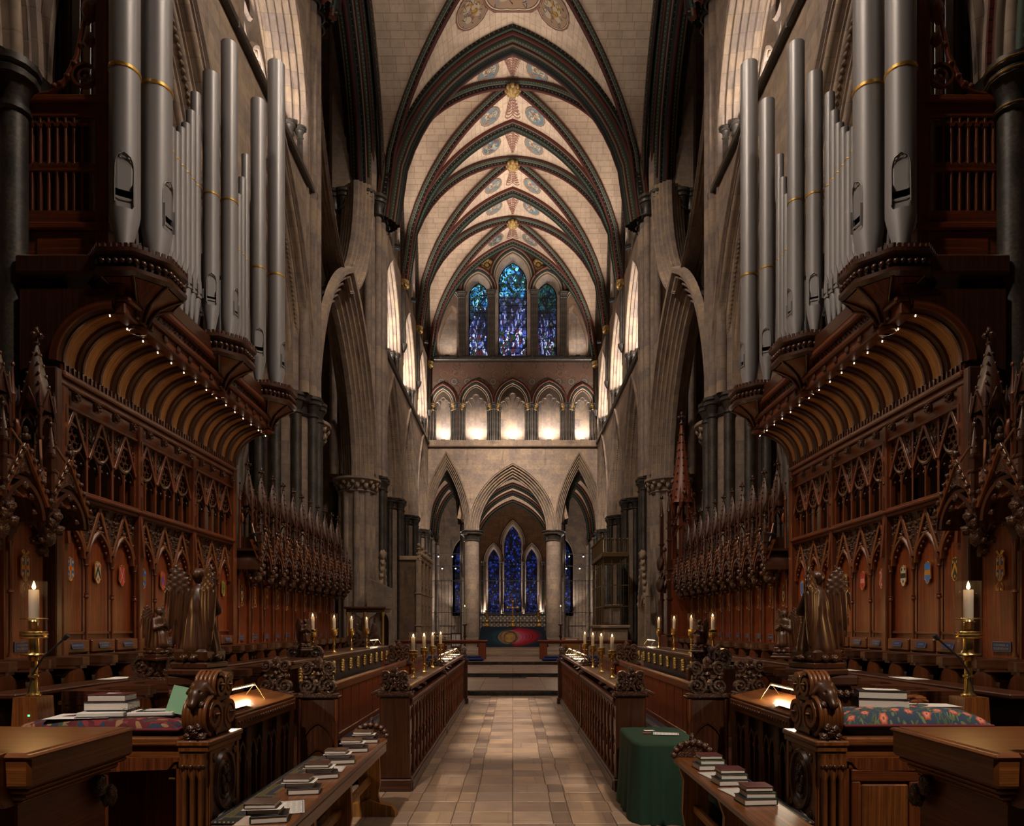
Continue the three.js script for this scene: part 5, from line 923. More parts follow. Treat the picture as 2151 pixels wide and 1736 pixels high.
// ---- canopied stall: back with shield, projecting gabled canopy, openwork turret and spire
function canopyStall(d, W, sh, pl, first, label, group) {
  const o = thing('canopied_stall', label, 'stall', [-4.75, 0, -d], 0, group), h = W / 2;
  const P = (name, key, mat, mk, parent = o) => piece(name, cached(key + W, () => { const g = new Geo(US); g.jit = true; mk(g); return g.geom(); }), mat, parent);
  P('back_board', 'cs_b', M.oakRed, (g) => g.box(-h + .01, h - .01, .8, 2.9, .02, .06));
  P('side_post', 'cs_p', M.oak, (g) => { g.box(-h + .002, -h + .05, .8, 2.7, -.03, .06, .006); g.lathe([[.03, 1.46], [.018, 1.5], [.018, 2.05], [.03, 2.07], [.018, 2.1], [.018, 2.5], [.034, 2.55], [0, 2.56]], -h + .036, -.06, 8); });
  P('inner_arch', 'cs_ia', M.oakDark, (g) => { g.at(mul(US, T(0, 2.45, -.02))).sweep(rect(-.01, .05, -.02, .03), arch(h - .06, .12, 0, 0, 8)); for (let q = 0; q < 6; q++) { const p = arch(h - .085, .12, 0, 0, 20)[5 + q * 6]; g.lump(p[0], p[1], .0, .018, .02, .016, { nu: 6, nv: 4 }); } });
  // hanging front arch and gable
  P('canopy_gable', 'cs_g', M.oakMid, (g) => {
    for (const s of [-1, 1]) { g.bar([s * (h - .005), 2.86, -.44], [0, 3.36, -.44], .05, .03, [0, 0, 1], .004); }
  });
  P('gable_tracery', 'cs_gt', M.carved, (g) => {
    g.at(mul(US, T(0, 0, -.42))).ext([[-h + .02, 2.85], ...arch(h - .06, .1, 0, 2.78, 8).filter(([x, y]) => y > 2.84), [h - .02, 2.85], [0, 3.33]], 0, .03);
    g.at(US); for (const s of [-1, 1]) for (let q = 0; q < 6; q++) { const t = (q + .4) / 6; g.lump(s * h * (1 - t) + s * .012, 2.88 + .48 * t, -.46, .02, .026, .024, { ph: q, nu: 6, nv: 5 }); }
    g.lump(0, 3.43, -.44, .034, .03, .034).lump(0, 3.49, -.44, .02, .03, .02).lump(0, 3.0, -.44, .035, .035, .02);
  });
  P('canopy_arch', 'cs_ca', M.oakDark, (g) => { g.at(mul(US, T(0, 2.72, -.42))).sweep(rect(-.012, .03, -.025, .03), arch(h - .075, .1, 0, 0, 9)); for (const s of [-1, 1]) for (const [x, y] of [[.6, .06], [.42, .2]]) g.lump(s * (h - .075) * x, y, 0, .028, .028, .02, { nu: 7, nv: 5 }); });
  P('hanging_boss', 'cs_hb', M.carved, (g) => { for (let q = 0; q < 7; q++) g.lump(-h + .11 + .05 * cos(q * .9) * (q > 0), 2.66 + (q % 3) * .06, -.4 + .05 * sin(q * .9) * (q > 0), .05, .05, .05, { ph: q, nu: 8, nv: 6 }); g.lathe([[.02, 2.5], [.06, 2.54], [.075, 2.6], [.09, 2.72], [.1, 2.86], [0, 2.88]], -h + .11, -.36, 8); g.lump(-h + .11, 2.47, -.3, .05, .035, .05); for (let q = 0; q < 5; q++) g.lump(-h + .11 + .07 * cos(q * 1.25), 2.56, -.3 + .07 * sin(q * 1.25), .035, .04, .035, { nu: 6, nv: 5 }); });
  P('canopy_vault', 'cs_cv', M.oakDark, (g) => { g.sweep([[0, 0], [0, -.44]], arch(h, .12, 0, 2.72, 8)); g.box(-h, h, 3.04, 3.08, -.42, .06); });
  P('shingle_deck', 'cs_dk', M.oak, (g) => { g.at(mul(US, basis([1, 0, 0], [0, .93, .36], [0, -.36, .93], [0, 2.9, -.4]))).box(-h, h, 0, .36, -.01, .01); for (let r = 0; r < 5; r++) for (let c = 0; c < 5; c++) { const x = -h + (c + .5 + (r % 2) * .5) * W / 5; if (x > h - .02) continue; g.ext([[x - W / 10.5, r * .07 + .07], [x - W / 10.5, r * .07 + .02], [x, r * .07 - .02], [x + W / 10.5, r * .07 + .02], [x + W / 10.5, r * .07 + .07]], -.018 - .002 * r, -.008); } });
  // openwork turret and spire
  const tw = .1, tz = -.12;
  P('turret', 'cs_t', M.oakDark, (g) => { for (const a of [-1, 1]) for (const b of [-1, 1]) g.box(a * tw - .016, a * tw + .016, 3.05, 3.86, tz + b * tw - .016, tz + b * tw + .016, .004).box(a * tw - .024, a * tw + .024, 3.55, 3.58, tz + b * tw - .024, tz + b * tw + .024).lathe([[.022, 3.86], [.02, 3.9], [.003, 4.06]], a * tw, tz + b * tw, 6); for (const [x, m] of [[0, I4], [1, RY(PI / 2)], [2, RY(PI)], [3, RY(-PI / 2)]]) { g.at(mul(US, T(0, 0, tz), m, T(0, 3.66, -tw))).sweep(rect(-.008, .014, -.01, .01), arch(tw - .02, .06, 0, 0, 6)); for (const s of [-1, 1]) g.bar([s * (tw + .012), .1, -.01], [0, .38, -.02], .018, .018, [0, 0, 1]); } g.at(US).box(-tw, tw, 3.05, 3.3, tz - tw + .03, tz + tw - .03); });
  P('spire', 'cs_s', M.oakDark, (g) => { g.at(mul(US, T(0, 0, tz), RY(PI / 4))).lathe([[.148, 3.84], [.15, 3.88], [.012, 4.5]], 0, 0, 4); g.at(mul(US, T(0, 0, tz))); for (let c = 0; c < 4; c++) for (let r = 0; r < 6; r++) { const t = r / 6.3, a = c * PI / 2 + PI / 4, R = .148 * (1 - t); g.lump(R * cos(a), 3.9 + t * .62, R * sin(a), .016, .02, .016, { nu: 5, nv: 4 }); } });
  P('spire_finial', 'cs_f', M.carved, (g) => { g.at(mul(US, T(0, 0, tz))).lathe([[.012, 4.48], [.03, 4.5], [.012, 4.52], [.012, 4.56]], 0, 0, 7); for (let q = 0; q < 4; q++) g.lump(.038 * cos(q * PI / 2), 4.58, .038 * sin(q * PI / 2), .026, .022, .026, { nu: 6, nv: 5 }); g.lump(0, 4.63, 0, .02, .035, .02, { nu: 6, nv: 5 }); });
  P('flying_strut', 'cs_fs', M.oakMid, (g) => { for (const s of [-1, 1]) g.bar([s * (h - .02), 3.02, -.4], [s * tw, 3.3, tz - tw], .03, .022, [0, 1, 0], .004).bar([s * (h - .02), 3.2, -.36], [s * tw, 3.55, tz - tw], .022, .022, [0, 1, 0], .004); });
  P('pinnacle', 'cs_pn', M.oakDark, (g) => { g.box(-h + .012, -h + .062, 2.86, 3.34, -.46, -.41, .005); for (const y of [3.0, 3.2, 3.34]) g.box(-h + .001, -h + .073, y - .012, y + .012, -.472, -.398, .004); g.at(mul(US, T(-h + .037, 0, -.435), RY(PI / 4))).lathe([[.04, 3.36], [.005, 3.62]], 0, 0, 4); g.at(US).lump(-h + .037, 3.64, -.435, .02, .02, .02).lump(-h + .037, 3.68, -.435, .01, .02, .01); for (const y of [3.42, 3.5]) for (let q = 0; q < 4; q++) g.lump(-h + .045 + .03 * cos(q * 1.57), y, -.435 + .03 * sin(q * 1.57), .012, .012, .012, { nu: 5, nv: 4 }); });
  P('rear_pinnacle', 'cs_rp', M.oak, (g) => { g.lathe([[.02, 3.08], [.02, 3.9], [.03, 3.92], [.02, 3.95], [.003, 4.2]], -h + .035, -.08, 7); g.lump(-h + .037, 4.2, -.08, .016, .02, .016); g.lump(-h + .037, 3.6, -.12, .03, .09, .03, { nu: 7, nv: 6 }); });
  shield(o, sh, 0, 2.2, .0, .1, .24, true); nameplate(o, pl, 0, 1.5, .01, W > .7 ? .5 : .26, W > .7 ? .17 : .1, .0);
  return o;
}
const cg = 'gabled canopied stalls along the choir sides', cl1 = 'dark oak canopied stall with gable, spire and gilt-tied shield';
for (const [k, d] of [4.84, 5.44, 6.04, 6.64].entries()) mirror(canopyStall(d, .6, [20, 21, 18, 0][k], [4, 7, 0, 0][k], k === 0, ORD[3 - k] + ' dark gabled canopy from the organ loft, before the organ', 'canopied stalls before the organ lofts'));
for (let k = 0; k < 11; k++) { const o = canopyStall(11.95 + k * .61, .6, [19, 20, 22, 23, 21, 20, 22, 23, 20, 22, 21][k], [3, 5, 2, 6, 1, 7, 3, 5, 2, 6, 1][k], k === 0, ORD[k] + ' spired canopied stall beyond the organ loft, counted from the loft', cg); mirror(o); }
// ---------------------------------------------------------------- platforms, seats, desks
const plat = structure('trim_1', 'dark oak stepped platforms under the choir stalls', 'platform'); plat.userData.group = 'stall platforms';
wood().box(-12, -2.0, -.01, .22, -17.1, -7.3, .01).box(-12, -3.2, .2, .36, -17.1, -3, .01).box(-6, -4.02, .3, .62, -18.6, -3, .01).build('platform_step', M.oakDark, plat);
mirror(plat, null, 'trim_2');
// misericord seat: curved arm rail, divider and tipped-up round-topped seat
function seat(X, d, base, W, label, group, s = -1) {
  const o = thing('misericord_seat', label, 'seat', [-X, base, -d], 0, group), h = W / 2;
  const P = (name, key, mat, mk) => piece(name, cached(key + W, () => { const g = new Geo(US); g.jit = true; mk(g); return g.geom(); }), mat, o);
  const plan = mul(US, basis([1, 0, 0], [0, 0, 1], [0, 1, 0], [0, 0, 0]));        // first axis east, second into the wall, third up
  P('arm_rail', 'st_rail', M.oakDark, (g) => { const pts = [[-h, -.37], [-h + .05, -.38], [-h + .085, -.35], [-h + .1, -.27], [-h + .12, -.17], [-h + .17, -.1], [0, -.075], [h - .17, -.1], [h - .12, -.17], [h - .1, -.27], [h - .085, -.35], [h - .05, -.38], [h, -.37], [h, .06], [-h, .06]]; g.at(plan).ext(pts, .77, .85); g.ext(pts.map(([a, b]) => [a, b + .025]), .74, .77); });
  P('divider', 'st_div', M.oakDark, (g) => { g.at(mul(US, basis([0, 0, 1], [0, 1, 0], [1, 0, 0], [-h + .032, 0, 0]))).ext([[.05, 0], [-.26, 0], [-.25, .2], [-.16, .32], [-.12, .42], [-.14, .52], [-.13, .64], [-.18, .7], [-.32, .76], [-.32, .78], [.05, .78]], -.025, .025); g.at(US).lump(-h + .035, .44, -.15, .028, .05, .04); });
  P('tip_up_seat', 'st_seat', M.oak, (g) => { g.at(mul(US, T(0, .4, -.06), RX(-.1))).ext([[-h + .04, 0], [h - .04, 0], [h - .04, .12], ...Array.from({ length: 9 }, (_, k) => [(h - .05) * cos(k / 8 * PI), .13 + .22 * sin(k / 8 * PI)]), [-h + .04, .12]], -.03, .0); });
  P('seat_back', 'st_bk', M.oakDark, (g) => { g.box(-h, h, 0, .8, .03, .06); });
  return o;
}
{
  const g1 = 'rear row of misericord seats', g2 = 'front row of misericord seats';
  for (let d = 5.2, k = 0; d < 11.6; d += .487, k++) mirror(seat(4.54, d + .24, .6, .487, ORD[13 - k] + ' rear misericord seat from the panelling end post, below the shields', g1));
  for (let d = 11.65, k = 0; d < 18; d += .61, k++) mirror(seat(4.54, d + .3, .6, .61, ORD[k] + ' misericord seat under the spired canopies, counted from the organ loft', 'misericord seats under canopies'));
  for (let d = 5.46, k = 0; d < 8.4; d += .56, k++) mirror(seat(3.55, d + .28, .38, .56, ORD[k] + ' lower misericord seat with wavy rail, from the cushioned desk', g2));
  for (let d = 8.9, k = 0; d < 16.6; d += .6, k++) mirror(seat(3.5, d + .28, .38, .6, ORD[k] + ' lower misericord seat behind the inner candle desk, from the organ end', 'lower misericord seats along the choir'));
}
// book-board ledge behind the second row
const lb = thing('book_ledge', 'long dark oak book ledge between the two rows of misericord seats', 'ledge', [-4.02, .36, -5.3], 0, 'long book ledges');
{ const g = wood(); g.at(US).box(0, 12.1, .82, .86, -.16, .14, .01); g.build('ledge_board', M.oakDark, lb); wood().at(US).box(0, 12.1, 0, .82, .0, .04).build('ledge_front', M.oakDark, lb); mirror(lb); }
// ---- carved helpers
function spiral(g, x, y, R, turns, sgn, w, th = .03, rot = 0, z = 0) {
  const n = Math.round(turns * 12), pts = []; for (let k = 0; k <= n; k++) { const t = k / n, a = rot + sgn * t * turns * 2 * PI, r = R * (1 - .8 * t); pts.push([x + r * cos(a), y + r * sin(a)]); }
  const keep = g.m; g.m = mul(keep, T(0, 0, z)); g.sweep([[th * .5, w / 2], [-th * .5, w / 2], [-th * .9, 0], [-th * .5, -w / 2], [th * .5, -w / 2], [th * .9, 0], [th * .5, w / 2]], pts, { caps: false }); g.m = keep; g.lump(x, y, z, R * .26, R * .26, w * .6, { nu: 8, nv: 6 });
}
function leafy(g, pts, z, r, depth, seed = 0) { pts.forEach(([x, y], k) => g.lump(x, y, z, r * (.8 + .4 * hash(k, seed)), r * (.8 + .5 * hash(k + 9, seed)), depth, { ph: k + seed, nu: 9, nv: 6, amp: .3 })); }
// bench-end cresting of paired volutes with leaves, in the plane facing west, width W
function cresting(parent, name, W, H, D, mat = M.carved) {
  const g = new Geo(mat === M.carved ? I4 : I4); const r = W * .24;
  for (const s of [-1, 1]) { spiral(g, s * (W / 2 - r), r * 1.05, r, 1.6, s, D, r * .2, s > 0 ? PI * .6 : PI * .4, 0); spiral(g, s * (W / 2 - r * .9), H - r * .75, r * .72, 1.5, -s, D * .9, r * .18, s > 0 ? -1 : PI + 1, 0); leafy(g, [[s * W * .1, r * .6], [s * W * .12, H * .5], [s * W * .06, H * .8], [s * W * .3, H * .52]], 0, r * .36, D * .5, s + 3); }
  g.lump(0, H * .95, 0, r * .4, r * .55, D * .5, { f: 6, amp: .3 }); leafy(g, [[0, H * .3], [0, H * .62]], 0, r * .4, D * .5, 4);
  g.box(-W / 2, W / 2, -.02, .03, -D / 2, D / 2, .008);
  return g.build(name, mat, parent);
}
// ---- long front desk towards the aisle
function aisleDesk(d0, d1, label, group, n) {
  const o = thing('choir_desk', label, 'desk', [-1.09, 0, -d0], 0, group), L = d1 - d0, pw = L / n;
  const P = (name, key, mat, mk, u = 0, v = 0) => piece(name, cached(key, () => { const g = new Geo(US); g.jit = true; mk(g); return g.geom(); }), mat, o, [0, v, -u]);
  const k0 = 'ad' + n + '_' + d0;
  P('plinth', k0 + 'pl', M.oakDark, (g) => g.box(0, L, 0, .1, -.03, .05, .008).box(0, L, .1, .14, -.015, .05, .006));
  P('back_board', k0 + 'bk', M.oakDark, (g) => g.box(.03, L, .12, .95, .045, .07));
  P('top_rail', k0 + 'tr', M.oak, (g) => g.box(0, L, .9, .94, -.012, .06, .004).box(0, L, .94, .98, -.025, .06, .008));
  P('bead_row', k0 + 'bd', M.oakDark, (g) => { for (let u = .05; u < L; u += .07) g.box(u, u + .04, .905, .935, -.02, -.01); });
  for (let k = 0; k < n; k++) {
    P('panel_colonnette', 'ad_col' + n, M.oak, (g) => { g.lathe([[.022, .14], [.022, .2], [.014, .22], [.014, .5], [.022, .51], [.022, .54], [.014, .55], [.014, .74], [.024, .77], [.024, .79], [0, .79]], 0, .015, 8); g.box(-.02, .02, .78, .9, 0, .05, .004); }, k * pw + .02);
    P('panel_arch', 'ad_arch' + n, M.oakMid, (g) => { g.at(mul(US, T(pw / 2, .74, .02))).sweep(rect(-.012, .016, -.012, .02), arch(pw / 2 - .03, .05, 0, 0, 6)); }, k * pw + .02);
    P('panel_arch', 'ad_arch2' + n, M.oak, (g) => { g.at(mul(US, T(pw / 2, .34, .03))).sweep(rect(-.01, .012, -.01, .012), arch(pw / 2 - .045, .03, 0, 0, 5)); }, k * pw + .02);
  }
  P('strut', k0 + 'ss', M.oakDark, (g) => { for (let u = .3; u < L; u += .62) g.bar([u, .98, .04], [u, 1.06, .24], .03, .04); });
  P('desk_board', k0 + 'db', M.oakMatte, (g) => { g.box(0, L, 1.08, 1.11, .0, .2, .008).at(mul(US, basis([1, 0, 0], [0, .95, .3], [0, -.3, .95], [0, 1.11, .2]))).box(0, L, -.03, .0, .0, .24, .006); });
  P('desk_edge', k0 + 'de', M.oak, (g) => { g.at(US).box(0, L, 1.07, 1.115, -.01, .03, .01); });
  return o;
}
const dl = 'long oak choir desk with arched panels facing the aisle';
const dA = aisleDesk(7.27, 10.9, dl + ' and tall candles', 'aisle desks with candles', 12), dB = aisleDesk(11.05, 15.3, dl + ' and brass lamps', 'aisle desks with lamps', 13);
mirror(dA); mirror(dB);
// end standard facing west
function deskEnd(X0, X1, d, H, crest, label, group, mat = M.oakDark) {
  const o = thing('desk_end', label, 'bench end', [-(X0 + X1) / 2, 0, -d], 0, group), W = X1 - X0;
  wood().box(-W / 2, W / 2, 0, .13, -.1, .04, .01).box(-W / 2 + .02, W / 2 - .02, .13, H, -.07, .02, .012).build('end_board', mat, o);
  wood().box(-W / 2 - .01, W / 2 + .01, H, H + .035, -.085, .035, .01).build('end_cap', mat, o);
  const g = new Geo(); if (crest > .3) { g.at(T(0, H * .5, .02)).sweep(rect(-.008, .012, -.002, .014), arch(W * .36, .1, 0, 0, 8)); g.at(T(0, H * .28, .02)).sweep(rect(-.008, .01, -.002, .012), arch(W * .3, .05, 0, 0, 6)); g.build('blind_arch', mat, o); for (const s of [-1, 1]) { const q = new Geo(); q.lathe([[.03, .14], [.02, .2], [.018, H - .25], [.03, H - .2], [.03, H]], s * (W / 2 - .02), .03, 8); q.build('corner_shaft', M.oak, o); } }
  const c = cresting(o, 'carved_cresting', W * .98, crest, .09); c.position.y = H + .03; return o;
}
mirror(deskEnd(1.07, 1.43, 7.24, 1.0, .26, 'dark bench end with paired carved scrolls beside the aisle', 'bench ends of the aisle desks'));
mirror(deskEnd(1.84, 2.28, 7.24, .98, .38, 'tall dark bench end with scrolled cresting behind the cushioned bench', 'bench ends of the cushioned benches'));
mirror(deskEnd(1.07, 1.4, 10.97, .98, .22, 'bench end with carved scrolls between the two aisle desks', 'middle bench ends'));
mirror(deskEnd(1.8, 2.3, 12.3, 1.05, .36, 'red brown bench end with large leaf scroll half way along the choir', 'inner middle bench ends', M.oakRed));
mirror(deskEnd(1.0, 1.4, 15.4, .95, .3, 'bench end with leaf scroll next to the presbytery step', 'far bench ends'));
// cushioned bench with panelled back
const carpetTex = canvasTex(256, 512, (x) => { x.fillStyle = '#1f2b33'; x.fillRect(0, 0, 256, 512); let s = 5; const r = () => { s = (s * 16807) % 2147483647; return s / 2147483647; }; const C = ['#5a6a4a', '#7a6a3a', '#4a5a66', '#3a4a3a', '#7a3a34', '#8a7a52', '#2c3a4a']; for (let k = 0; k < 900; k++) { x.fillStyle = C[k % 7]; const w = 4 + r() * 10; x.fillRect(40 + r() * 176, r() * 512, w, w * .6); } x.fillStyle = '#16202c'; x.fillRect(0, 0, 34, 512); x.fillRect(222, 0, 34, 512); x.fillStyle = '#6d2430'; x.fillRect(26, 0, 8, 512); x.fillRect(222, 0, 8, 512); });
M.carpet = Mp({ map: rep(carpetTex, .42, .84), roughness: .95, sheen: .2, sheenColor: col(.3, .3, .3) });
function cushBench(d0, d1, label, group) {
  const o = thing('cushioned_bench', label, 'bench', [-1.9, 0, -d0], 0, group), L = d1 - d0;
  wood().at(US).box(0, L, .3, .46, -.42, .0, .01).box(0, L, 0, .3, -.1, -.04).build('seat_board', M.oakDark, o);
  const c = new Geo(US); c.sweep([[0, L], [0, 0]].map(([a, b]) => [a, b]), [[0, 0]].length ? [[-.43, .46], [-.44, .5], [-.42, .525], [-.2, .535], [-.02, .525], [0, .5]] : []); const g = new Geo(); const pr = [[-.44, .46], [-.45, .5], [-.42, .53], [-.22, .54], [-.03, .53], [0, .5]];
  g.at(US); for (const [a, b, na, nb, la, lb] of g.segs(pr)) { const q = [[a, na, la], [b, nb, lb]].map(([p, n, l]) => [0, L].map((u) => g.vert(u, p[1], p[0], 0, -n[1] * -1 * -1, -n[0], l, u))); for (const id of [q[0][0], q[0][1], q[1][0], q[1][1]]) { } const N = V(0, 1, 0); g.quad(q[0][0], q[0][1], q[1][1], q[1][0]); }
  for (let k = 0; k < g.n.length / 3; k++) if (g.n[3 * k + 1] < 0) { g.n[3 * k] *= -1; g.n[3 * k + 1] *= -1; }
  g.build('tapestry_runner', M.carpet, o);
  const n = Math.round(L / .42); for (let k = 0; k < n; k++) wood().at(US).box(k * L / n + .012, (k + 1) * L / n - .012, .58, 1.04, .02, .045, .006).build('back_panel', M.oakRed, o);
  wood().at(US).box(0, L, 1.04, 1.14, -.0, .07, .012).box(0, L, .5, .58, .0, .06, .008).box(0, L, 0, 1.05, .045, .06).build('back_frame', M.oak, o);
  return o;
}
const cbA = cushBench(7.3, 12.2, 'choir bench with tapestry runner and red panelled back behind the candle desk', 'cushioned choir benches'); mirror(cbA);
mirror(cushBench(12.45, 15.2, 'shorter choir bench with tapestry runner beyond the leaf-scroll bench end', 'farther cushioned benches'));
// inner candle desk
const inner = thing('candle_desk', 'long dark desk with gilt leaf brackets carrying four candles', 'desk', [-2.95, .22, -8.6], 0, 'inner candle desks');
{ const L = 7.2; wood().at(US).box(0, L, 1.04, 1.09, -.2, .2, .012).box(0, L, .98, 1.04, -.16, .16, .008).build('desk_board', M.oakDark, inner); wood().at(US).box(0, L, 0, 1.0, .08, .12).build('desk_back', M.oakDark, inner);
  const lf = new Geo(); for (let k = 0; k < 5; k++) lf.lump(.01, -.04 + k * .035, 0, .035, .04, .05 - k * .006, { ph: k, nu: 9, nv: 6 }); const lg = lf.geom(); for (let u = .3; u < L; u += .55) piece('leaf_bracket', lg, M.gold2 || (M.gold2 = Mt({ color: col(.42, .28, .09), metalness: .6, roughness: .45 })), inner, [.17, .86, -u]); wood().at(US).box(0, L, .45, .62, -.14, .08, .01).build('knee_board', M.oakDark, inner); }
mirror(inner);
// ---------------------------------------------------------------- candles, lamps, figures and books
const flameMat = Mt({ color: col(1, .6, .2), emissive: col(1, .62, .24), emissiveIntensity: 9 });
function flame(o, y, h, I) {
  new Geo().lathe([[0, y], [h * .16, y + h * .12], [h * .2, y + h * .3], [h * .13, y + h * .6], [h * .04, y + h * .88], [0, y + h]], 0, 0, 10).build('candle_flame', flameMat, o);
  const l = new THREE.PointLight(col(...FLAME), I); l.position.set(0, y + h * .45, 0); l.castShadow = true; l.shadow.radius = .5; l.name = 'flame'; o.add(l);
}
function candlestick(x, y, z, s, label, group, I = .35, big = false) {
  const o = thing('candlestick', label, 'candlestick', [x, y, z], 0, group); o.scale.setScalar(s);
  const L = (name, pr, mat, seg = 16, key = name) => piece(name, cached('cnd' + key + big, () => new Geo().lathe(pr, 0, 0, seg).geom()), mat, o);
  if (big) {
    L('foot', [[0, 0], [.05, 0], [.05, .012], [.034, .02], [.026, .04], [.024, .13], [.036, .135], [.036, .15], [.026, .155], [.024, .25], [.034, .255], [.036, .28], [.03, .285], [0, .285]], M.brass);
    L('drip_cup', [[0, .28], [.03, .284], [.08, .29], [.084, .298], [.08, .304], [.03, .306], [0, .306]], M.brass);
    L('gallery_ring', [[.083, .41], [.088, .415], [.083, .42], [.083, .43], [.09, .437], [.083, .444], [.083, .45], [.087, .455], [.083, .46]], M.brass, 20);
    L('upper_ring', [[.083, .545], [.087, .55], [.083, .555], [.08, .55], [.083, .545]], M.brass, 20);
    L('candle_socket', [[.034, .3], [.038, .31], [.034, .32], [.034, .52], [.04, .53], [.034, .54]], M.brass);
    L('wax', [[.032, .54], [.032, .75], [.03, .756], [.012, .75], [0, .75]], M.wax);
    L('wick', [[.002, .75], [.0015, .768]], M.black, 5);
    L('glass_shade', [[.081, .304], [.081, .812], [.079, .816], [.077, .812], [.077, .304]], M.glass, 28);
    flame(o, .757, .062, I);
  } else {
    L('foot', [[0, 0], [.045, 0], [.045, .008], [.03, .018], [.014, .05], [.011, .09], [.022, .1], [.024, .115], [.013, .125], [.011, .2], [.022, .205], [.026, .225], [.018, .235], [0, .235]], M.brass);
    L('drip_cup', [[0, .23], [.02, .235], [.045, .25], [.05, .275], [.05, .33], [.046, .33], [.044, .28]], M.brass);
    L('gallery_ring', [[.05, .3], [.056, .305], [.05, .31], [.05, .335], [.055, .34], [.05, .345]], M.brass);
    L('wax', [[.023, .27], [.023, .5], [.021, .504], [0, .5]], M.wax, 12);
    L('wick', [[.0015, .5], [.001, .512]], M.black, 5);
    L('glass_shade', [[.05, .3], [.05, .565], [.0485, .566], [.047, .565], [.047, .3]], M.glass, 20);
    flame(o, .505, .04, I);
  }
  return o;
}
for (const [k, d] of [8.38, 9.4, 10.4, 11.55].entries()) for (const s of [-1, 1]) candlestick(s * 1.22, 1.112, -d, 1, ORD[k] + ' brass candlestick on the aisle desk from its carved end' + SIDE[s], 'candlesticks on the aisle desks');
for (const [k, d] of [10.0, 11.2, 12.4, 13.7].entries()) for (const s of [-1, 1]) candlestick(s * 2.93, 1.31, -d, 1.15, ORD[k] + ' brass candlestick on the inner desk with gilt brackets' + SIDE[s], 'candlesticks on the inner desks');
// big processional candles on wooden microphone boxes
function micBox(x, d, s) {
  const b = thing('microphone_box', 'small oak box with a gooseneck microphone and green pilot lamp' + SIDE[s], 'box', [x, 1.0, -d], 0, 'microphone boxes');
  wood().ext([[-.1, 0], [.1, 0], [.085, .236], [-.085, .236]], -.09, .09).build('box_body', M.oakMid, b);
  const tip = [-.02 * s, .0, 0], g = new Geo(); g.tube([[-s * -.05 - s * .02, .236, .02], [-s * .02 + s * .02, .32, .03], [-s * .02 - s * .0, .4, .04], [-s * .1, .52, .05], [-s * .26, .66, .05]], .007, 7); g.build('gooseneck', M.black, b);
  new Geo().rod([-s * .255, .655, .05], [-s * .285, .685, .05], .016, .018, 10).build('microphone_capsule', M.black, b);
  new Geo().box(-s * .03 - .006, -s * .03 + .006, .1, .112, .09, .094).build('pilot_led', Mt({ color: col(.1, .8, .2), emissive: col(.1, 1, .25), emissiveIntensity: 3 }), b);
  return b;
}
micBox(-3.51, 5.0, -1); micBox(3.34, 5.0, 1);
candlestick(-3.5, 1.238, -4.99, 1.03, 'tall brass candlestick in a glass cylinder on the microphone box' + SIDE[-1], 'tall candlesticks on the microphone boxes', .7, true);
candlestick(3.33, 1.238, -4.99, 1.03, 'tall brass candlestick in a glass cylinder on the microphone box' + SIDE[1], 'tall candlesticks on the microphone boxes', .7, true);
// ---- figures by distance fields
function field(f, half, res) {
  const mc = new MarchingCubes(res, M.oak, false, false, 60000); mc.isolation = 0; const h = res / 2;
  for (let k = 0; k < res; k++) for (let j = 0; j < res; j++) for (let i = 0; i < res; i++) mc.field[i + j * res + k * res * res] = -f((i - h) / h * half[0], (j - h) / h * half[1], (k - h) / h * half[2]);
  mc.update(); const g = new Geo(), n = mc.count;
  for (let q = 0; q < n; q++) { const a = mc.positionArray, b = mc.normalArray; g.vert(a[3 * q] * half[0], a[3 * q + 1] * half[1], a[3 * q + 2] * half[2], b[3 * q] / half[0], b[3 * q + 1] / half[1], b[3 * q + 2] / half[2], Math.atan2(a[3 * q], a[3 * q + 2]) * .1, a[3 * q + 1] * half[1]); }
  for (let q = 0; q + 2 < n; q += 3) g.tri(q, q + 1, q + 2); return g;
}
const smin = (a, b, k) => { const h = Math.max(k - Math.abs(a - b), 0) / k; return Math.min(a, b) - h * h * k * .25; };
const caps = (x, y, z, a, b, r0, r1) => { const dx = b[0] - a[0], dy = b[1] - a[1], dz = b[2] - a[2], t = Math.max(0, Math.min(1, ((x - a[0]) * dx + (y - a[1]) * dy + (z - a[2]) * dz) / (dx * dx + dy * dy + dz * dz))); return Math.hypot(x - a[0] - dx * t, y - a[1] - dy * t, z - a[2] - dz * t) - (r0 + (r1 - r0) * t); };
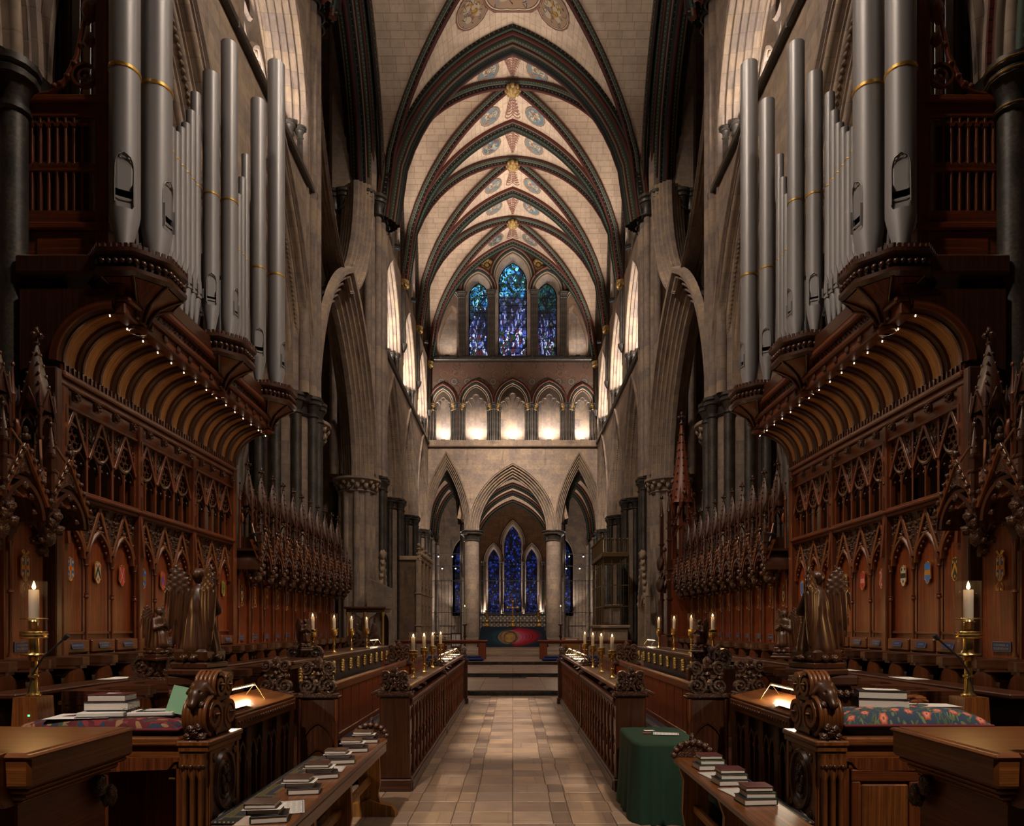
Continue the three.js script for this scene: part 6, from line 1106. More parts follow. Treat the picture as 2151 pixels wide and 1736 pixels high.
const angelBody = (kneel) => field((x, y, z) => {
  const a = Math.atan2(x, z), fold = .007 * sin(a * 11 + y * 6) * (y < .12 ? 1 : .3);
  let d = kneel ? smin(caps(x, y, z, [0, -.26, -.02], [0, -.02, .0], .13, .1), caps(x, y, z, [0, -.22, .1], [0, -.1, .08], .08, .07), .06) : caps(x, y, z, [0, -.27, 0], [0, .08, 0], .145, .085);
  d += fold; d = smin(d, caps(x, y, z, [0, .05, 0], [0, .15, 0], .085, .075), .05);
  for (const s of [-1, 1]) { d = smin(d, caps(x, y, z, [s * .08, .15, 0], [s * .11, .02, .05], .042, .036), .03); d = smin(d, caps(x, y, z, [s * .11, .02, .05], [s * .025, .06, .13], .034, .026), .02); d = smin(d, caps(x, y, z, [s * .025, .06, .13], [s * .012, .1, .15], .02, .012), .01); }
  d = smin(d, caps(x, y, z, [0, .17, 0], [0, .22, .01], .034, .03), .02);
  let hd = Math.hypot(x * 1.12, (y - .275) * .92, z - .015) - .056; hd = smin(hd, caps(x, y, z, [0, .275, .065], [0, .262, .076], .01, .011), .012);
  for (const s of [-1, 1]) hd = Math.max(hd, -(Math.hypot(x - s * .02, y - .285, z - .07) - .011)); hd = smin(hd, Math.hypot(x, (y - .3) * 1.1, z + .012) - .055 - .005 * sin(a * 9) * cos(y * 60), .02);
  return smin(d, hd, .015);
}, [.3, .42, .3], 46);
const wingGeo = () => field((x, y, z) => {      // folded wing with long fluted feathers
  const t = (y + .36) / .74, w = .055 + .05 * sin(Math.max(0, Math.min(1, t)) * 2.2), cx = .03 + .05 * t * t, zz = z + .25 * (x - cx) * (x - cx) * 4;
  const e = Math.hypot((x - cx) / w, (y - .0) / .37, zz / .03); let d = (e - 1) * .03;
  return d + .0045 * sin((x - cx) * 150 + y * 14) * (y < .16 ? 1 : 0) + (y >= .16 ? .004 * sin(y * 120) * sin(x * 90) : 0);
}, [.2, .42, .12], 44);
function angel(x, y, z, turn, s, label, group, kneel, bookish) {
  const o = thing('carved_angel', label, 'statue', [x, y, z], turn, group); o.scale.setScalar(s);
  const b = piece('robed_figure', cached('angel' + kneel, () => angelBody(kneel).geom()), M.figure || (M.figure = Mp({ map: oMap, roughness: .42, color: col(.09, .036, .016), clearcoat: .2, clearcoatRoughness: .3 })), o, [0, .48, 0]);
  for (const q of [-1, 1]) { const w = piece('wing', cached('wing', () => wingGeo().geom()), M.figure, o, [q * .075, .49, -.06]); w.scale.set(q * 1.0, .98, 1.1); w.rotation.set(.03, q * .45, q * .02); }
  const p = new Geo(); p.box(-.17, .17, 0, .05, -.17, .17, .012).box(-.15, .15, .05, .1, -.15, .15, .01).box(-.14, .14, .1, .2, -.14, .14, .02); p.build('plinth', M.oakDark, o);
  const lf = new Geo(); for (let k = 0; k < 10; k++) lf.lump(.14 * cos(k * .628), .135, .14 * sin(k * .628), .04, .03, .04, { ph: k, nu: 7, nv: 5 }); lf.build('leaf_garland', M.carved, o);
  return o;
}
{
  const la = 'large carved angel with raised wings on the stall end by the cushioned desk', ga = 'large carved angels';
  angel(-2.4, 1.38, -5.24, PI * .95, .98, la + SIDE[-1], ga, false); angel(2.33, 1.38, -5.24, -PI * .9, .96, la + SIDE[1], ga, false);
  angel(-3.42, 1.42, -6.6, 1.1, .62, 'small kneeling carved angel on a scrolled stall end, red-cushion side', 'small kneeling angels', true); angel(3.12, 1.42, -6.7, -1.1, .64, 'larger of two small kneeling carved angels, green-table side', 'small kneeling angels', true); angel(2.75, 1.42, -6.9, -.8, .6, 'smaller of two small kneeling carved angels, green-table side', 'small kneeling angels', true);
  angel(-2.95, 1.4, -9.7, .6, .55, 'tiny carved angel beside the inner desk candles' + SIDE[-1], 'tiny carved angels by the inner desks', true); angel(2.35, 1.42, -8.6, -.6, .5, 'tiny carved angel beside the inner desk candles' + SIDE[1], 'tiny carved angels by the inner desks', true);
  for (const [x, d] of [[-3.42, 6.62], [3.05, 6.8], [-2.95, 9.72], [2.5, 8.62]]) { const o = thing('scrolled_stall_end', 'dark stall end with wide carved scrolls under a ' + (d > 8 ? 'tiny' : 'small kneeling') + ' angel' + SIDE[Math.sign(x)], 'bench end', [x, .36, -d], 0, 'stall ends below small angels'); wood().box(-.3, .3, 0, .86, -.05, .05, .01).build('end_board', M.oakDark, o); const c = cresting(o, 'carved_cresting', .58, .2, .1); c.position.y = .87; }
}
// ---- books and papers
function book(x, y, z, turn, w, h, t, mat, label, group) {
  const o = thing('book', label, 'book', [x, y, z], turn, group);
  const c = piece('cover', cached('bk' + [w, h, t], () => new Geo().box(-w / 2, w / 2, 0, .004, -h / 2, h / 2, .001).box(-w / 2, w / 2, t - .004, t, -h / 2, h / 2, .001).box(-w / 2, -w / 2 + .005, 0, t, -h / 2, h / 2, .001).geom()), mat, o);
  piece('page_block', cached('bp' + [w, h, t], () => new Geo().box(-w / 2 + .004, w / 2 - .005, .004, t - .004, -h / 2 + .005, h / 2 - .005).geom()), M.pages, o);
  return o;
}
const BK = { maroon: Mt({ color: col(.09, .016, .018), roughness: .45 }), green: Mt({ color: col(.02, .09, .045), roughness: .45 }), navy: Mt({ color: col(.018, .026, .05), roughness: .45 }), black: Mt({ color: col(.015, .015, .017), roughness: .4 }), brown: Mt({ color: col(.07, .03, .018), roughness: .45 }) };
const printTex = canvasTex(256, 352, (x) => { x.fillStyle = '#d8d4cc'; x.fillRect(0, 0, 256, 352); x.strokeStyle = '#5a6a88'; x.lineWidth = 6; x.strokeRect(10, 10, 236, 332); x.fillStyle = '#7a8496'; for (let k = 0; k < 18; k++) for (let q = 0; q < 6; q++) x.fillRect(26 + q * 36 + hash(k, q) * 8, 28 + k * 17, 18 + hash(q, k) * 14, 5); });
M.print = Mt({ map: printTex, roughness: .75 });
function sheet(x, y, z, turn, w, h, mat, label, group, tilt = 0) { const o = thing('paper_sheet', label, 'paper', [x, y, z], turn, group); const g = new Geo(); const n = 5, id = []; for (let j = 0; j <= n; j++) for (let k = 0; k <= n; k++) { const a = k / n - .5, b = j / n - .5; id.push(g.vert(a * w, .0015 + .004 * Math.max(0, a * b * 2) + tilt * Math.abs(a) * .01, b * h, 0, 1, 0, a + .5, .5 - b)); } for (let j = 0; j < n; j++) for (let k = 0; k < n; k++) g.quad(id[j * (n + 1) + k], id[j * (n + 1) + k + 1], id[(j + 1) * (n + 1) + k + 1], id[(j + 1) * (n + 1) + k]); g.build('sheet', mat, o); return o; }
// left kneeling bench with hymn books, trestle ends
function trestle(X0, X1, d0, d1, feet, label) {
  const o = thing('prayer_bench', label, 'bench', [-(X0 + X1) / 2, 0, -d1], 0), W = X1 - X0, L = d1 - d0, H = .71;
  wood().box(-W / 2, W / 2, H - .045, H, 0.02, L, .008).box(W / 2 - .03, W / 2, H - .12, H - .045, .06, L, .004).build('bench_top', M.oakMid, o);
  for (const d of feet) { const z = d1 - d; const g = wood(); g.at(T(0, 0, z)).ext([[-W / 2 + .04, .1], [W / 2 - .04, .1], [W / 2 - .07, .2], [W / 2 - .05, .3], [W / 2 - .06, .55], [W / 2 - .02, H - .045], [-W / 2 + .02, H - .045], [-W / 2 + .06, .55], [-W / 2 + .05, .3], [-W / 2 + .07, .2]], -.025, .025); g.build('trestle_leg', M.oakPaleLit, o); wood().at(T(0, 0, z)).ext([[-W / 2 - .1, 0], [W / 2 + .1, 0], [W / 2 + .1, .04], [W / 2 + .06, .1], [W / 2 - .04, .12], [0, .16], [-W / 2 + .04, .12], [-W / 2 - .06, .1], [-W / 2 - .1, .04]], -.05, .05).build('trestle_foot', M.oakPaleLit, o); wood().at(T(0, 0, z)).bar([-.02, .3, .0], [-.02, .08, -.0], .06, .05).build('foot_brace', M.oakPaleLit, o); }
  const e = new Geo(); e.at(T(0, H, .0)).ext(Array.from({ length: 13 }, (_, k) => [W / 2 * 1.08 * cos(k / 12 * PI), .0 + .13 * sin(k / 12 * PI)]), -.02, .03); for (let k = 0; k < 9; k++) e.lump(W / 2 * cos((k + .5) / 9 * PI), .12 * sin((k + .5) / 9 * PI), .03, .028, .028, .02, { ph: k, nu: 7, nv: 5 }); e.lump(0, .15, 0, .02, .04, .02); e.build('carved_end', M.carved, o);
  wood().box(-.02, .02, .3, .36, .1, L - .3, .005).build('stretcher', M.oakPaleLit, o);
  return o;
}
trestle(1.17, 1.47, 3.55, 6.38, [6.3, 5.2, 4.25], 'low oak prayer bench with rows of pale-paged hymn books');
const rb = trestle(1.27, 1.57, 3.4, 5.42, [5.32, 4.3], 'low oak prayer bench with green and navy books beside the green table'); rb.position.x *= -1;
[[6.12, 0], [5.68, 1], [5.2, 2], [4.7, 3], [4.27, 4], [3.66, 5]].forEach(([d, k]) => {
  const X = -1.33, gl = 'hymn books on the pale prayer bench', lab = ['black bottom', 'navy middle', 'brown top'].map((q) => q + ' hymn book of the ' + ORD[k] + ' pile from the carved bench end');
  book(X + .03, .712, -d, .12 + .06 * k % .2, .19, .145, .038, BK.black, lab[0], gl); book(X + .005, .75, -d - .005, .06, .17, .13, .03, BK.navy, lab[1], gl); book(X - .01, .786, -d, .03 + .05 * (k % 2), .165, .125, .028, BK.brown, lab[2], gl);
  sheet(X, .781, -d, .08, .2, .15, M.paper, 'white service paper slipped into the ' + ORD[k] + ' pile from the carved bench end', 'service papers between hymn books');
});
[[4.98, 0], [4.5, 1], [4.02, 2]].forEach(([d, k]) => {
  const X = 1.43, gl = 'books on the bench beside the green table', lab = ['navy bottom', 'green middle', 'maroon top'].map((q) => q + ' book of the ' + ORD[k] + ' pile from the green table');
  book(X + .0, .712, -d, .1, .2, .15, .04, BK.navy, lab[0], gl).scale.x = -1; book(X + .01, .752, -d, .02, .175, .135, .034, BK.green, lab[1], gl).scale.x = -1; book(X + .0, .79, -d, .05, .165, .125, .028, BK.maroon, lab[2], gl).scale.x = -1;
});
sheet(-1.3, .712, -3.9, .3, .21, .297, M.print, 'large printed service sheet beside the last hymn book pile', 'printed sheets on the pale bench'); sheet(-1.3, .712, -4.95, .1, .15, .21, M.print, 'smaller printed sheet between the third and fourth hymn book piles', 'printed sheets on the pale bench');
for (const d of [4.74, 4.26]) sheet(1.4, .712, -d, .2, .15, .21, M.print, 'printed sheet after the ' + (d > 4.5 ? 'first' : 'second') + ' book pile from the green table', 'printed sheets by the green table');
// green-covered table
{
  const o = thing('draped_table', 'small table under a dark green cloth reaching the floor', 'table', [1.39, 0, -6.55]);
  const g = new Geo(), W = .3, D = .5, H = .71, n = 96, rows = [[0, H], [.9, H], [1, H - .004], [1.02, H - .03], [1.04, .5], [1.09, .2], [1.13, .006]], id = [];
  for (const [q, y] of rows) { const row = []; for (let k = 0; k <= n; k++) { const a = k / n * 2 * PI, c = cos(a), s = sin(a), m = Math.pow(Math.pow(Math.abs(c), 8) + Math.pow(Math.abs(s), 8), -1 / 8), fold = y < H - .02 ? 1 + .035 * (1 - y / H) * sin(k * 1.3 + 2 * sin(k * .4)) + .02 * (1 - y / H) * sin(k * .7) : 1; row.push([W * q * c * m * fold, y, D * q * s * m * fold]); } id.push(row); }
  const ids = id.map((r, j) => r.map((p, k) => { const L = id[j][(k + n - 1) % n] || p, R = id[j][(k + 1) % n], U = id[Math.max(0, j - 1)][k], Dn = id[Math.min(rows.length - 1, j + 1)][k]; let N = V(R[0] - L[0], R[1] - L[1], R[2] - L[2]).cross(V(U[0] - Dn[0], U[1] - Dn[1], U[2] - Dn[2])); if (j < 2) N = V(0, 1, 0); else if (N.x * p[0] + N.z * p[2] < 0) N.negate(); return g.vert(p[0], p[1], p[2], N.x, N.y, N.z, p[0] + p[2], p[1]); }));
  for (let j = 0; j + 1 < rows.length; j++) for (let k = 0; k < n; k++) g.quad(ids[j][k], ids[j][k + 1], ids[j + 1][k + 1], ids[j + 1][k]);
  g.build('green_cloth', cloth(.008, .036, .018), o);
  wood().box(-.26, .26, .66, .7, -.45, .45).box(-.25, -.2, 0, .66, -.44, -.39).box(.2, .25, 0, .66, .39, .44).build('table_frame', M.oak, o);
  sheet(1.35, .716, -6.75, .2, .1, .07, M.paper, 'small white card on the green cloth', null); sheet(1.47, .716, -6.55, -.2, .24, .16, M.print, 'printed leaflet lying on the green tablecloth', null); sheet(1.3, .716, -6.6, .1, .08, .06, Mt({ color: col(.3, .08, .07), roughness: .7 }), 'small dark red card on the green cloth', null);
}
// ---- desk with lancet panels and brass reading lamp
function lampDesk(X, d0, d1) {
  const o = thing('reading_desk', 'dark reading desk with carved lancet panels and a brass lamp rail', 'desk', [-X, 0, -d0], 0, 'lamp-lit reading desks'), L = d1 - d0, n = 4, pw = L / n;
  wood().at(US).box(0, L, 0, .14, -.03, .3, .01).box(0, L, .14, .98, .05, .08).build('desk_body', M.oakDark, o);
  for (let k = 0; k <= n; k++) wood().at(US).box(k * pw - .05, k * pw + .05, .14, .9, .0, .06, .008).build('stile', M.oakDark, o);
  for (let k = 0; k < n; k++) { const g = new Geo(US); for (const s of [-1, 1]) { g.at(mul(US, T((k + .5) * pw + s * (pw - .1) / 4, .66, .04))).sweep(rect(-.012, .014, -.03, .02), arch((pw - .1) / 4 - .01, .08, 0, 0, 7)); g.lump(0, .05, 0, .016, .03, .014); } g.at(US); g.box((k + .5) * pw - .012, (k + .5) * pw + .012, .2, .7, .01, .05, .004); g.build('lancet_tracery', M.oakDark, o); for (const s of [-1, 0, 1]) { const q = new Geo(US); q.lathe([[.02, .2], [.012, .24], [.012, .6], [.022, .63], [.022, .66], [0, .66]], (k + .5) * pw + s * (pw - .1) / 2, .02, 8); q.build('colonnette', M.oak, o); } }
  wood().at(US).box(0, L, .9, .94, -.02, .06, .006).box(0, L, .94, 1.02, -.04, .06, .01).build('cornice', M.oak, o);
  const bd = new Geo(US); for (let u = .05; u < L; u += .06) bd.lump(u, .97, -.042, .014, .018, .01, { nu: 5, nv: 4 }); bd.build('bead_row', M.oakDark, o);
  wood().at(mul(US, basis([1, 0, 0], [0, .97, -.22], [0, .22, .97], [0, 1.03, -.03]))).box(0, L, -.01, .015, 0, .36, .006).build('desk_board', M.oakMid, o);
  return o;
}
const ldN = lampDesk(2.25, 5.46, 6.95); const ldS = mirror(ldN);
function deskLamp(x, y, d0, d1, s, label, group, I = 1) {
  const o = thing('desk_lamp', label, 'lamp', [x, y, -(d0 + d1) / 2], 0, group), L = d1 - d0;
  const g = new Geo(); for (const q of [-1, 1]) g.tube([[-s * .0, 0, q * L / 2], [-s * .1, .15, q * L / 2], [-s * .2, .02, q * L / 2]], .0055, 6); g.rod([-s * .1, .15, -L / 2], [-s * .1, .15, L / 2], .009, .009, 8); g.build('brass_frame', M.brass, o);
  const sh = new Geo(); sh.at(mul(T(-s * .1, .15, 0), RX(PI / 2))).lathe([[.018, -L / 2 + .02], [.018, L / 2 - .02]], 0, 0, 10); 
  new Geo().box(-s * .1 - .012, -s * .1 + .012, .136, .14, -L / 2 + .03, L / 2 - .03).build('lamp_tube', Mt({ color: col(1, .9, .7), emissive: col(1, .82, .55), emissiveIntensity: 6 }), o);
  const l = new THREE.RectAreaLight(col(1, .84, .6), 60 * I, .02, L - .08); l.position.set(-s * .1, .134, 0); l.rotation.x = -PI / 2; l.name = 'lamp_glow'; if (I) o.add(l);
  return o;
}
deskLamp(-2.32, 1.062, 5.5, 6.4, 1, 'brass tube lamp on slim legs lighting the carved reading desk' + SIDE[-1], 'reading desk lamps', 1.9); deskLamp(2.32, 1.062, 5.5, 6.4, -1, 'brass tube lamp on slim legs lighting the carved reading desk' + SIDE[1], 'reading desk lamps', 1.9);
for (const s of [-1, 1]) sheet(s * 2.36, 1.075, -5.7, 0, .2, .5, M.paper, 'white music sheet lying under the brass tube lamp' + SIDE[s], 'music sheets under desk lamps');
for (const s of [-1, 1]) for (const [k, d] of [11.6, 12.5, 13.4, 14.4].entries()) { deskLamp(s * 1.14, 1.12, d, d + .6, -s, ORD[k] + ' small brass hoop lamp past the aisle desk candles' + SIDE[s], 'hoop lamps on the farther desks', d === 12.5 ? .9 : d === 14.4 ? .6 : 0); sheet(s * 1.27, 1.135, -d - .3, 0, .24, .55, M.paper, 'white music under the ' + ORD[k] + ' hoop lamp past the candles' + SIDE[s], 'music sheets on the farther desks'); }
for (const s of [-1, 1]) deskLamp(s * 2.9, 1.31, 14.4, 15.2, -s, 'brass hoop lamp on the inner desk past its candles' + SIDE[s], 'inner hoop lamps', .6);
// olive-lit scroll end behind the reading desk
mirror(deskEnd(2.26, 2.62, 7.05, 1.02, .36, 'carved scroll bench end caught in the light of the brass desk lamp', 'lamp-lit scroll ends', M.oakDark));
// low carpeted bench in front of the reading desk
const kb = thing('kneeling_bench', 'low bench covered with a patterned dark carpet along the reading desk', 'bench', [-2.02, 0, -4.55], 0, 'carpeted low benches');
{ const L = 2.3; wood().at(US).box(0, L, .36, .42, -.46, 0, .01).box(0, L, 0, .36, -.06, -.02).build('seat_board', M.oakDark, kb);
  const rug = canvasTex(256, 512, (x) => { x.fillStyle = '#20242c'; x.fillRect(0, 0, 256, 512); const bx = (a, b, c, d, f) => { x.fillStyle = f; x.fillRect(a, b, c, d); }; for (let k = 0; k < 2; k++) { const y = k * 256; bx(0, y, 256, 14, '#3a2430'); bx(20, y + 26, 216, 206, '#2a2a26'); bx(34, y + 40, 188, 178, '#57502f'); bx(56, y + 60, 144, 138, '#2b3038'); bx(80, y + 84, 96, 90, '#6a4f30'); } x.fillStyle = '#8a7a4a'; for (let k = 0; k < 40; k++) x.fillRect(24, k * 13, 8, 6), x.fillRect(224, k * 13, 8, 6); let s = 3; for (let k = 0; k < 500; k++) { s = (s * 16807) % 2147483647; x.fillStyle = ['#4a3040', '#3a4440', '#70603a', '#23304a'][k % 4]; x.fillRect(s % 256, (s >> 8) % 512, 5, 4); } });
  const g = new Geo(US); g.box(0, L, .42, .45, -.47, .0, .012); g.build('carpet_cover', Mp({ map: rep(rug, .5, 1.15), roughness: .95 }), kb); }
mirror(kb);
// ---------------------------------------------------------------- cushioned desk, carved stall end and moulded front desk
function stallEnd(s) {
  const o = thing('carved_stall_end', 'polished stall end with ram scrolls and oval tracery beside the cushioned desk', 'bench end', [-2.06, 0, -4.6], 0, 'ram-scroll stall ends');
  // body: aisle face in the plane x = 0, from d 0 to .52
  wood().box(-.17, 0, 0, .93, -.52, 0, .012).build('end_post', M.oakMid, o);
  wood().box(-.19, .02, .9, .94, -.54, .02, .008).box(-.2, .03, .94, .98, -.55, .03, .01).build('entablature', M.oakMid, o);
  for (const x of [-.14, -.085, -.03]) { const g = new Geo(); g.lathe([[.035, .02], [.02, .08], [.02, .72], [.034, .76], [.034, .8], [.04, .83], [.03, .87], [.036, .9]], x, .02, 9); g.build('corner_shaft', M.oakMid, o); }
  const cp = new Geo(); for (const x of [-.14, -.085, -.03]) for (let k = 0; k < 4; k++) cp.lump(x + .02 * cos(k * 1.57), .81, .035 + .015 * sin(k * 1.57), .018, .022, .018, { nu: 6, nv: 5 }); cp.build('leaf_capital', M.oakDark, o);
  // oval tracery on the aisle face
  const F = basis([0, 0, -1], [0, 1, 0], [-1, 0, 0], [0, 0, 0]);
  const ell = (cy, a, b) => Array.from({ length: 24 }, (_, k) => [.27 + a * cos(-k / 24 * 2 * PI), cy + b * sin(-k / 24 * 2 * PI)]).reverse();
  for (const [cy, b] of [[.66, .2], [.24, .2]]) { new Geo(F).sweep([[.016, 0], [.01, -.02], [-.008, -.024], [-.02, 0]].reverse().reverse(), ell(cy, .15, b), { closed: true }).build('oval_tracery', M.oakDark, o); new Geo(F).sweep([[.01, 0], [.0, -.016], [-.012, 0]], ell(cy, .09, b * .68), { closed: true }).build('oval_tracery', M.oakDark, o); }
  const rf = new Geo(F); for (const cy of [.66, .24]) for (let k = 0; k < 6; k++) rf.lump(.27 + .04 * cos(k * 1.05), cy + .08 * sin(k * 1.05), -.012, .02, .035, .014, { ph: k }); for (const y of [.06, .45, .84]) for (const x of [.1, .44]) rf.lump(x, y, -.006, .03, .03, .014, { nu: 8, nv: 6 }); rf.build('leaf_carving', M.carved, o);
  new Geo(F).box(.02, .06, .02, .9, -.012, .0, .004).box(.47, .51, .02, .9, -.012, 0, .004).build('tracery_frame', M.oakMid, o);
  // volutes seen from the aisle
  const vo = new Geo(F); spiral(vo, .13, 1.13, .12, 1.8, 1, .18, .03, -PI / 2, .085); spiral(vo, .4, 1.12, .11, 1.8, -1, .16, .028, -PI / 2, .085); spiral(vo, .24, 1.33, .09, 1.6, -1, .16, .026, PI / 2 + .4, .085); spiral(vo, .4, 1.32, .085, 1.6, 1, .14, .024, PI / 2 - .4, .085); vo.build('volute', M.oakMid, o);
  const rb2 = new Geo(); for (let k = 0; k < 6; k++) { const x = -.155 + k * .027; rb2.tube(Array.from({ length: 10 }, (_, q) => { const a = -1.2 + q * .3; return [x, 1.13 + .135 * sin(a), -.13 + .135 * cos(a)]; }), .016, 6); } for (let k = 0; k < 5; k++) { const x = -.14 + k * .03; rb2.tube(Array.from({ length: 8 }, (_, q) => { const a = -.6 + q * .34; return [x, 1.33 + .1 * sin(a), -.24 + .1 * cos(a)]; }), .014, 6); } rb2.build('fluted_scroll', M.oakMid, o);
  // animal head between the scrolls
  const hd = field((x, y, z) => { let d = caps(x, y, z, [0, .03, -.05], [0, -.01, .03], .06, .05); d = smin(d, caps(x, y, z, [0, -.01, .03], [0, -.07, .09], .042, .026), .03); for (const q of [-1, 1]) { d = smin(d, caps(x, y, z, [q * .04, .06, -.03], [q * .085, .0, -.02], .018, .012), .02); d = Math.max(d, -(Math.hypot(x - q * .036, y - .012, z - .055) - .012)); } return d; }, [.14, .14, .14], 30);
  const hm = hd.build('beast_head', M.figure, o); hm.position.set(-.085, 1.29, -.06);
  const lv = new Geo(); leafy(lv, [[-.13, 1.0], [-.085, 1.03], [-.04, 1.0], [-.11, 1.06], [-.06, 1.07]], 0, .034, .03, 2); leafy(lv, [[-.12, 1.22], [-.05, 1.22]], -.02, .03, .03, 5); lv.build('acanthus_leaf', M.carved, o);
  wood().box(-.16, -.01, .98, 1.2, -.44, -.1, .02).box(-.14, -.03, 1.2, 1.36, -.46, -.2, .02).build('scroll_core', M.oakDark, o);
  // pedestal for the angel
  wood().box(-.5, -.2, .98, 1.3, -.83, -.54, .015).box(-.53, -.17, 1.3, 1.38, -.85, -.5, .015).box(-.48, -.22, 0, .98, -.81, -.56, .01).build('angel_pedestal', M.oakDark, o);
  const fg = new Geo(); for (let k = 0; k < 7; k++) fg.lump(-.5 + k * .05, 1.24, -.53, .03, .035, .03, { ph: k, nu: 7, nv: 5 }); for (let k = 0; k < 6; k++) fg.lump(-.19, 1.24, -.51 - k * .05, .03, .035, .03, { ph: k, nu: 7, nv: 5 }); fg.build('leaf_frieze', M.carved, o);
  return o;
}
mirror(stallEnd());
// desk block between the stall end and the candle
function cushDesk(right) {
  const s = right ? 1 : -1, o = thing('cupboard_desk', right ? 'oak desk with raised-panel cupboard doors under the rose cushion' : 'oak desk with an open cupboard under the red tapestry cushion', 'desk', [s * 2.24, 0, -4.62]);
  const B = (a, b, y0, y1, z0, z1, bev, g) => g.box(Math.min(s * a, s * b), Math.max(s * a, s * b), y0, y1, z0, z1, bev);
  let g = wood(); B(0, 1.72, .94, 1.0, -.5, .03, .012, g); B(0, 1.72, .84, .94, -.48, 0, .01, g); g.build('desk_top', M.oakMid, o);
  g = wood(); B(0, 1.72, 0, .1, -.48, 0, .01, g); B(0, .04, .1, .84, -.48, 0, .005, g); B(.5, .56, .1, .84, -.44, 0, .006, g); B(1.06, 1.12, .1, .84, -.44, 0, .006, g); B(0, 1.72, .78, .84, -.3, 0, .006, g); B(0, 1.72, .1, .84, -.48, -.45, 0, g); g.build('desk_frame', M.oak, o);
  g = wood(); g.at(T(0, .84, .012)); const sc = [[0, 0], [.05, -.01], [.09, -.06], [.5, -.075], [.56, -.08], [1.0, -.075], [1.06, -.02], [1.8, 0]].map(([a, b]) => [s * a, b]); g.ext([...sc, [s * 1.8, .02], [0, .02]], -.02, 0); g.build('shaped_apron', M.oak, o);
  const door = (a, b) => { const d = part('cupboard_door', o), q = wood(); B(a, b, .12, .78, -.03, -.005, .004, q); q.build('door_panel', M.oak, d); const r = wood(); B(a + .07, b - .07, .22, .68, -.006, .012, .012, r); r.build('raised_field', M.oakMid, d); const t = wood(); B(a, b, .7, .78, -.01, .012, .006, t); B(a, b, .12, .2, -.01, .012, .006, t); B(a, a + .06, .2, .7, -.01, .012, .006, t); B(b - .06, b, .2, .7, -.01, .012, .006, t); t.build('door_frame', M.oak, d); const h = new Geo(); h.lathe([[.0, 0]], 0, 0, 3); };
  if (right) { door(.05, .5); door(.56, 1.05); } else { door(.57, 1.05); const q = wood(); B(.05, .5, .1, .78, -.44, -.42, 0, q); q.build('cupboard_back', M.oakRed, o); const h = new Geo(); h.at(T(-.06, .72, .0)).rod([-.02, 0, .01], [.02, 0, .01], .008, .008, 8); h.build('bolt', M.brass, o); }
  return o;
}
cushDesk(false); cushDesk(true);
wood();
// cushions
const roseTex = canvasTex(1024, 512, (x) => {
  x.fillStyle = '#35475a'; x.fillRect(0, 0, 1024, 512); let s = 9; const r = () => { s = (s * 16807) % 2147483647; return s / 2147483647; };
  for (let k = 0; k < 9000; k++) { x.fillStyle = k % 2 ? '#3c4e60' : '#2e3f52'; x.fillRect(r() * 1024, r() * 512, 3, 2); }
  for (let k = 0; k < 60; k++) { let X = r() * 1024, Y = r() * 512; x.strokeStyle = ['#56664a', '#4a5a3c', '#6f7650'][k % 3]; x.lineWidth = 5; x.beginPath(); x.moveTo(X, Y); for (let q = 0; q < 5; q++) { X += (r() - .4) * 90; Y += (r() - .5) * 80; x.lineTo(X, Y); } x.stroke(); }
  for (let k = 0; k < 420; k++) { x.fillStyle = ['#5a6a48', '#46583c', '#6f784f', '#50603a', '#7a8058'][k % 5]; x.beginPath(); x.ellipse(r() * 1024, r() * 512, 9 + r() * 15, 4 + r() * 6, r() * 3, 0, 7); x.fill(); }
  for (let k = 0; k < 40; k++) { const X = (k % 10 + .5) * 102 + r() * 60 - 30, Y = 40 + Math.floor(k / 10) * 130 + r() * 60; for (const [q, c] of [[34, '#a8483a'], [27, '#c8705a'], [18, '#d8927a'], [8, '#a04434']]) { x.fillStyle = c; x.beginPath(); for (let e = 0; e < 12; e++) { const a = e / 12 * 6.28, R = q * (e % 2 ? .82 : 1.05); x[e ? 'lineTo' : 'moveTo'](X + R * cos(a), Y + R * sin(a) * .8); } x.fill(); } }
});
const redTex = canvasTex(512, 256, (x) => { x.fillStyle = '#5a1c26'; x.fillRect(0, 0, 512, 256); let s = 4; const r = () => { s = (s * 16807) % 2147483647; return s / 2147483647; }; for (let k = 0; k < 400; k++) { x.fillStyle = ['#7a2a34', '#3a4a3a', '#26344a', '#8a6a4a', '#4a1820'][k % 5]; x.beginPath(); x.ellipse(r() * 512, r() * 256, 8 + r() * 16, 4 + r() * 6, r() * 3, 0, 7); x.fill(); } });
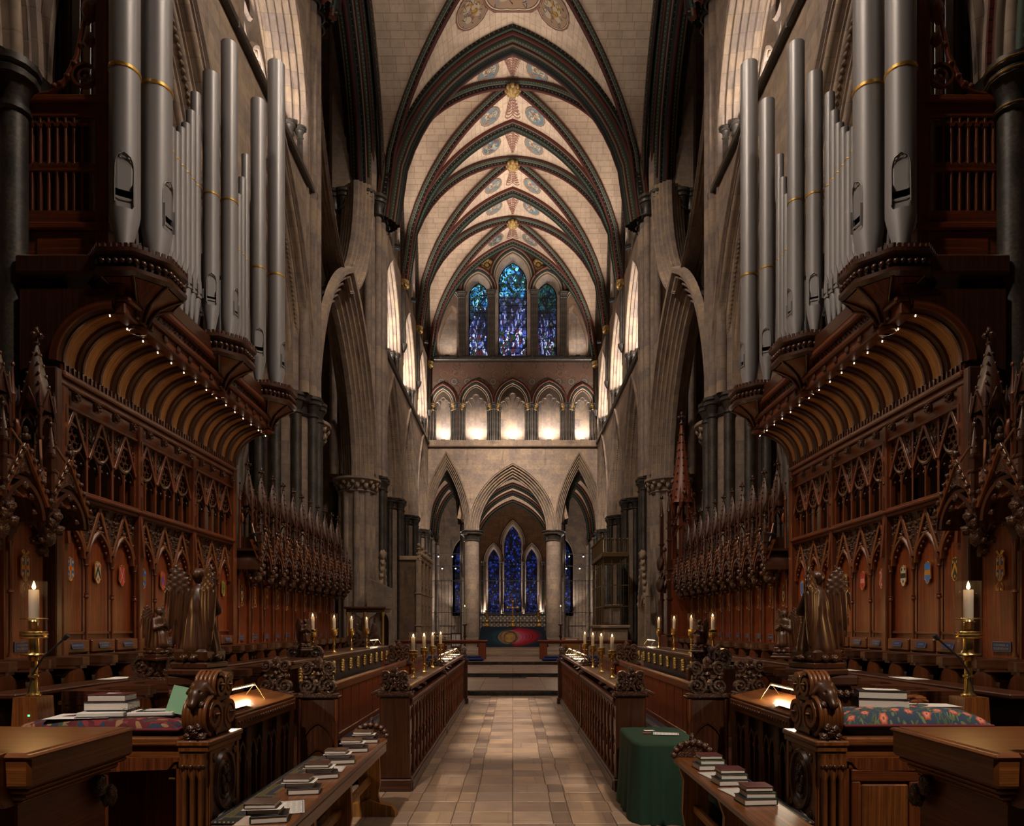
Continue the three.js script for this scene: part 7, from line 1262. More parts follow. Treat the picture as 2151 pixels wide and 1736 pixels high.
function cushion(x, y, d, W, D, H, mat, edge, label) {
  const o = thing('cushion', label, 'cushion', [x, y, -d]), n = 24, m = 12;
  const side = (up) => { const g = new Geo(), id = [], f = (a, b) => { const q = Math.pow(Math.max(0, 1 - Math.pow(Math.abs(a), 3.2)), .42) * Math.pow(Math.max(0, 1 - Math.pow(Math.abs(b), 3.2)), .42); return up ? H * .38 + H * .62 * q * (1 + .05 * sin(a * 9 + b * 5)) : H * .38 * (1 - Math.min(1, q * 1.8)); };
    const sh = (a, b) => [a * W / 2 * (1 - .04 * (1 - b * b)), b * D / 2 * (1 - .06 * (1 - a * a))];
    for (let j = 0; j <= m; j++) for (let k = 0; k <= n; k++) { const a = -1 + 2 * k / n, b = -1 + 2 * j / m, e = .02, [px, pz] = sh(a, b), dx = (f(Math.min(1, a + e), b) - f(Math.max(-1, a - e), b)) / (e * W), dz = (f(a, Math.min(1, b + e)) - f(a, Math.max(-1, b - e))) / (e * D); id.push(g.vert(px, f(a, b), pz, up ? -dx : dx, up ? 1 : -1, up ? -dz : dz, .5 + a / 2, .5 - b / 2)); }
    for (let j = 0; j < m; j++) for (let k = 0; k < n; k++) g.quad(id[j * (n + 1) + k], id[j * (n + 1) + k + 1], id[(j + 1) * (n + 1) + k + 1], id[(j + 1) * (n + 1) + k]); return g; };
  side(true).build('cushion_top', mat, o); side(false).build('cushion_underside', edge[1], o);
  const pts = []; for (let k = 0; k <= 60; k++) { const t = k / 60 * 4, q = Math.floor(t) % 4, f = (t % 1) * 2 - 1, [a, b] = [[f, -1], [1, f], [-f, 1], [-1, -f]][q]; pts.push([a * W / 2 * (1 - .04 * (1 - b * b)), H * .38, b * D / 2 * (1 - .06 * (1 - a * a))]); } new Geo().tube(pts, .011, 6, false).build('piping', edge[0], o);
  return o;
}
const redP = cloth(.16, .016, .026), navyC = cloth(.012, .018, .032);
cushion(2.76, 1.0, 4.85, 1.0, .44, .19, Mp({ map: roseTex, roughness: .95, sheen: .2, sheenColor: col(.4, .4, .4) }), [redP, navyC], 'blue tapestry cushion embroidered with pink roses, red piped');
cushion(-2.84, 1.0, 4.85, 1.14, .44, .12, Mt({ map: redTex, roughness: .95 }), [redP, navyC], 'dark red floral tapestry cushion under books and papers');
// things lying on the cushions
{
  const y = 1.112;
  sheet(-3.02, y + .002, -4.82, .15, .42, .3, M.paper, 'large white music sheet lying under the lever-arch file', null);
  const f = thing('ring_binder', 'open ring binder of music pages on the tapestry cushion', 'binder', [-2.72, y + .004, -4.86], .18);
  for (const [x, t] of [[-.16, .035], [.16, .03]]) new Geo().box(x - .15, x + .15, .004, t, -.11, .11, .004).build('page_stack', M.paper, f); new Geo().box(-.32, .32, 0, .005, -.12, .12, .002).build('binder_cover', BK.black, f);
  const rg = new Geo(); for (let k = 0; k < 4; k++) rg.tube(Array.from({ length: 9 }, (_, q) => [.03 * cos(q / 8 * PI), .025 + .035 * sin(q / 8 * PI), -.09 + k * .06]), .0025, 5); rg.build('binder_ring', Mt({ color: col(.5, .5, .5), metalness: 1, roughness: .25 }), f);
  new Geo().box(.06, .29, .031, .034, -.08, .08).build('dark_sleeve', Mt({ color: col(.05, .05, .055), roughness: .3 }), f); new Geo().box(.1, .27, .0345, .036, -.07, .07).build('printed_page', M.print, f);
  book(-2.86, y + .046, -4.88, .1, .3, .2, .06, BK.navy, 'thick white-edged book under the maroon book on the music papers', null); book(-2.86, y + .108, -4.88, .06, .26, .18, .05, BK.maroon, 'maroon bound book with a white label on top of a thick book', null);
  sheet(-2.84, y + .159, -4.86, .06, .09, .05, M.paper, 'small white label on the maroon book', null);
  const gl = thing('green_leaflet', 'pale green leaflet propped against the ram-scroll stall end', 'leaflet', [-2.4, y + .02, -4.84], .3); const gm = new Geo(); gm.at(RX(-.35)).box(-.06, .06, 0, .2, -.002, .002); gm.build('leaflet', Mt({ map: canvasTex(128, 192, (x) => { x.fillStyle = '#7fb08c'; x.fillRect(0, 0, 128, 192); x.fillStyle = '#3c5a46'; for (let k = 0; k < 10; k++) x.fillRect(24, 26 + k * 14, 30 + hash(k, 2) * 50, 4); }), roughness: .7 }), gl); gl.rotation.z = -.25;
  const y2 = 1.178;
  book(2.62, y2, -4.87, -.25, .33, .21, .06, BK.black, 'thick black book beneath another black book on the rose cushion', null); book(2.62, y2 + .062, -4.87, -.32, .31, .2, .055, BK.black, 'black book with a white card on the rose cushion', null);
  sheet(2.62, y2 + .12, -4.86, -.32, .22, .15, M.paper, 'white card lying on the black books', null); sheet(2.98, y2 + .006, -4.88, -.1, .34, .22, M.paper, 'large white sheet lying on the rose cushion', null);
  const rib = thing('bookmark_ribbon', 'thin dark red ribbon trailing from the black books', 'ribbon', [2.79, y2 + .06, -4.84]); new Geo().tube([[0, 0, 0], [.05, .01, .02], [.07, -.02, .04], [.03, -.045, .06], [.0, -.05, .05]], .003, 5).build('ribbon', redP, rib);
}
// moulded front desk nearest the lens
function frontDesk() {
  const o = thing('moulded_desk', 'massive moulded oak desk top with rounded nosing beside the aisle', 'desk', [-2.26, 0, -3.2], 0, 'massive moulded front desks');
  const L = .88, D = 1.6, prof = [[0, 0], [-.02, -.004], [-.03, -.02], [-.03, -.06], [-.028, -.13], [-.03, -.165], [-.045, -.18], [-.07, -.2], [-.085, -.23], [-.1, -.25]].map(([a, b]) => [a, b]);
  const H = 1.153; wood().box(-D, -.02, H - .03, H, -L + .02, .0, .012).build('desk_top', M.oakMid, o);
  const g = wood(); const F = basis([0, 0, -1], [0, 1, 0], [-1, 0, 0], [0, 0, 0]);
  g.box(-D, -.005, H - .17, H - .012, -L, .0, .016).box(-D, .006, H - .03, H - .008, -L - .01, .01, .01).box(-D, -.03, H - .2, H - .17, -L + .02, -.02, .012).box(-D, -.06, H - .235, H - .2, -L + .05, -.04, .014).box(-D, -.09, H - .26, H - .235, -L + .08, -.06, .01); g.build('cornice_moulding', M.oakMid, o);
  // heavier bowed nosing across the west front
  const n = wood(); n.at(basis([0, 0, 1], [0, 1, 0], [1, 0, 0], [0, 0, 0])); const pr = [[.0, H], [.05, H - .005], [.06, H - .03], [.045, H - .045], [.07, H - .06], [.085, H - .09], [.08, H - .12], [.055, H - .14], [.05, H - .155], [.08, H - .17], [.07, H - .2], [.03, H - .21], [.0, H - .26], [-.1, H - .26], [-.1, H]]; n.ext(pr, -D, -.12); n.build('bowed_nosing', M.oakMid, o);
  wood().box(-D, -.11, 0, H - .24, -L + .1, -.06, .008).build('desk_body', M.oak, o);
  wood().box(-D, -.1, 0, .12, -L + .08, -.04, .01).build('plinth', M.oak, o);
  const c = new Geo(); for (let k = 0; k < 8; k++) c.lump(-.07, .82 + .02 * (k % 4), -.66 + .02 * Math.floor(k / 4), .03, .03, .03, { ph: k }); c.lump(-.06, .78, -.72, .045, .06, .045); c.build('leaf_corbel', M.carved, o);
  return o;
}
mirror(frontDesk());

// curled stall arms beside the microphone boxes, loose papers on the ledges
for (const s of [-1, 1]) {
  const o = thing('ribbed_scroll', 'curled ribbed wooden scroll behind the microphone box' + SIDE[s], 'scroll', [s * 3.12, .95, -5.3], 0, 'curled stall arms');
  wood().box(-.05, .05, -.6, .1, -.1, .1, .01).build('scroll_post', M.oakDark, o);
  const g = new Geo(); for (let k = 0; k < 7; k++) { const a = -.5 + k * .42; g.tube(Array.from({ length: 7 }, (_, q) => [(q / 6 - .5) * .13, .16 + .085 * sin(a), .085 * cos(a)]), (t) => .022 * (.7 + .5 * sin(t * PI)), 7); } g.lump(-s * .14, .13, .02, .06, .06, .06).lump(-s * .2, .08, .02, .045, .05, .045); g.build('ribbed_curl', M.oakMid, o);
  for (const [k, d] of [6.9, 8.2].entries()) sheet(s * 4.0, 1.223, -d, 0, .22, .36, M.paper, ORD[k] + ' loose white paper on the long book ledge' + SIDE[s], 'papers on the ledges');
}
sheet(4.66, 1.46, -7.05, 0, .08, .12, M.paper, 'small white card standing by the blue name boards', null).rotation.z = 1.1;
// ---------------------------------------------------------------- presbytery: altar, rails, throne, tombs
{
  const AY = .62, ad = 37.6;
  const o = thing('altar', 'high altar with a blue frontal swirling into pink and red round a golden chalice', 'altar', [0, AY, -ad]);
  const ft = canvasTex(768, 256, (x) => {
    x.fillStyle = '#14283c'; x.fillRect(0, 0, 768, 256);
    const cx = 372, cy = 128; x.save();
    const mixc = (p, q, t) => 'rgb(' + [0, 1, 2].map((e) => Math.round(p[e] + (q[e] - p[e]) * t)).join(',') + ')', arcs = (n, r0, r1, ry, a0, a1, pal, lw) => { for (let k = n; k >= 0; k--) { const t = k / n, m = t * (pal.length - 1), i = Math.min(pal.length - 2, Math.floor(m)), j = (hash(k, n) - .5) * 40; const c = mixc(pal[i], pal[i + 1], m - i); x.strokeStyle = k % 7 === 3 ? mixc([20, 24, 44], pal[i], .35) : c; x.lineWidth = lw * (.5 + hash(k, 5)); x.beginPath(); x.ellipse(cx + j * .2, cy, r0 + t * (r1 - r0), ry * (.45 + .6 * t), -.05, a0 + hash(k, 2) * .5, a1 - hash(k, 4) * .5); x.stroke(); } };
    arcs(46, 60, 330, 118, 1.5, 4.9, [[90, 84, 74], [44, 86, 100], [28, 62, 82], [20, 40, 60]], 7);
    arcs(60, 40, 330, 118, -1.6, 1.6, [[226, 170, 184], [214, 110, 140], [206, 66, 100], [190, 32, 52], [150, 22, 40], [40, 50, 78]], 9);
    x.fillStyle = '#b08a62'; x.beginPath(); x.ellipse(340, 128, 112, 88, 0, 0, 7); x.fill(); x.strokeStyle = '#6a4a34'; x.lineWidth = 6; for (let k = 0; k < 9; k++) { x.beginPath(); x.ellipse(340 + k * 3, 128, 100 - k * 4, 72 - k * 2, k * .35, k, k + 3.6); x.stroke(); }
    x.fillStyle = '#c8a24a'; x.beginPath(); x.arc(346, 96, 40, 0, 3.14); x.fill(); x.fillRect(338, 130, 16, 40); x.beginPath(); x.ellipse(346, 176, 36, 12, 0, 0, 7); x.fill(); x.restore();
  });
  const g = new Geo(); const top = [-1.72, 1.72], bot = [-1.95, 1.95];
  g.face([[bot[0], 0, .58], [bot[1], 0, .58], [top[1], 1.08, .45], [top[0], 1.08, .45]], [0, .1, 1], [[0, 0], [1, 0], [.94, 1], [.06, 1]]); g.build('embroidered_frontal', Mp({ map: ft, roughness: .85, sheen: .2, sheenColor: col(.5, .4, .4) }), o);
  const e = new Geo(); for (const s of [-1, 1]) e.face([[s * 1.95, 0, .58], [s * 1.9, 0, -.4], [s * 1.72, 1.08, -.4], [s * 1.72, 1.08, .45]], [s, .2, 0], [[0, 0], [1, 0], [1, 1], [0, 1]]); e.box(-1.72, 1.72, .0, 1.05, -.42, .4).box(-1.74, 1.74, 1.08, 1.1, -.42, .46, .006); e.build('navy_cloth', cloth(.01, .022, .05), o);
  // cross and altar candlesticks
  const cr = thing('altar_cross', 'gilt standing cross in the middle of the altar', 'cross', [0, AY + 1.1, -ad]);
  const c = new Geo(); c.lathe([[0, 0], [.2, 0], [.2, .04], [.12, .1], [.06, .2], [.09, .26], [.05, .34], [.07, .44], [.04, .5], [.035, .7], [0, .7]], 0, 0, 12).box(-.04, .04, .65, 1.35, -.03, .03, .01).box(-.26, .26, 1.0, 1.08, -.03, .03, .01); for (const [x, y] of [[0, 1.38], [-.28, 1.04], [.28, 1.04], [0, 1.04]]) c.lump(x, y, 0, .075, .075, .04); c.build('gilt_cross', M.gold, cr);
  for (const s of [-1, 1]) { const k = thing('altar_candlestick', 'tall gilt altar candlestick with a long white candle' + SIDE[s], 'candlestick', [s * 1.42, AY + 1.1, -ad], 0, 'gilt altar candlesticks'); new Geo().lathe([[0, 0], [.17, 0], [.17, .05], [.1, .1], [.06, .18], [.1, .24], [.1, .3], [.05, .36], [.045, .5], [.085, .56], [.085, .62], [.05, .66], [.05, .8], [.11, .86], [.11, .9], [0, .9]], 0, 0, 12).build('gilt_stem', M.gold, k); new Geo().cyl(0, 0, .9, 1.75, .028, .026, 10).build('wax', M.wax, k); }
  for (const s of [-1, 1]) { const k = thing('standing_candlestick', 'slender dark standard with a lit candle beside the round column' + SIDE[s], 'candlestick', [s * 2.68, .55, -38.2], 0, 'standard candlesticks'); new Geo().lathe([[0, 0], [.22, 0], [.2, .06], [.05, .14], [.05, .55], [.1, .6], [.1, .66], [.045, .7], [.04, 1.2], [.14, 1.26], [.14, 1.3], [0, 1.3]], 0, 0, 10).build('turned_stem', M.oakDark, k); new Geo().cyl(0, 0, 1.3, 2.28, .035, .033, 10).build('wax', M.wax, k); flame(k, 2.29, .1, .3); }
  // patterned screen behind
  const sc = thing('altar_screen', 'pale patterned panel behind the altar under the chapel windows', 'screen', [0, .5, -43.6]); new Geo().box(-2.1, 2.1, .2, 1.95, -.06, 0, .02).build('panel', Mt({ roughness: .8, map: rep(canvasTex(64, 64, (x) => { x.fillStyle = '#4a423c'; x.fillRect(0, 0, 64, 64); x.fillStyle = '#8d8074'; for (const [a, b] of [[0, 0], [32, 32]]) { x.beginPath(); x.ellipse(a + 16, b + 16, 11, 11, 0, 0, 7); x.fill(); } x.fillStyle = '#3a342f'; x.fillRect(40, 8, 14, 14); x.fillRect(8, 40, 14, 14); }), .28, .28) }), sc); new Geo().box(-2.2, 2.2, 1.95, 2.06, -.1, .05, .02).box(-2.2, -2.1, 0, 1.95, -.08, .03, .01).box(2.1, 2.2, 0, 1.95, -.08, .03, .01).build('frame', M.iron, sc);
  // iron grilles between the columns
  for (const [x0, x1] of [[-2.1, 2.1], [-5.1, -3.1], [3.1, 5.1]]) { const q = thing('iron_grille', x0 === -2.1 ? 'tall fine iron grille across the middle arch' : 'fine iron grille closing a narrow side arch' + SIDE[x0 < 0 ? -1 : 1], 'grille', [(x0 + x1) / 2, .5, -42.9], 0, x0 === -2.1 ? null : 'side arch grilles'), w = x1 - x0; for (let x = -w / 2; x <= w / 2 + .01; x += .21) new Geo().cyl(x, 0, 0, 4.2, .012, .012, 5, false).build('bar', M.iron, q); for (const y of [.1, 2.1, 4.1]) new Geo().box(-w / 2, w / 2, y - .02, y + .02, -.015, .015).build('rail', M.iron, q); }
  // communion rail with kneelers
  for (const s of [-1, 1]) {
    const q = thing('communion_rail', 'oak communion rail with square end posts' + SIDE[s], 'rail', [s * 3.0, .37, -28.6], 0, 'two halves of the communion rail');
    wood().box(-1.95, 1.95, .72, .8, -.12, .12, .02).box(-1.9, 1.9, .64, .72, -.06, .06, .01).build('top_rail', M.oakRed, q); for (const x of [-1.72, 0, 1.72]) wood().box(x - .16, x + .16, 0, .66, -.08, .08, .015).build('post', M.oakRed, q);
    const k = thing('kneeler', 'long navy blue kneeler before the communion rail' + SIDE[s], 'kneeler', [s * 2.3, .372, -27.1], 0, 'navy kneelers'); new Geo().box(-1.15, 1.15, 0, .13, -.22, .22, .05).build('kneeler_pad', M.velvet, k); new Geo().box(-1.05, 1.05, .13, .2, -.15, .15, .03).build('upper_pad', M.velvet, k);
  }
  // lamps on bars in the chapel
  for (const s of [-1, 1]) for (const [d, y] of [[46, 6.6], [48.5, 6.0]]) {
    const q = thing('lamp_bar', (d < 47 ? 'nearer' : 'deeper') + ' black bar of spot lamps high in the chapel' + SIDE[s], 'lamp', [s * 4.4, y, -d], 0, 'chapel lamp bars'); new Geo().box(-1.0, 1.0, 0, .05, -.03, .03).build('bar', M.iron, q); for (const x of [-.6, .35]) { const h = new Geo(); h.rod([x, 0, 0], [x, -.16, .08], .05, .06, 10); h.build('lamp_housing', M.iron, q); new Geo().lump(x, -.17, .1, .035, .035, .035, { amp: 0, nu: 8, nv: 6 }).build('lamp_bulb', Mt({ color: col(1, 1, 1), emissive: col(1, .95, .85), emissiveIntensity: 12 }), q); const l = new THREE.PointLight(col(...WHITE), 2.2); l.position.set(x, -.17, .1); l.castShadow = true; l.name = 'bar_lamp'; q.add(l); }
  }
  // credence tables and notice
  const ct = thing('side_table', 'small dark oak table with a leafy plant and framed card', 'table', [-3.7, .5, -36.5]); wood().box(-.9, .9, .8, .86, -.3, .3, .01).box(-.8, -.72, 0, .8, -.2, .2).box(.72, .8, 0, .8, -.2, .2).build('table_frame', M.oakDark, ct);
  const fc = thing('framed_card', 'framed printed card propped on the altar step', 'card', [-2.95, .62, -35.6]); new Geo().box(-.28, .28, 0, .78, -.02, .02, .01).build('frame', M.oakDark, fc); new Geo().box(-.22, .22, .08, .7, .02, .025).build('card', M.print, fc);
  const pl = thing('potted_plant', 'small green potted plant beside the framed card', 'plant', [-3.6, .5, -35.8]); new Geo().lathe([[0, 0], [.12, 0], [.16, .25], [0, .25]], 0, 0, 10).build('pot', M.oakRed, pl); const lf = new Geo(); for (let k = 0; k < 26; k++) { const a = k * 2.4, r = .05 + .2 * hash(k, 1), y = .3 + .35 * hash(k, 2); lf.lump(r * cos(a), y, r * sin(a), .07, .03, .05, { nu: 6, nv: 4 }); } lf.build('leaves', Mt({ color: col(.05, .12, .04), roughness: .6 }), pl);
  const nb = thing('notice_box', 'small orange oak box with a white printed notice by the column', 'box', [2.9, .55, -34]); wood().box(-.4, .4, 0, .62, -.2, .2, .02).build('box_body', M.oakPaleLit, nb); new Geo().box(-.28, .28, .4, .58, .2, .206).build('notice', M.print, nb);
}
// ---- bishop's throne with a tall tapering spire
{
  const o = thing('bishops_throne', 'tall carved oak throne with a slender crocketed spire', 'throne', [4.75, .3, -19.2]);
  wood().box(-.5, .5, 0, 1.2, -.6, .5, .02).box(-.5, .5, 1.2, 3.0, .4, .5).build('throne_seat', M.oakRed, o);
  for (const a of [-1, 1]) for (const b of [-1, 1]) { const g = wood(); g.box(a * .46 - .05, a * .46 + .05, 0, 4.6, b * .46 - .05, b * .46 + .05, .01); for (const y of [1.2, 2.2, 3.0, 3.8]) g.box(a * .46 - .075, a * .46 + .075, y - .03, y + .03, b * .46 - .075, b * .46 + .075, .01); g.lathe([[.07, 4.6], [.05, 4.7], [.005, 5.15]], a * .46, b * .46, 6); g.lump(a * .46, 5.15, b * .46, .05, .05, .05); g.build('corner_post', M.oakDark, o); }
  for (const [y, r] of [[2.9, .46], [4.45, .3]]) for (let k = 0; k < 4; k++) { const g = new Geo(mul(RY(k * PI / 2), T(0, y, r))); g.sweep(rect(-.02, .04, -.03, .03), arch(r * .78, r * .5, 0, -.5, 8)); for (const s of [-1, 1]) g.bar([s * r, -.25, .03], [0, .62, .03], .06, .05, [0, 0, 1], .008); for (let q = 0; q < 5; q++) for (const s of [-1, 1]) g.lump(s * r * (1 - q / 5), -.2 + q * .16, .05, .04, .045, .035, { nu: 6, nv: 5 }); g.lump(0, .7, .03, .06, .07, .06); g.build('gablet', M.oak, o); }
  wood().box(-.5, .5, 2.95, 3.05, -.5, .5, .02).box(-.4, .4, 3.05, 3.3, -.4, .4, .02).build('canopy_tester', M.oakRed, o);
  for (let k = 0; k < 8; k++) { const a = (k + .5) * PI / 4, g = wood(); g.box(.28 * cos(a) - .03, .28 * cos(a) + .03, 3.3, 5.0, .28 * sin(a) - .03, .28 * sin(a) + .03, .006); g.lathe([[.04, 5.0], [.004, 5.35]], .28 * cos(a), .28 * sin(a), 5); g.build('turret_post', M.oakRed, o); }
  wood().at(T(0, 0, 0)).lathe([[.34, 4.9], [.3, 5.0], [.04, 7.1], [0, 7.1]], 0, 0, 8).build('spire', M.oakRed, o);
  const cr = new Geo(); for (let k = 0; k < 8; k++) for (let q = 0; q < 9; q++) { const t = q / 9, a = k * PI / 4, R = .3 - .26 * t; cr.lump(R * cos(a), 5.05 + 2.0 * t, R * sin(a), .03, .035, .03, { nu: 5, nv: 4 }); } cr.lathe([[.03, 7.08], [.07, 7.14], [.03, 7.2], [.03, 7.26]], 0, 0, 8); for (let k = 0; k < 4; k++) cr.lump(.07 * cos(k * 1.57), 7.32, .07 * sin(k * 1.57), .05, .04, .05); cr.lump(0, 7.42, 0, .04, .07, .04); cr.build('crockets_and_finial', M.oakDark, o).userData.kind = 'stuff';
  for (const s of [-1, 1]) { const f = new Geo(); f.lathe([[.1, 1.3], [.09, 1.6], [.06, 1.95], [.05, 2.0], [.07, 2.06], [.05, 2.16], [0, 2.18]], s * .62, .1, 9).lump(s * .62, 2.6, .1, .12, .2, .12).lump(s * .62, 3.2, .1, .1, .2, .1); f.build('carved_wing_panel', M.carved, o); }
}
// ---- carved reading pew on the north side
{
  const o = thing('carved_pew', 'carved oak pew with black tester and pierced gothic panels beside the strainer pier', 'pew', [-3.85, .2, -18.2]);
  wood().box(-.55, .55, 2.0, 2.06, -.45, .45, .015).box(-.5, .5, 1.92, 2.0, -.4, .4, .01).build('tester', M.oakDark, o);
  for (const a of [-1, 0, 1]) new Geo().lathe([[.05, 1.0], [.03, 1.06], [.03, 1.8], [.05, 1.86], [.05, 1.92]], a * .46, .36, 9).build('turned_post', M.gold2, o);
  wood().box(-.52, .52, 0, 1.0, -.42, .4, .02).build('pew_body', M.oakRed, o);
  for (const a of [-1, 1]) { const g = new Geo(mul(T(a * .23, 1.45, .36))); g.sweep(rect(-.02, .02, -.02, .02), arch(.18, .1, 0, .1, 8, .3)); g.lump(0, .02, 0, .08, .16, .04).lump(.07, -.15, 0, .05, .08, .03).lump(-.07, -.15, 0, .05, .08, .03); g.build('pierced_panel', M.carved, o); }
  const c = cresting(o, 'carved_cresting', 1.0, .4, .12); c.position.set(0, .95, .5);
}
// ---- stone monuments along the presbytery
M.paleStone = Mt({ map: sMap, bumpMap: sBump, bumpScale: .004, color: col(.92, .86, .78), roughness: .85 });
function pinn(g, x, z, y0, y1, w, h) { g.box(x - w, x + w, y0, y1, z - w, z + w, w * .2); for (const y of [.33, .66]) g.box(x - w * 1.3, x + w * 1.3, y0 + (y1 - y0) * y - .03, y0 + (y1 - y0) * y + .03, z - w * 1.3, z + w * 1.3, .01); g.lathe([[w * 1.3, y1], [w, y1 + .05], [w * .1, y1 + h]], x, z, 6); for (let k = 0; k < 3; k++) for (let q = 0; q < 4; q++) g.lump(x + w * (1 - k * .3) * cos(q * 1.57), y1 + .1 + k * h * .3, z + w * (1 - k * .3) * sin(q * 1.57), w * .4, w * .4, w * .4, { nu: 5, nv: 4 }); g.lump(x, y1 + h, z, w * .7, w * .7, w * .7); }
{
  const t = thing('stone_chantry', 'tall pale stone chantry tomb with pinnacled buttresses and blind panels', 'tomb', [-4.75, .3, -33.6]);
  const g = new Geo(); g.box(-.5, .35, 0, 4.6, -2.2, 2.0, .03); g.build('chantry_wall', Mt({ map: sMap, color: col(.45, .36, .28), roughness: .9 }), t);
  for (const z of [-2.1, -.7, .7, 2.0]) { const q = new Geo(); pinn(q, .4, z, 0, 4.5, .12, .7); q.build('pinnacled_buttress', M.paleStone, t); }
  for (let r = 0; r < 4; r++) for (const z of [-1.4, 0, 1.35]) { const q = new Geo(mul(basis([0, 0, -1], [0, 1, 0], [-1, 0, 0], [.36, .5 + r * 1.05, z]))); q.sweep(rect(-.03, .05, -.06, .03), arch(.26, .15, -.28, .45, 6, .4)).sweep(rect(-.03, .05, -.06, .03), arch(.26, .15, .28, .45, 6, .4)); q.box(-.6, .6, .85, .95, -.08, .02, .02); for (let k = 0; k < 6; k++) q.lump(-.5 + k * .2, .72, -.04, .08, .09, .05, { ph: k + r }); q.build('blind_panel', M.paleStone, t); }
  const b = new Geo(); b.box(-.5, .5, 4.5, 4.7, -2.3, 2.1, .03); for (let k = 0; k < 14; k++) b.lump(.48, 4.8, -2.1 + k * .3, .1, .12, .1, { ph: k }); b.build('crested_cornice', M.paleStone, t);
  // gilt cage chantry opposite
  const c = thing('cage_chantry', 'dark iron cage chantry with gilt bars and cresting on a stone base', 'chantry', [4.42, .3, -31]);
  new Geo().box(-.6, .5, 0, 1.35, -1.9, 1.9, .03).box(-.7, .6, 1.35, 1.5, -2.0, 2.0, .04).build('stone_base', M.paleStone, c); new Geo().box(-.2, .3, 1.5, 2.3, -1.3, 1.3, .05).box(-.26, .36, 2.3, 2.4, -1.4, 1.4, .03).build('tomb_chest', M.stone, c);
  for (let z = -1.9; z <= 1.91; z += .42) new Geo().cyl(-.55, z, 1.5, 4.5, .02, .02, 6, false).build('upright_bar', M.cageBar || (M.cageBar = Mt({ color: col(.16, .1, .035), metalness: .5, roughness: .5 })), c); for (let x = -.55; x < .6; x += .36) new Geo().cyl(x, 1.9, 1.5, 4.5, .02, .02, 6, false).build('upright_bar', M.cageBar, c);
  for (const y of [2.3, 3.2, 4.1]) new Geo().box(-.57, -.53, y - .02, y + .02, -1.9, 1.9).box(-.55, .5, y - .02, y + .02, 1.88, 1.92).build('cross_bar', M.cageBar, c);
  const k = new Geo(); k.box(-.62, .5, 4.4, 4.6, -2, 2, .02); for (let z = -1.9; z < 1.95; z += .16) { k.box(-.62, -.58, 4.6, 5.15, z - .02, z + .02); k.lump(-.6, 5.2, z, .05, .07, .05, { nu: 6, nv: 5 }); } for (let x = -.5; x < .5; x += .16) { k.box(x - .02, x + .02, 4.6, 5.1, 1.93, 1.98); k.lump(x, 5.15, 1.95, .05, .07, .05, { nu: 6, nv: 5 }); } k.build('gilt_cresting', M.cageBar, c);
  for (const s of [-1, 1]) { const m = thing('gabled_monument', 'white stone gabled monument with crockets by the crossing pier' + SIDE[s], 'monument', [s * 4.98, .25, -25.6], 0, 'white gabled monuments'); const q = new Geo(mul(basis([0, 0, -1], [0, 1, 0], [s, 0, 0], [0, 0, 0]))); for (const e of [-1, 1]) { q.bar([e * .62, 2.2, -.1], [0, 4.0, -.1], .14, .16, [0, 0, 1], .02); for (let r = 0; r < 7; r++) q.lump(e * (.66 - r * .09), 2.35 + r * .25, -.12, .1, .11, .09, { ph: r, nu: 7, nv: 5 }); } q.sweep(rect(-.06, .08, -.12, .08), arch(.48, .3, 0, 1.9, 8, 1.6)).box(-.7, .7, 0, .4, -.25, .1, .03).lump(0, 4.15, -.1, .14, .2, .14); for (const e of [-1, 1]) q.box(e * .66 - .09, e * .66 + .09, 0, 2.6, -.16, .05, .02).lathe([[.12, 2.6], [.1, 2.7], [.01, 3.2]], e * .66, -.05, 6); q.build('stone_gable', M.paleStone, m); }
  // small doorway shrine at the strainer pier
  const d = structure('door_1', 'small dark pointed doorway in the stone base of the strainer pier', 'door'); new Geo(FW(24.6)).ext([[-5.25, .1], [-4.35, .1], [-4.35, 3.1], [-5.25, 3.5]], 0, .5, [arch(.3, .15, -4.75, 1.9, 6, 1.7)]).build('door_wall', M.stone, d); new Geo(FW(24.6)).box(-5.1, -4.4, .1, 2.7, .3, .35).build('oak_door', M.oakDark, d); new Geo(mul(FW(24.6), T(-4.75, 1.9, 0))).sweep(rect(-.03, .06, -.05, .05), arch(.32, .15, 0, 0, 8, 1.7)).build('door_moulding', M.stone, d);
}
// loudspeakers on the first canopies
for (const s of [-1, 1]) { const o = thing('loudspeaker', 'small black loudspeaker tilted on the corner of the canopied stalls' + SIDE[s], 'loudspeaker', [s * 4.42, 3.22, -11.85], s * .7, 'tilted loudspeakers'); const g = new Geo(); g.at(RX(.25)).box(-.1, .1, -.16, .16, -.09, .09, .01); g.build('cabinet', M.black, o); new Geo(RX(.25)).box(-.085, .085, -.14, .14, .09, .096, .002).build('grille', Mt({ color: col(.03, .03, .032), roughness: .8 }), o); new Geo().rod([0, 0, -.08], [0, -.05, -.2], .012, .012, 6).build('bracket', M.iron, o); }
// ---------------------------------------------------------------- lamps of the place, and floodlights added out of view
const lensMat = (k) => Mt({ color: col(1, .95, .85), emissive: col(1, .85, .66), emissiveIntensity: k });
const LM = { a: lensMat(3), b: lensMat(6) };
const housing = new Geo().box(-.12, .12, -.09, .09, -.16, 0, .02).box(-.14, .14, -.11, -.09, -.1, .02, .005).geom(), lens = new Geo().box(-.1, .1, -.07, .07, 0, .012, .004).geom();
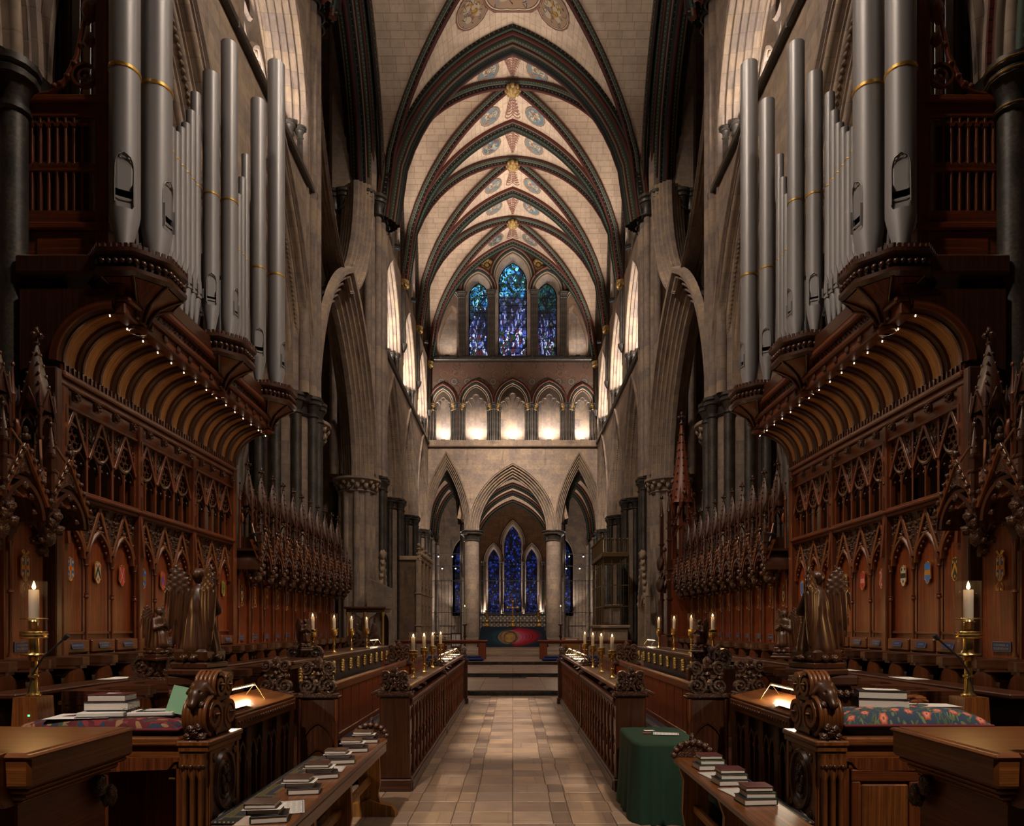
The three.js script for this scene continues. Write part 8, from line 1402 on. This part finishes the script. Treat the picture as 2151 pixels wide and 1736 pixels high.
// floodlight: housing, glowing lens and a spot light just in front of it
function flood(p, t, I, ang, { c = WARM, pen = .5, soft = 5, label = 'small black unseen floodlight high in the choir', group = 'floodlights on the masonry', name = 'flood_lamp' } = {}) {
  const o = thing(name, label, 'lamp', p, 0, group), d = V(...t).sub(V(...p)).normalize();
  o.quaternion.setFromUnitVectors(V(0, 0, 1), d);
  piece('lamp_housing', housing, M.iron, o); piece('lamp_lens', lens, LM.a, o);
  const l = new THREE.SpotLight(col(...c), I, 0, ang, pen, 2); l.position.set(0, 0, .05); l.target.position.set(0, 0, 2); l.castShadow = true; l.shadow.radius = soft; l.name = name + '_beam'; o.add(l, l.target);
  return o;
}
const LV = { tri: 105, triChoir: 50, vault: 52, niche: 28, win: 13, pipe: 205, stall: 165, floor: 600, cross: 24, wallw: 135, chapel: 42, east: 1500 };
for (const s of [-1, 1]) {
  const up = { label: 'small uplight on the gallery floor behind the arches', group: 'gallery uplights', c: WHITE };
  for (const d of [29.6, 34.45, 39.45]) flood([s * 5.62, 13.12, -d], [s * 5.75, 17, -d - .2], LV.tri, 1.2, up);
  for (const d of [15.28, 10.1]) flood([s * 5.62, 13.12, -d], [s * 5.7, 17, -d - .1], LV.triChoir, 1.42, up);
  for (const d of [29.6, 34.4, 39.4]) flood([s * 4.98, 18.25, -d], [s * 4.0, 24.5, -d], LV.vault, .95, { label: 'uplight on the clerestory sill below the vault', group: 'clerestory uplights', c: WHITE });
  // added unseen lamps high up, fill light for the opposite organ, arcade and stalls
  for (const [d, t, y, I, ang] of [[3.5, 9.4, 7.2, LV.pipe, .5], [6.2, 12.6, 9.5, LV.wallw, .8], [12.6, 16.4, 8, LV.wallw, .8]]) flood([s * 4.95, 18.9, -d], [-s * 4.8, y, -t], I, ang, { soft: 12 });
  for (const [d, t, I, ang] of [[4.6, 9.3, LV.stall * 1.1, .19], [10.5, 14.6, LV.stall * 1.25, .22]]) flood([s * 4.95, 18.4, -d], [-s * 4.6, 1.9, -t], I, ang, { soft: 12 });
  flood([s * 4.95, 18.4, -16.2], [s * .74, 0, -7.75], LV.floor * .9, .018, { soft: 3, pen: .35 });
  flood([s * 4.9, 19.4, -18.9], [s * .6, 25, -25], LV.cross, .8, { c: WHITE });  // added out-of-view fill for the crossing vault
  flood([s * 4.9, 21.5, -18.9], [-s * 5.2, 9.5, -28], LV.wallw * 1.6, .75, { soft: 12 });  // added out-of-view wash over the crossing walls
  flood([s * .9, 24.0, -18.6], [s * 2.2, 9.5, -42], LV.east, .25, { soft: 8 });  // added out-of-view lamp brightening the east wall
}
for (const [x, t] of [[-.8, 9.9], [-.4, 11.4], [0, 12.9], [.4, 14.4], [.8, 15.9]]) flood([x, 24.2, -17.0], [0, 0, -t], LV.floor * 3.1, .042, { soft: 3, pen: .75 });
for (const q of [-1, 1]) flood([q * 3.2, 15, 3.5], [q * 2.4, 1, -4.6], LV.stall * 3.0, .2, { soft: 14 });  // added fill lamps behind the viewer, brightening the near desks
for (const x of [-4.3, -2.26, 0, 2.26, 4.3]) { flood([x, 13.25, -42.25], [x, 17, -42.9], LV.niche, 1.3, { label: 'slim uplight at the foot of a wall niche', group: 'niche uplights', c: WHITE }); }
for (const x of [-4.0, -3.0, 3.0, 4.0]) flood([x, 18.38, -41.95], [x, 22, -42.35], LV.win, 1.2, { label: 'slim uplight on the window sill', group: 'window sill uplights', c: WHITE });
for (const [x, d] of [[-2.5, 59.6], [-.95, 59.7], [.95, 59.7], [2.5, 59.6], [-4.2, 55.2], [4.2, 55.2]]) flood([x, 2.62, -d], [x, 8, -d - .25], LV.chapel, 1.0, { label: 'uplight on the sill of the chapel windows', group: 'chapel sill uplights', c: WHITE });
for (const s of [-1, 1]) for (const d of [46, 50]) flood([s * 5.2, .55, -d], [s * 4.4, 9, -d - .8], LV.chapel * 1.5, .8, { label: 'floor uplight between the chapel shafts', group: 'chapel floor uplights', c: WHITE });
// little lamps along the front edge of the organ cove, one strip of light behind each row
for (const s of [-1, 1]) {
  for (let k = 0; k < 15; k++) { const o = thing('cove_lamp', ORD[k] + ' tiny cove lamp under the organ from the gabled canopies' + SIDE[s], 'lamp', [s * 4.2, 4.985, -7.12 - k * .32], 0, 'row of cove lamps'); piece('lamp_bulb', cached('cbulb', () => new Geo().lathe([[0, -.008], [.007, -.004], [.007, .004], [0, .008]], 0, 0, 5).geom()), cached('cbm', () => Mt({ color: col(1, .9, .7), emissive: col(1, .8, .55), emissiveIntensity: 14 })), o); if (k === 7) { const l = new THREE.RectAreaLight(col(1, .74, .48), 30, .02, 4.4); l.position.set(0, -.02, 0); l.rotation.set(-PI / 2, 0, 0); l.rotation.order = 'YXZ'; l.name = 'cove_glow'; o.add(l); } }
}
console.log('triangles', Math.round(stats.tris));
renderer.render(scene, camera);
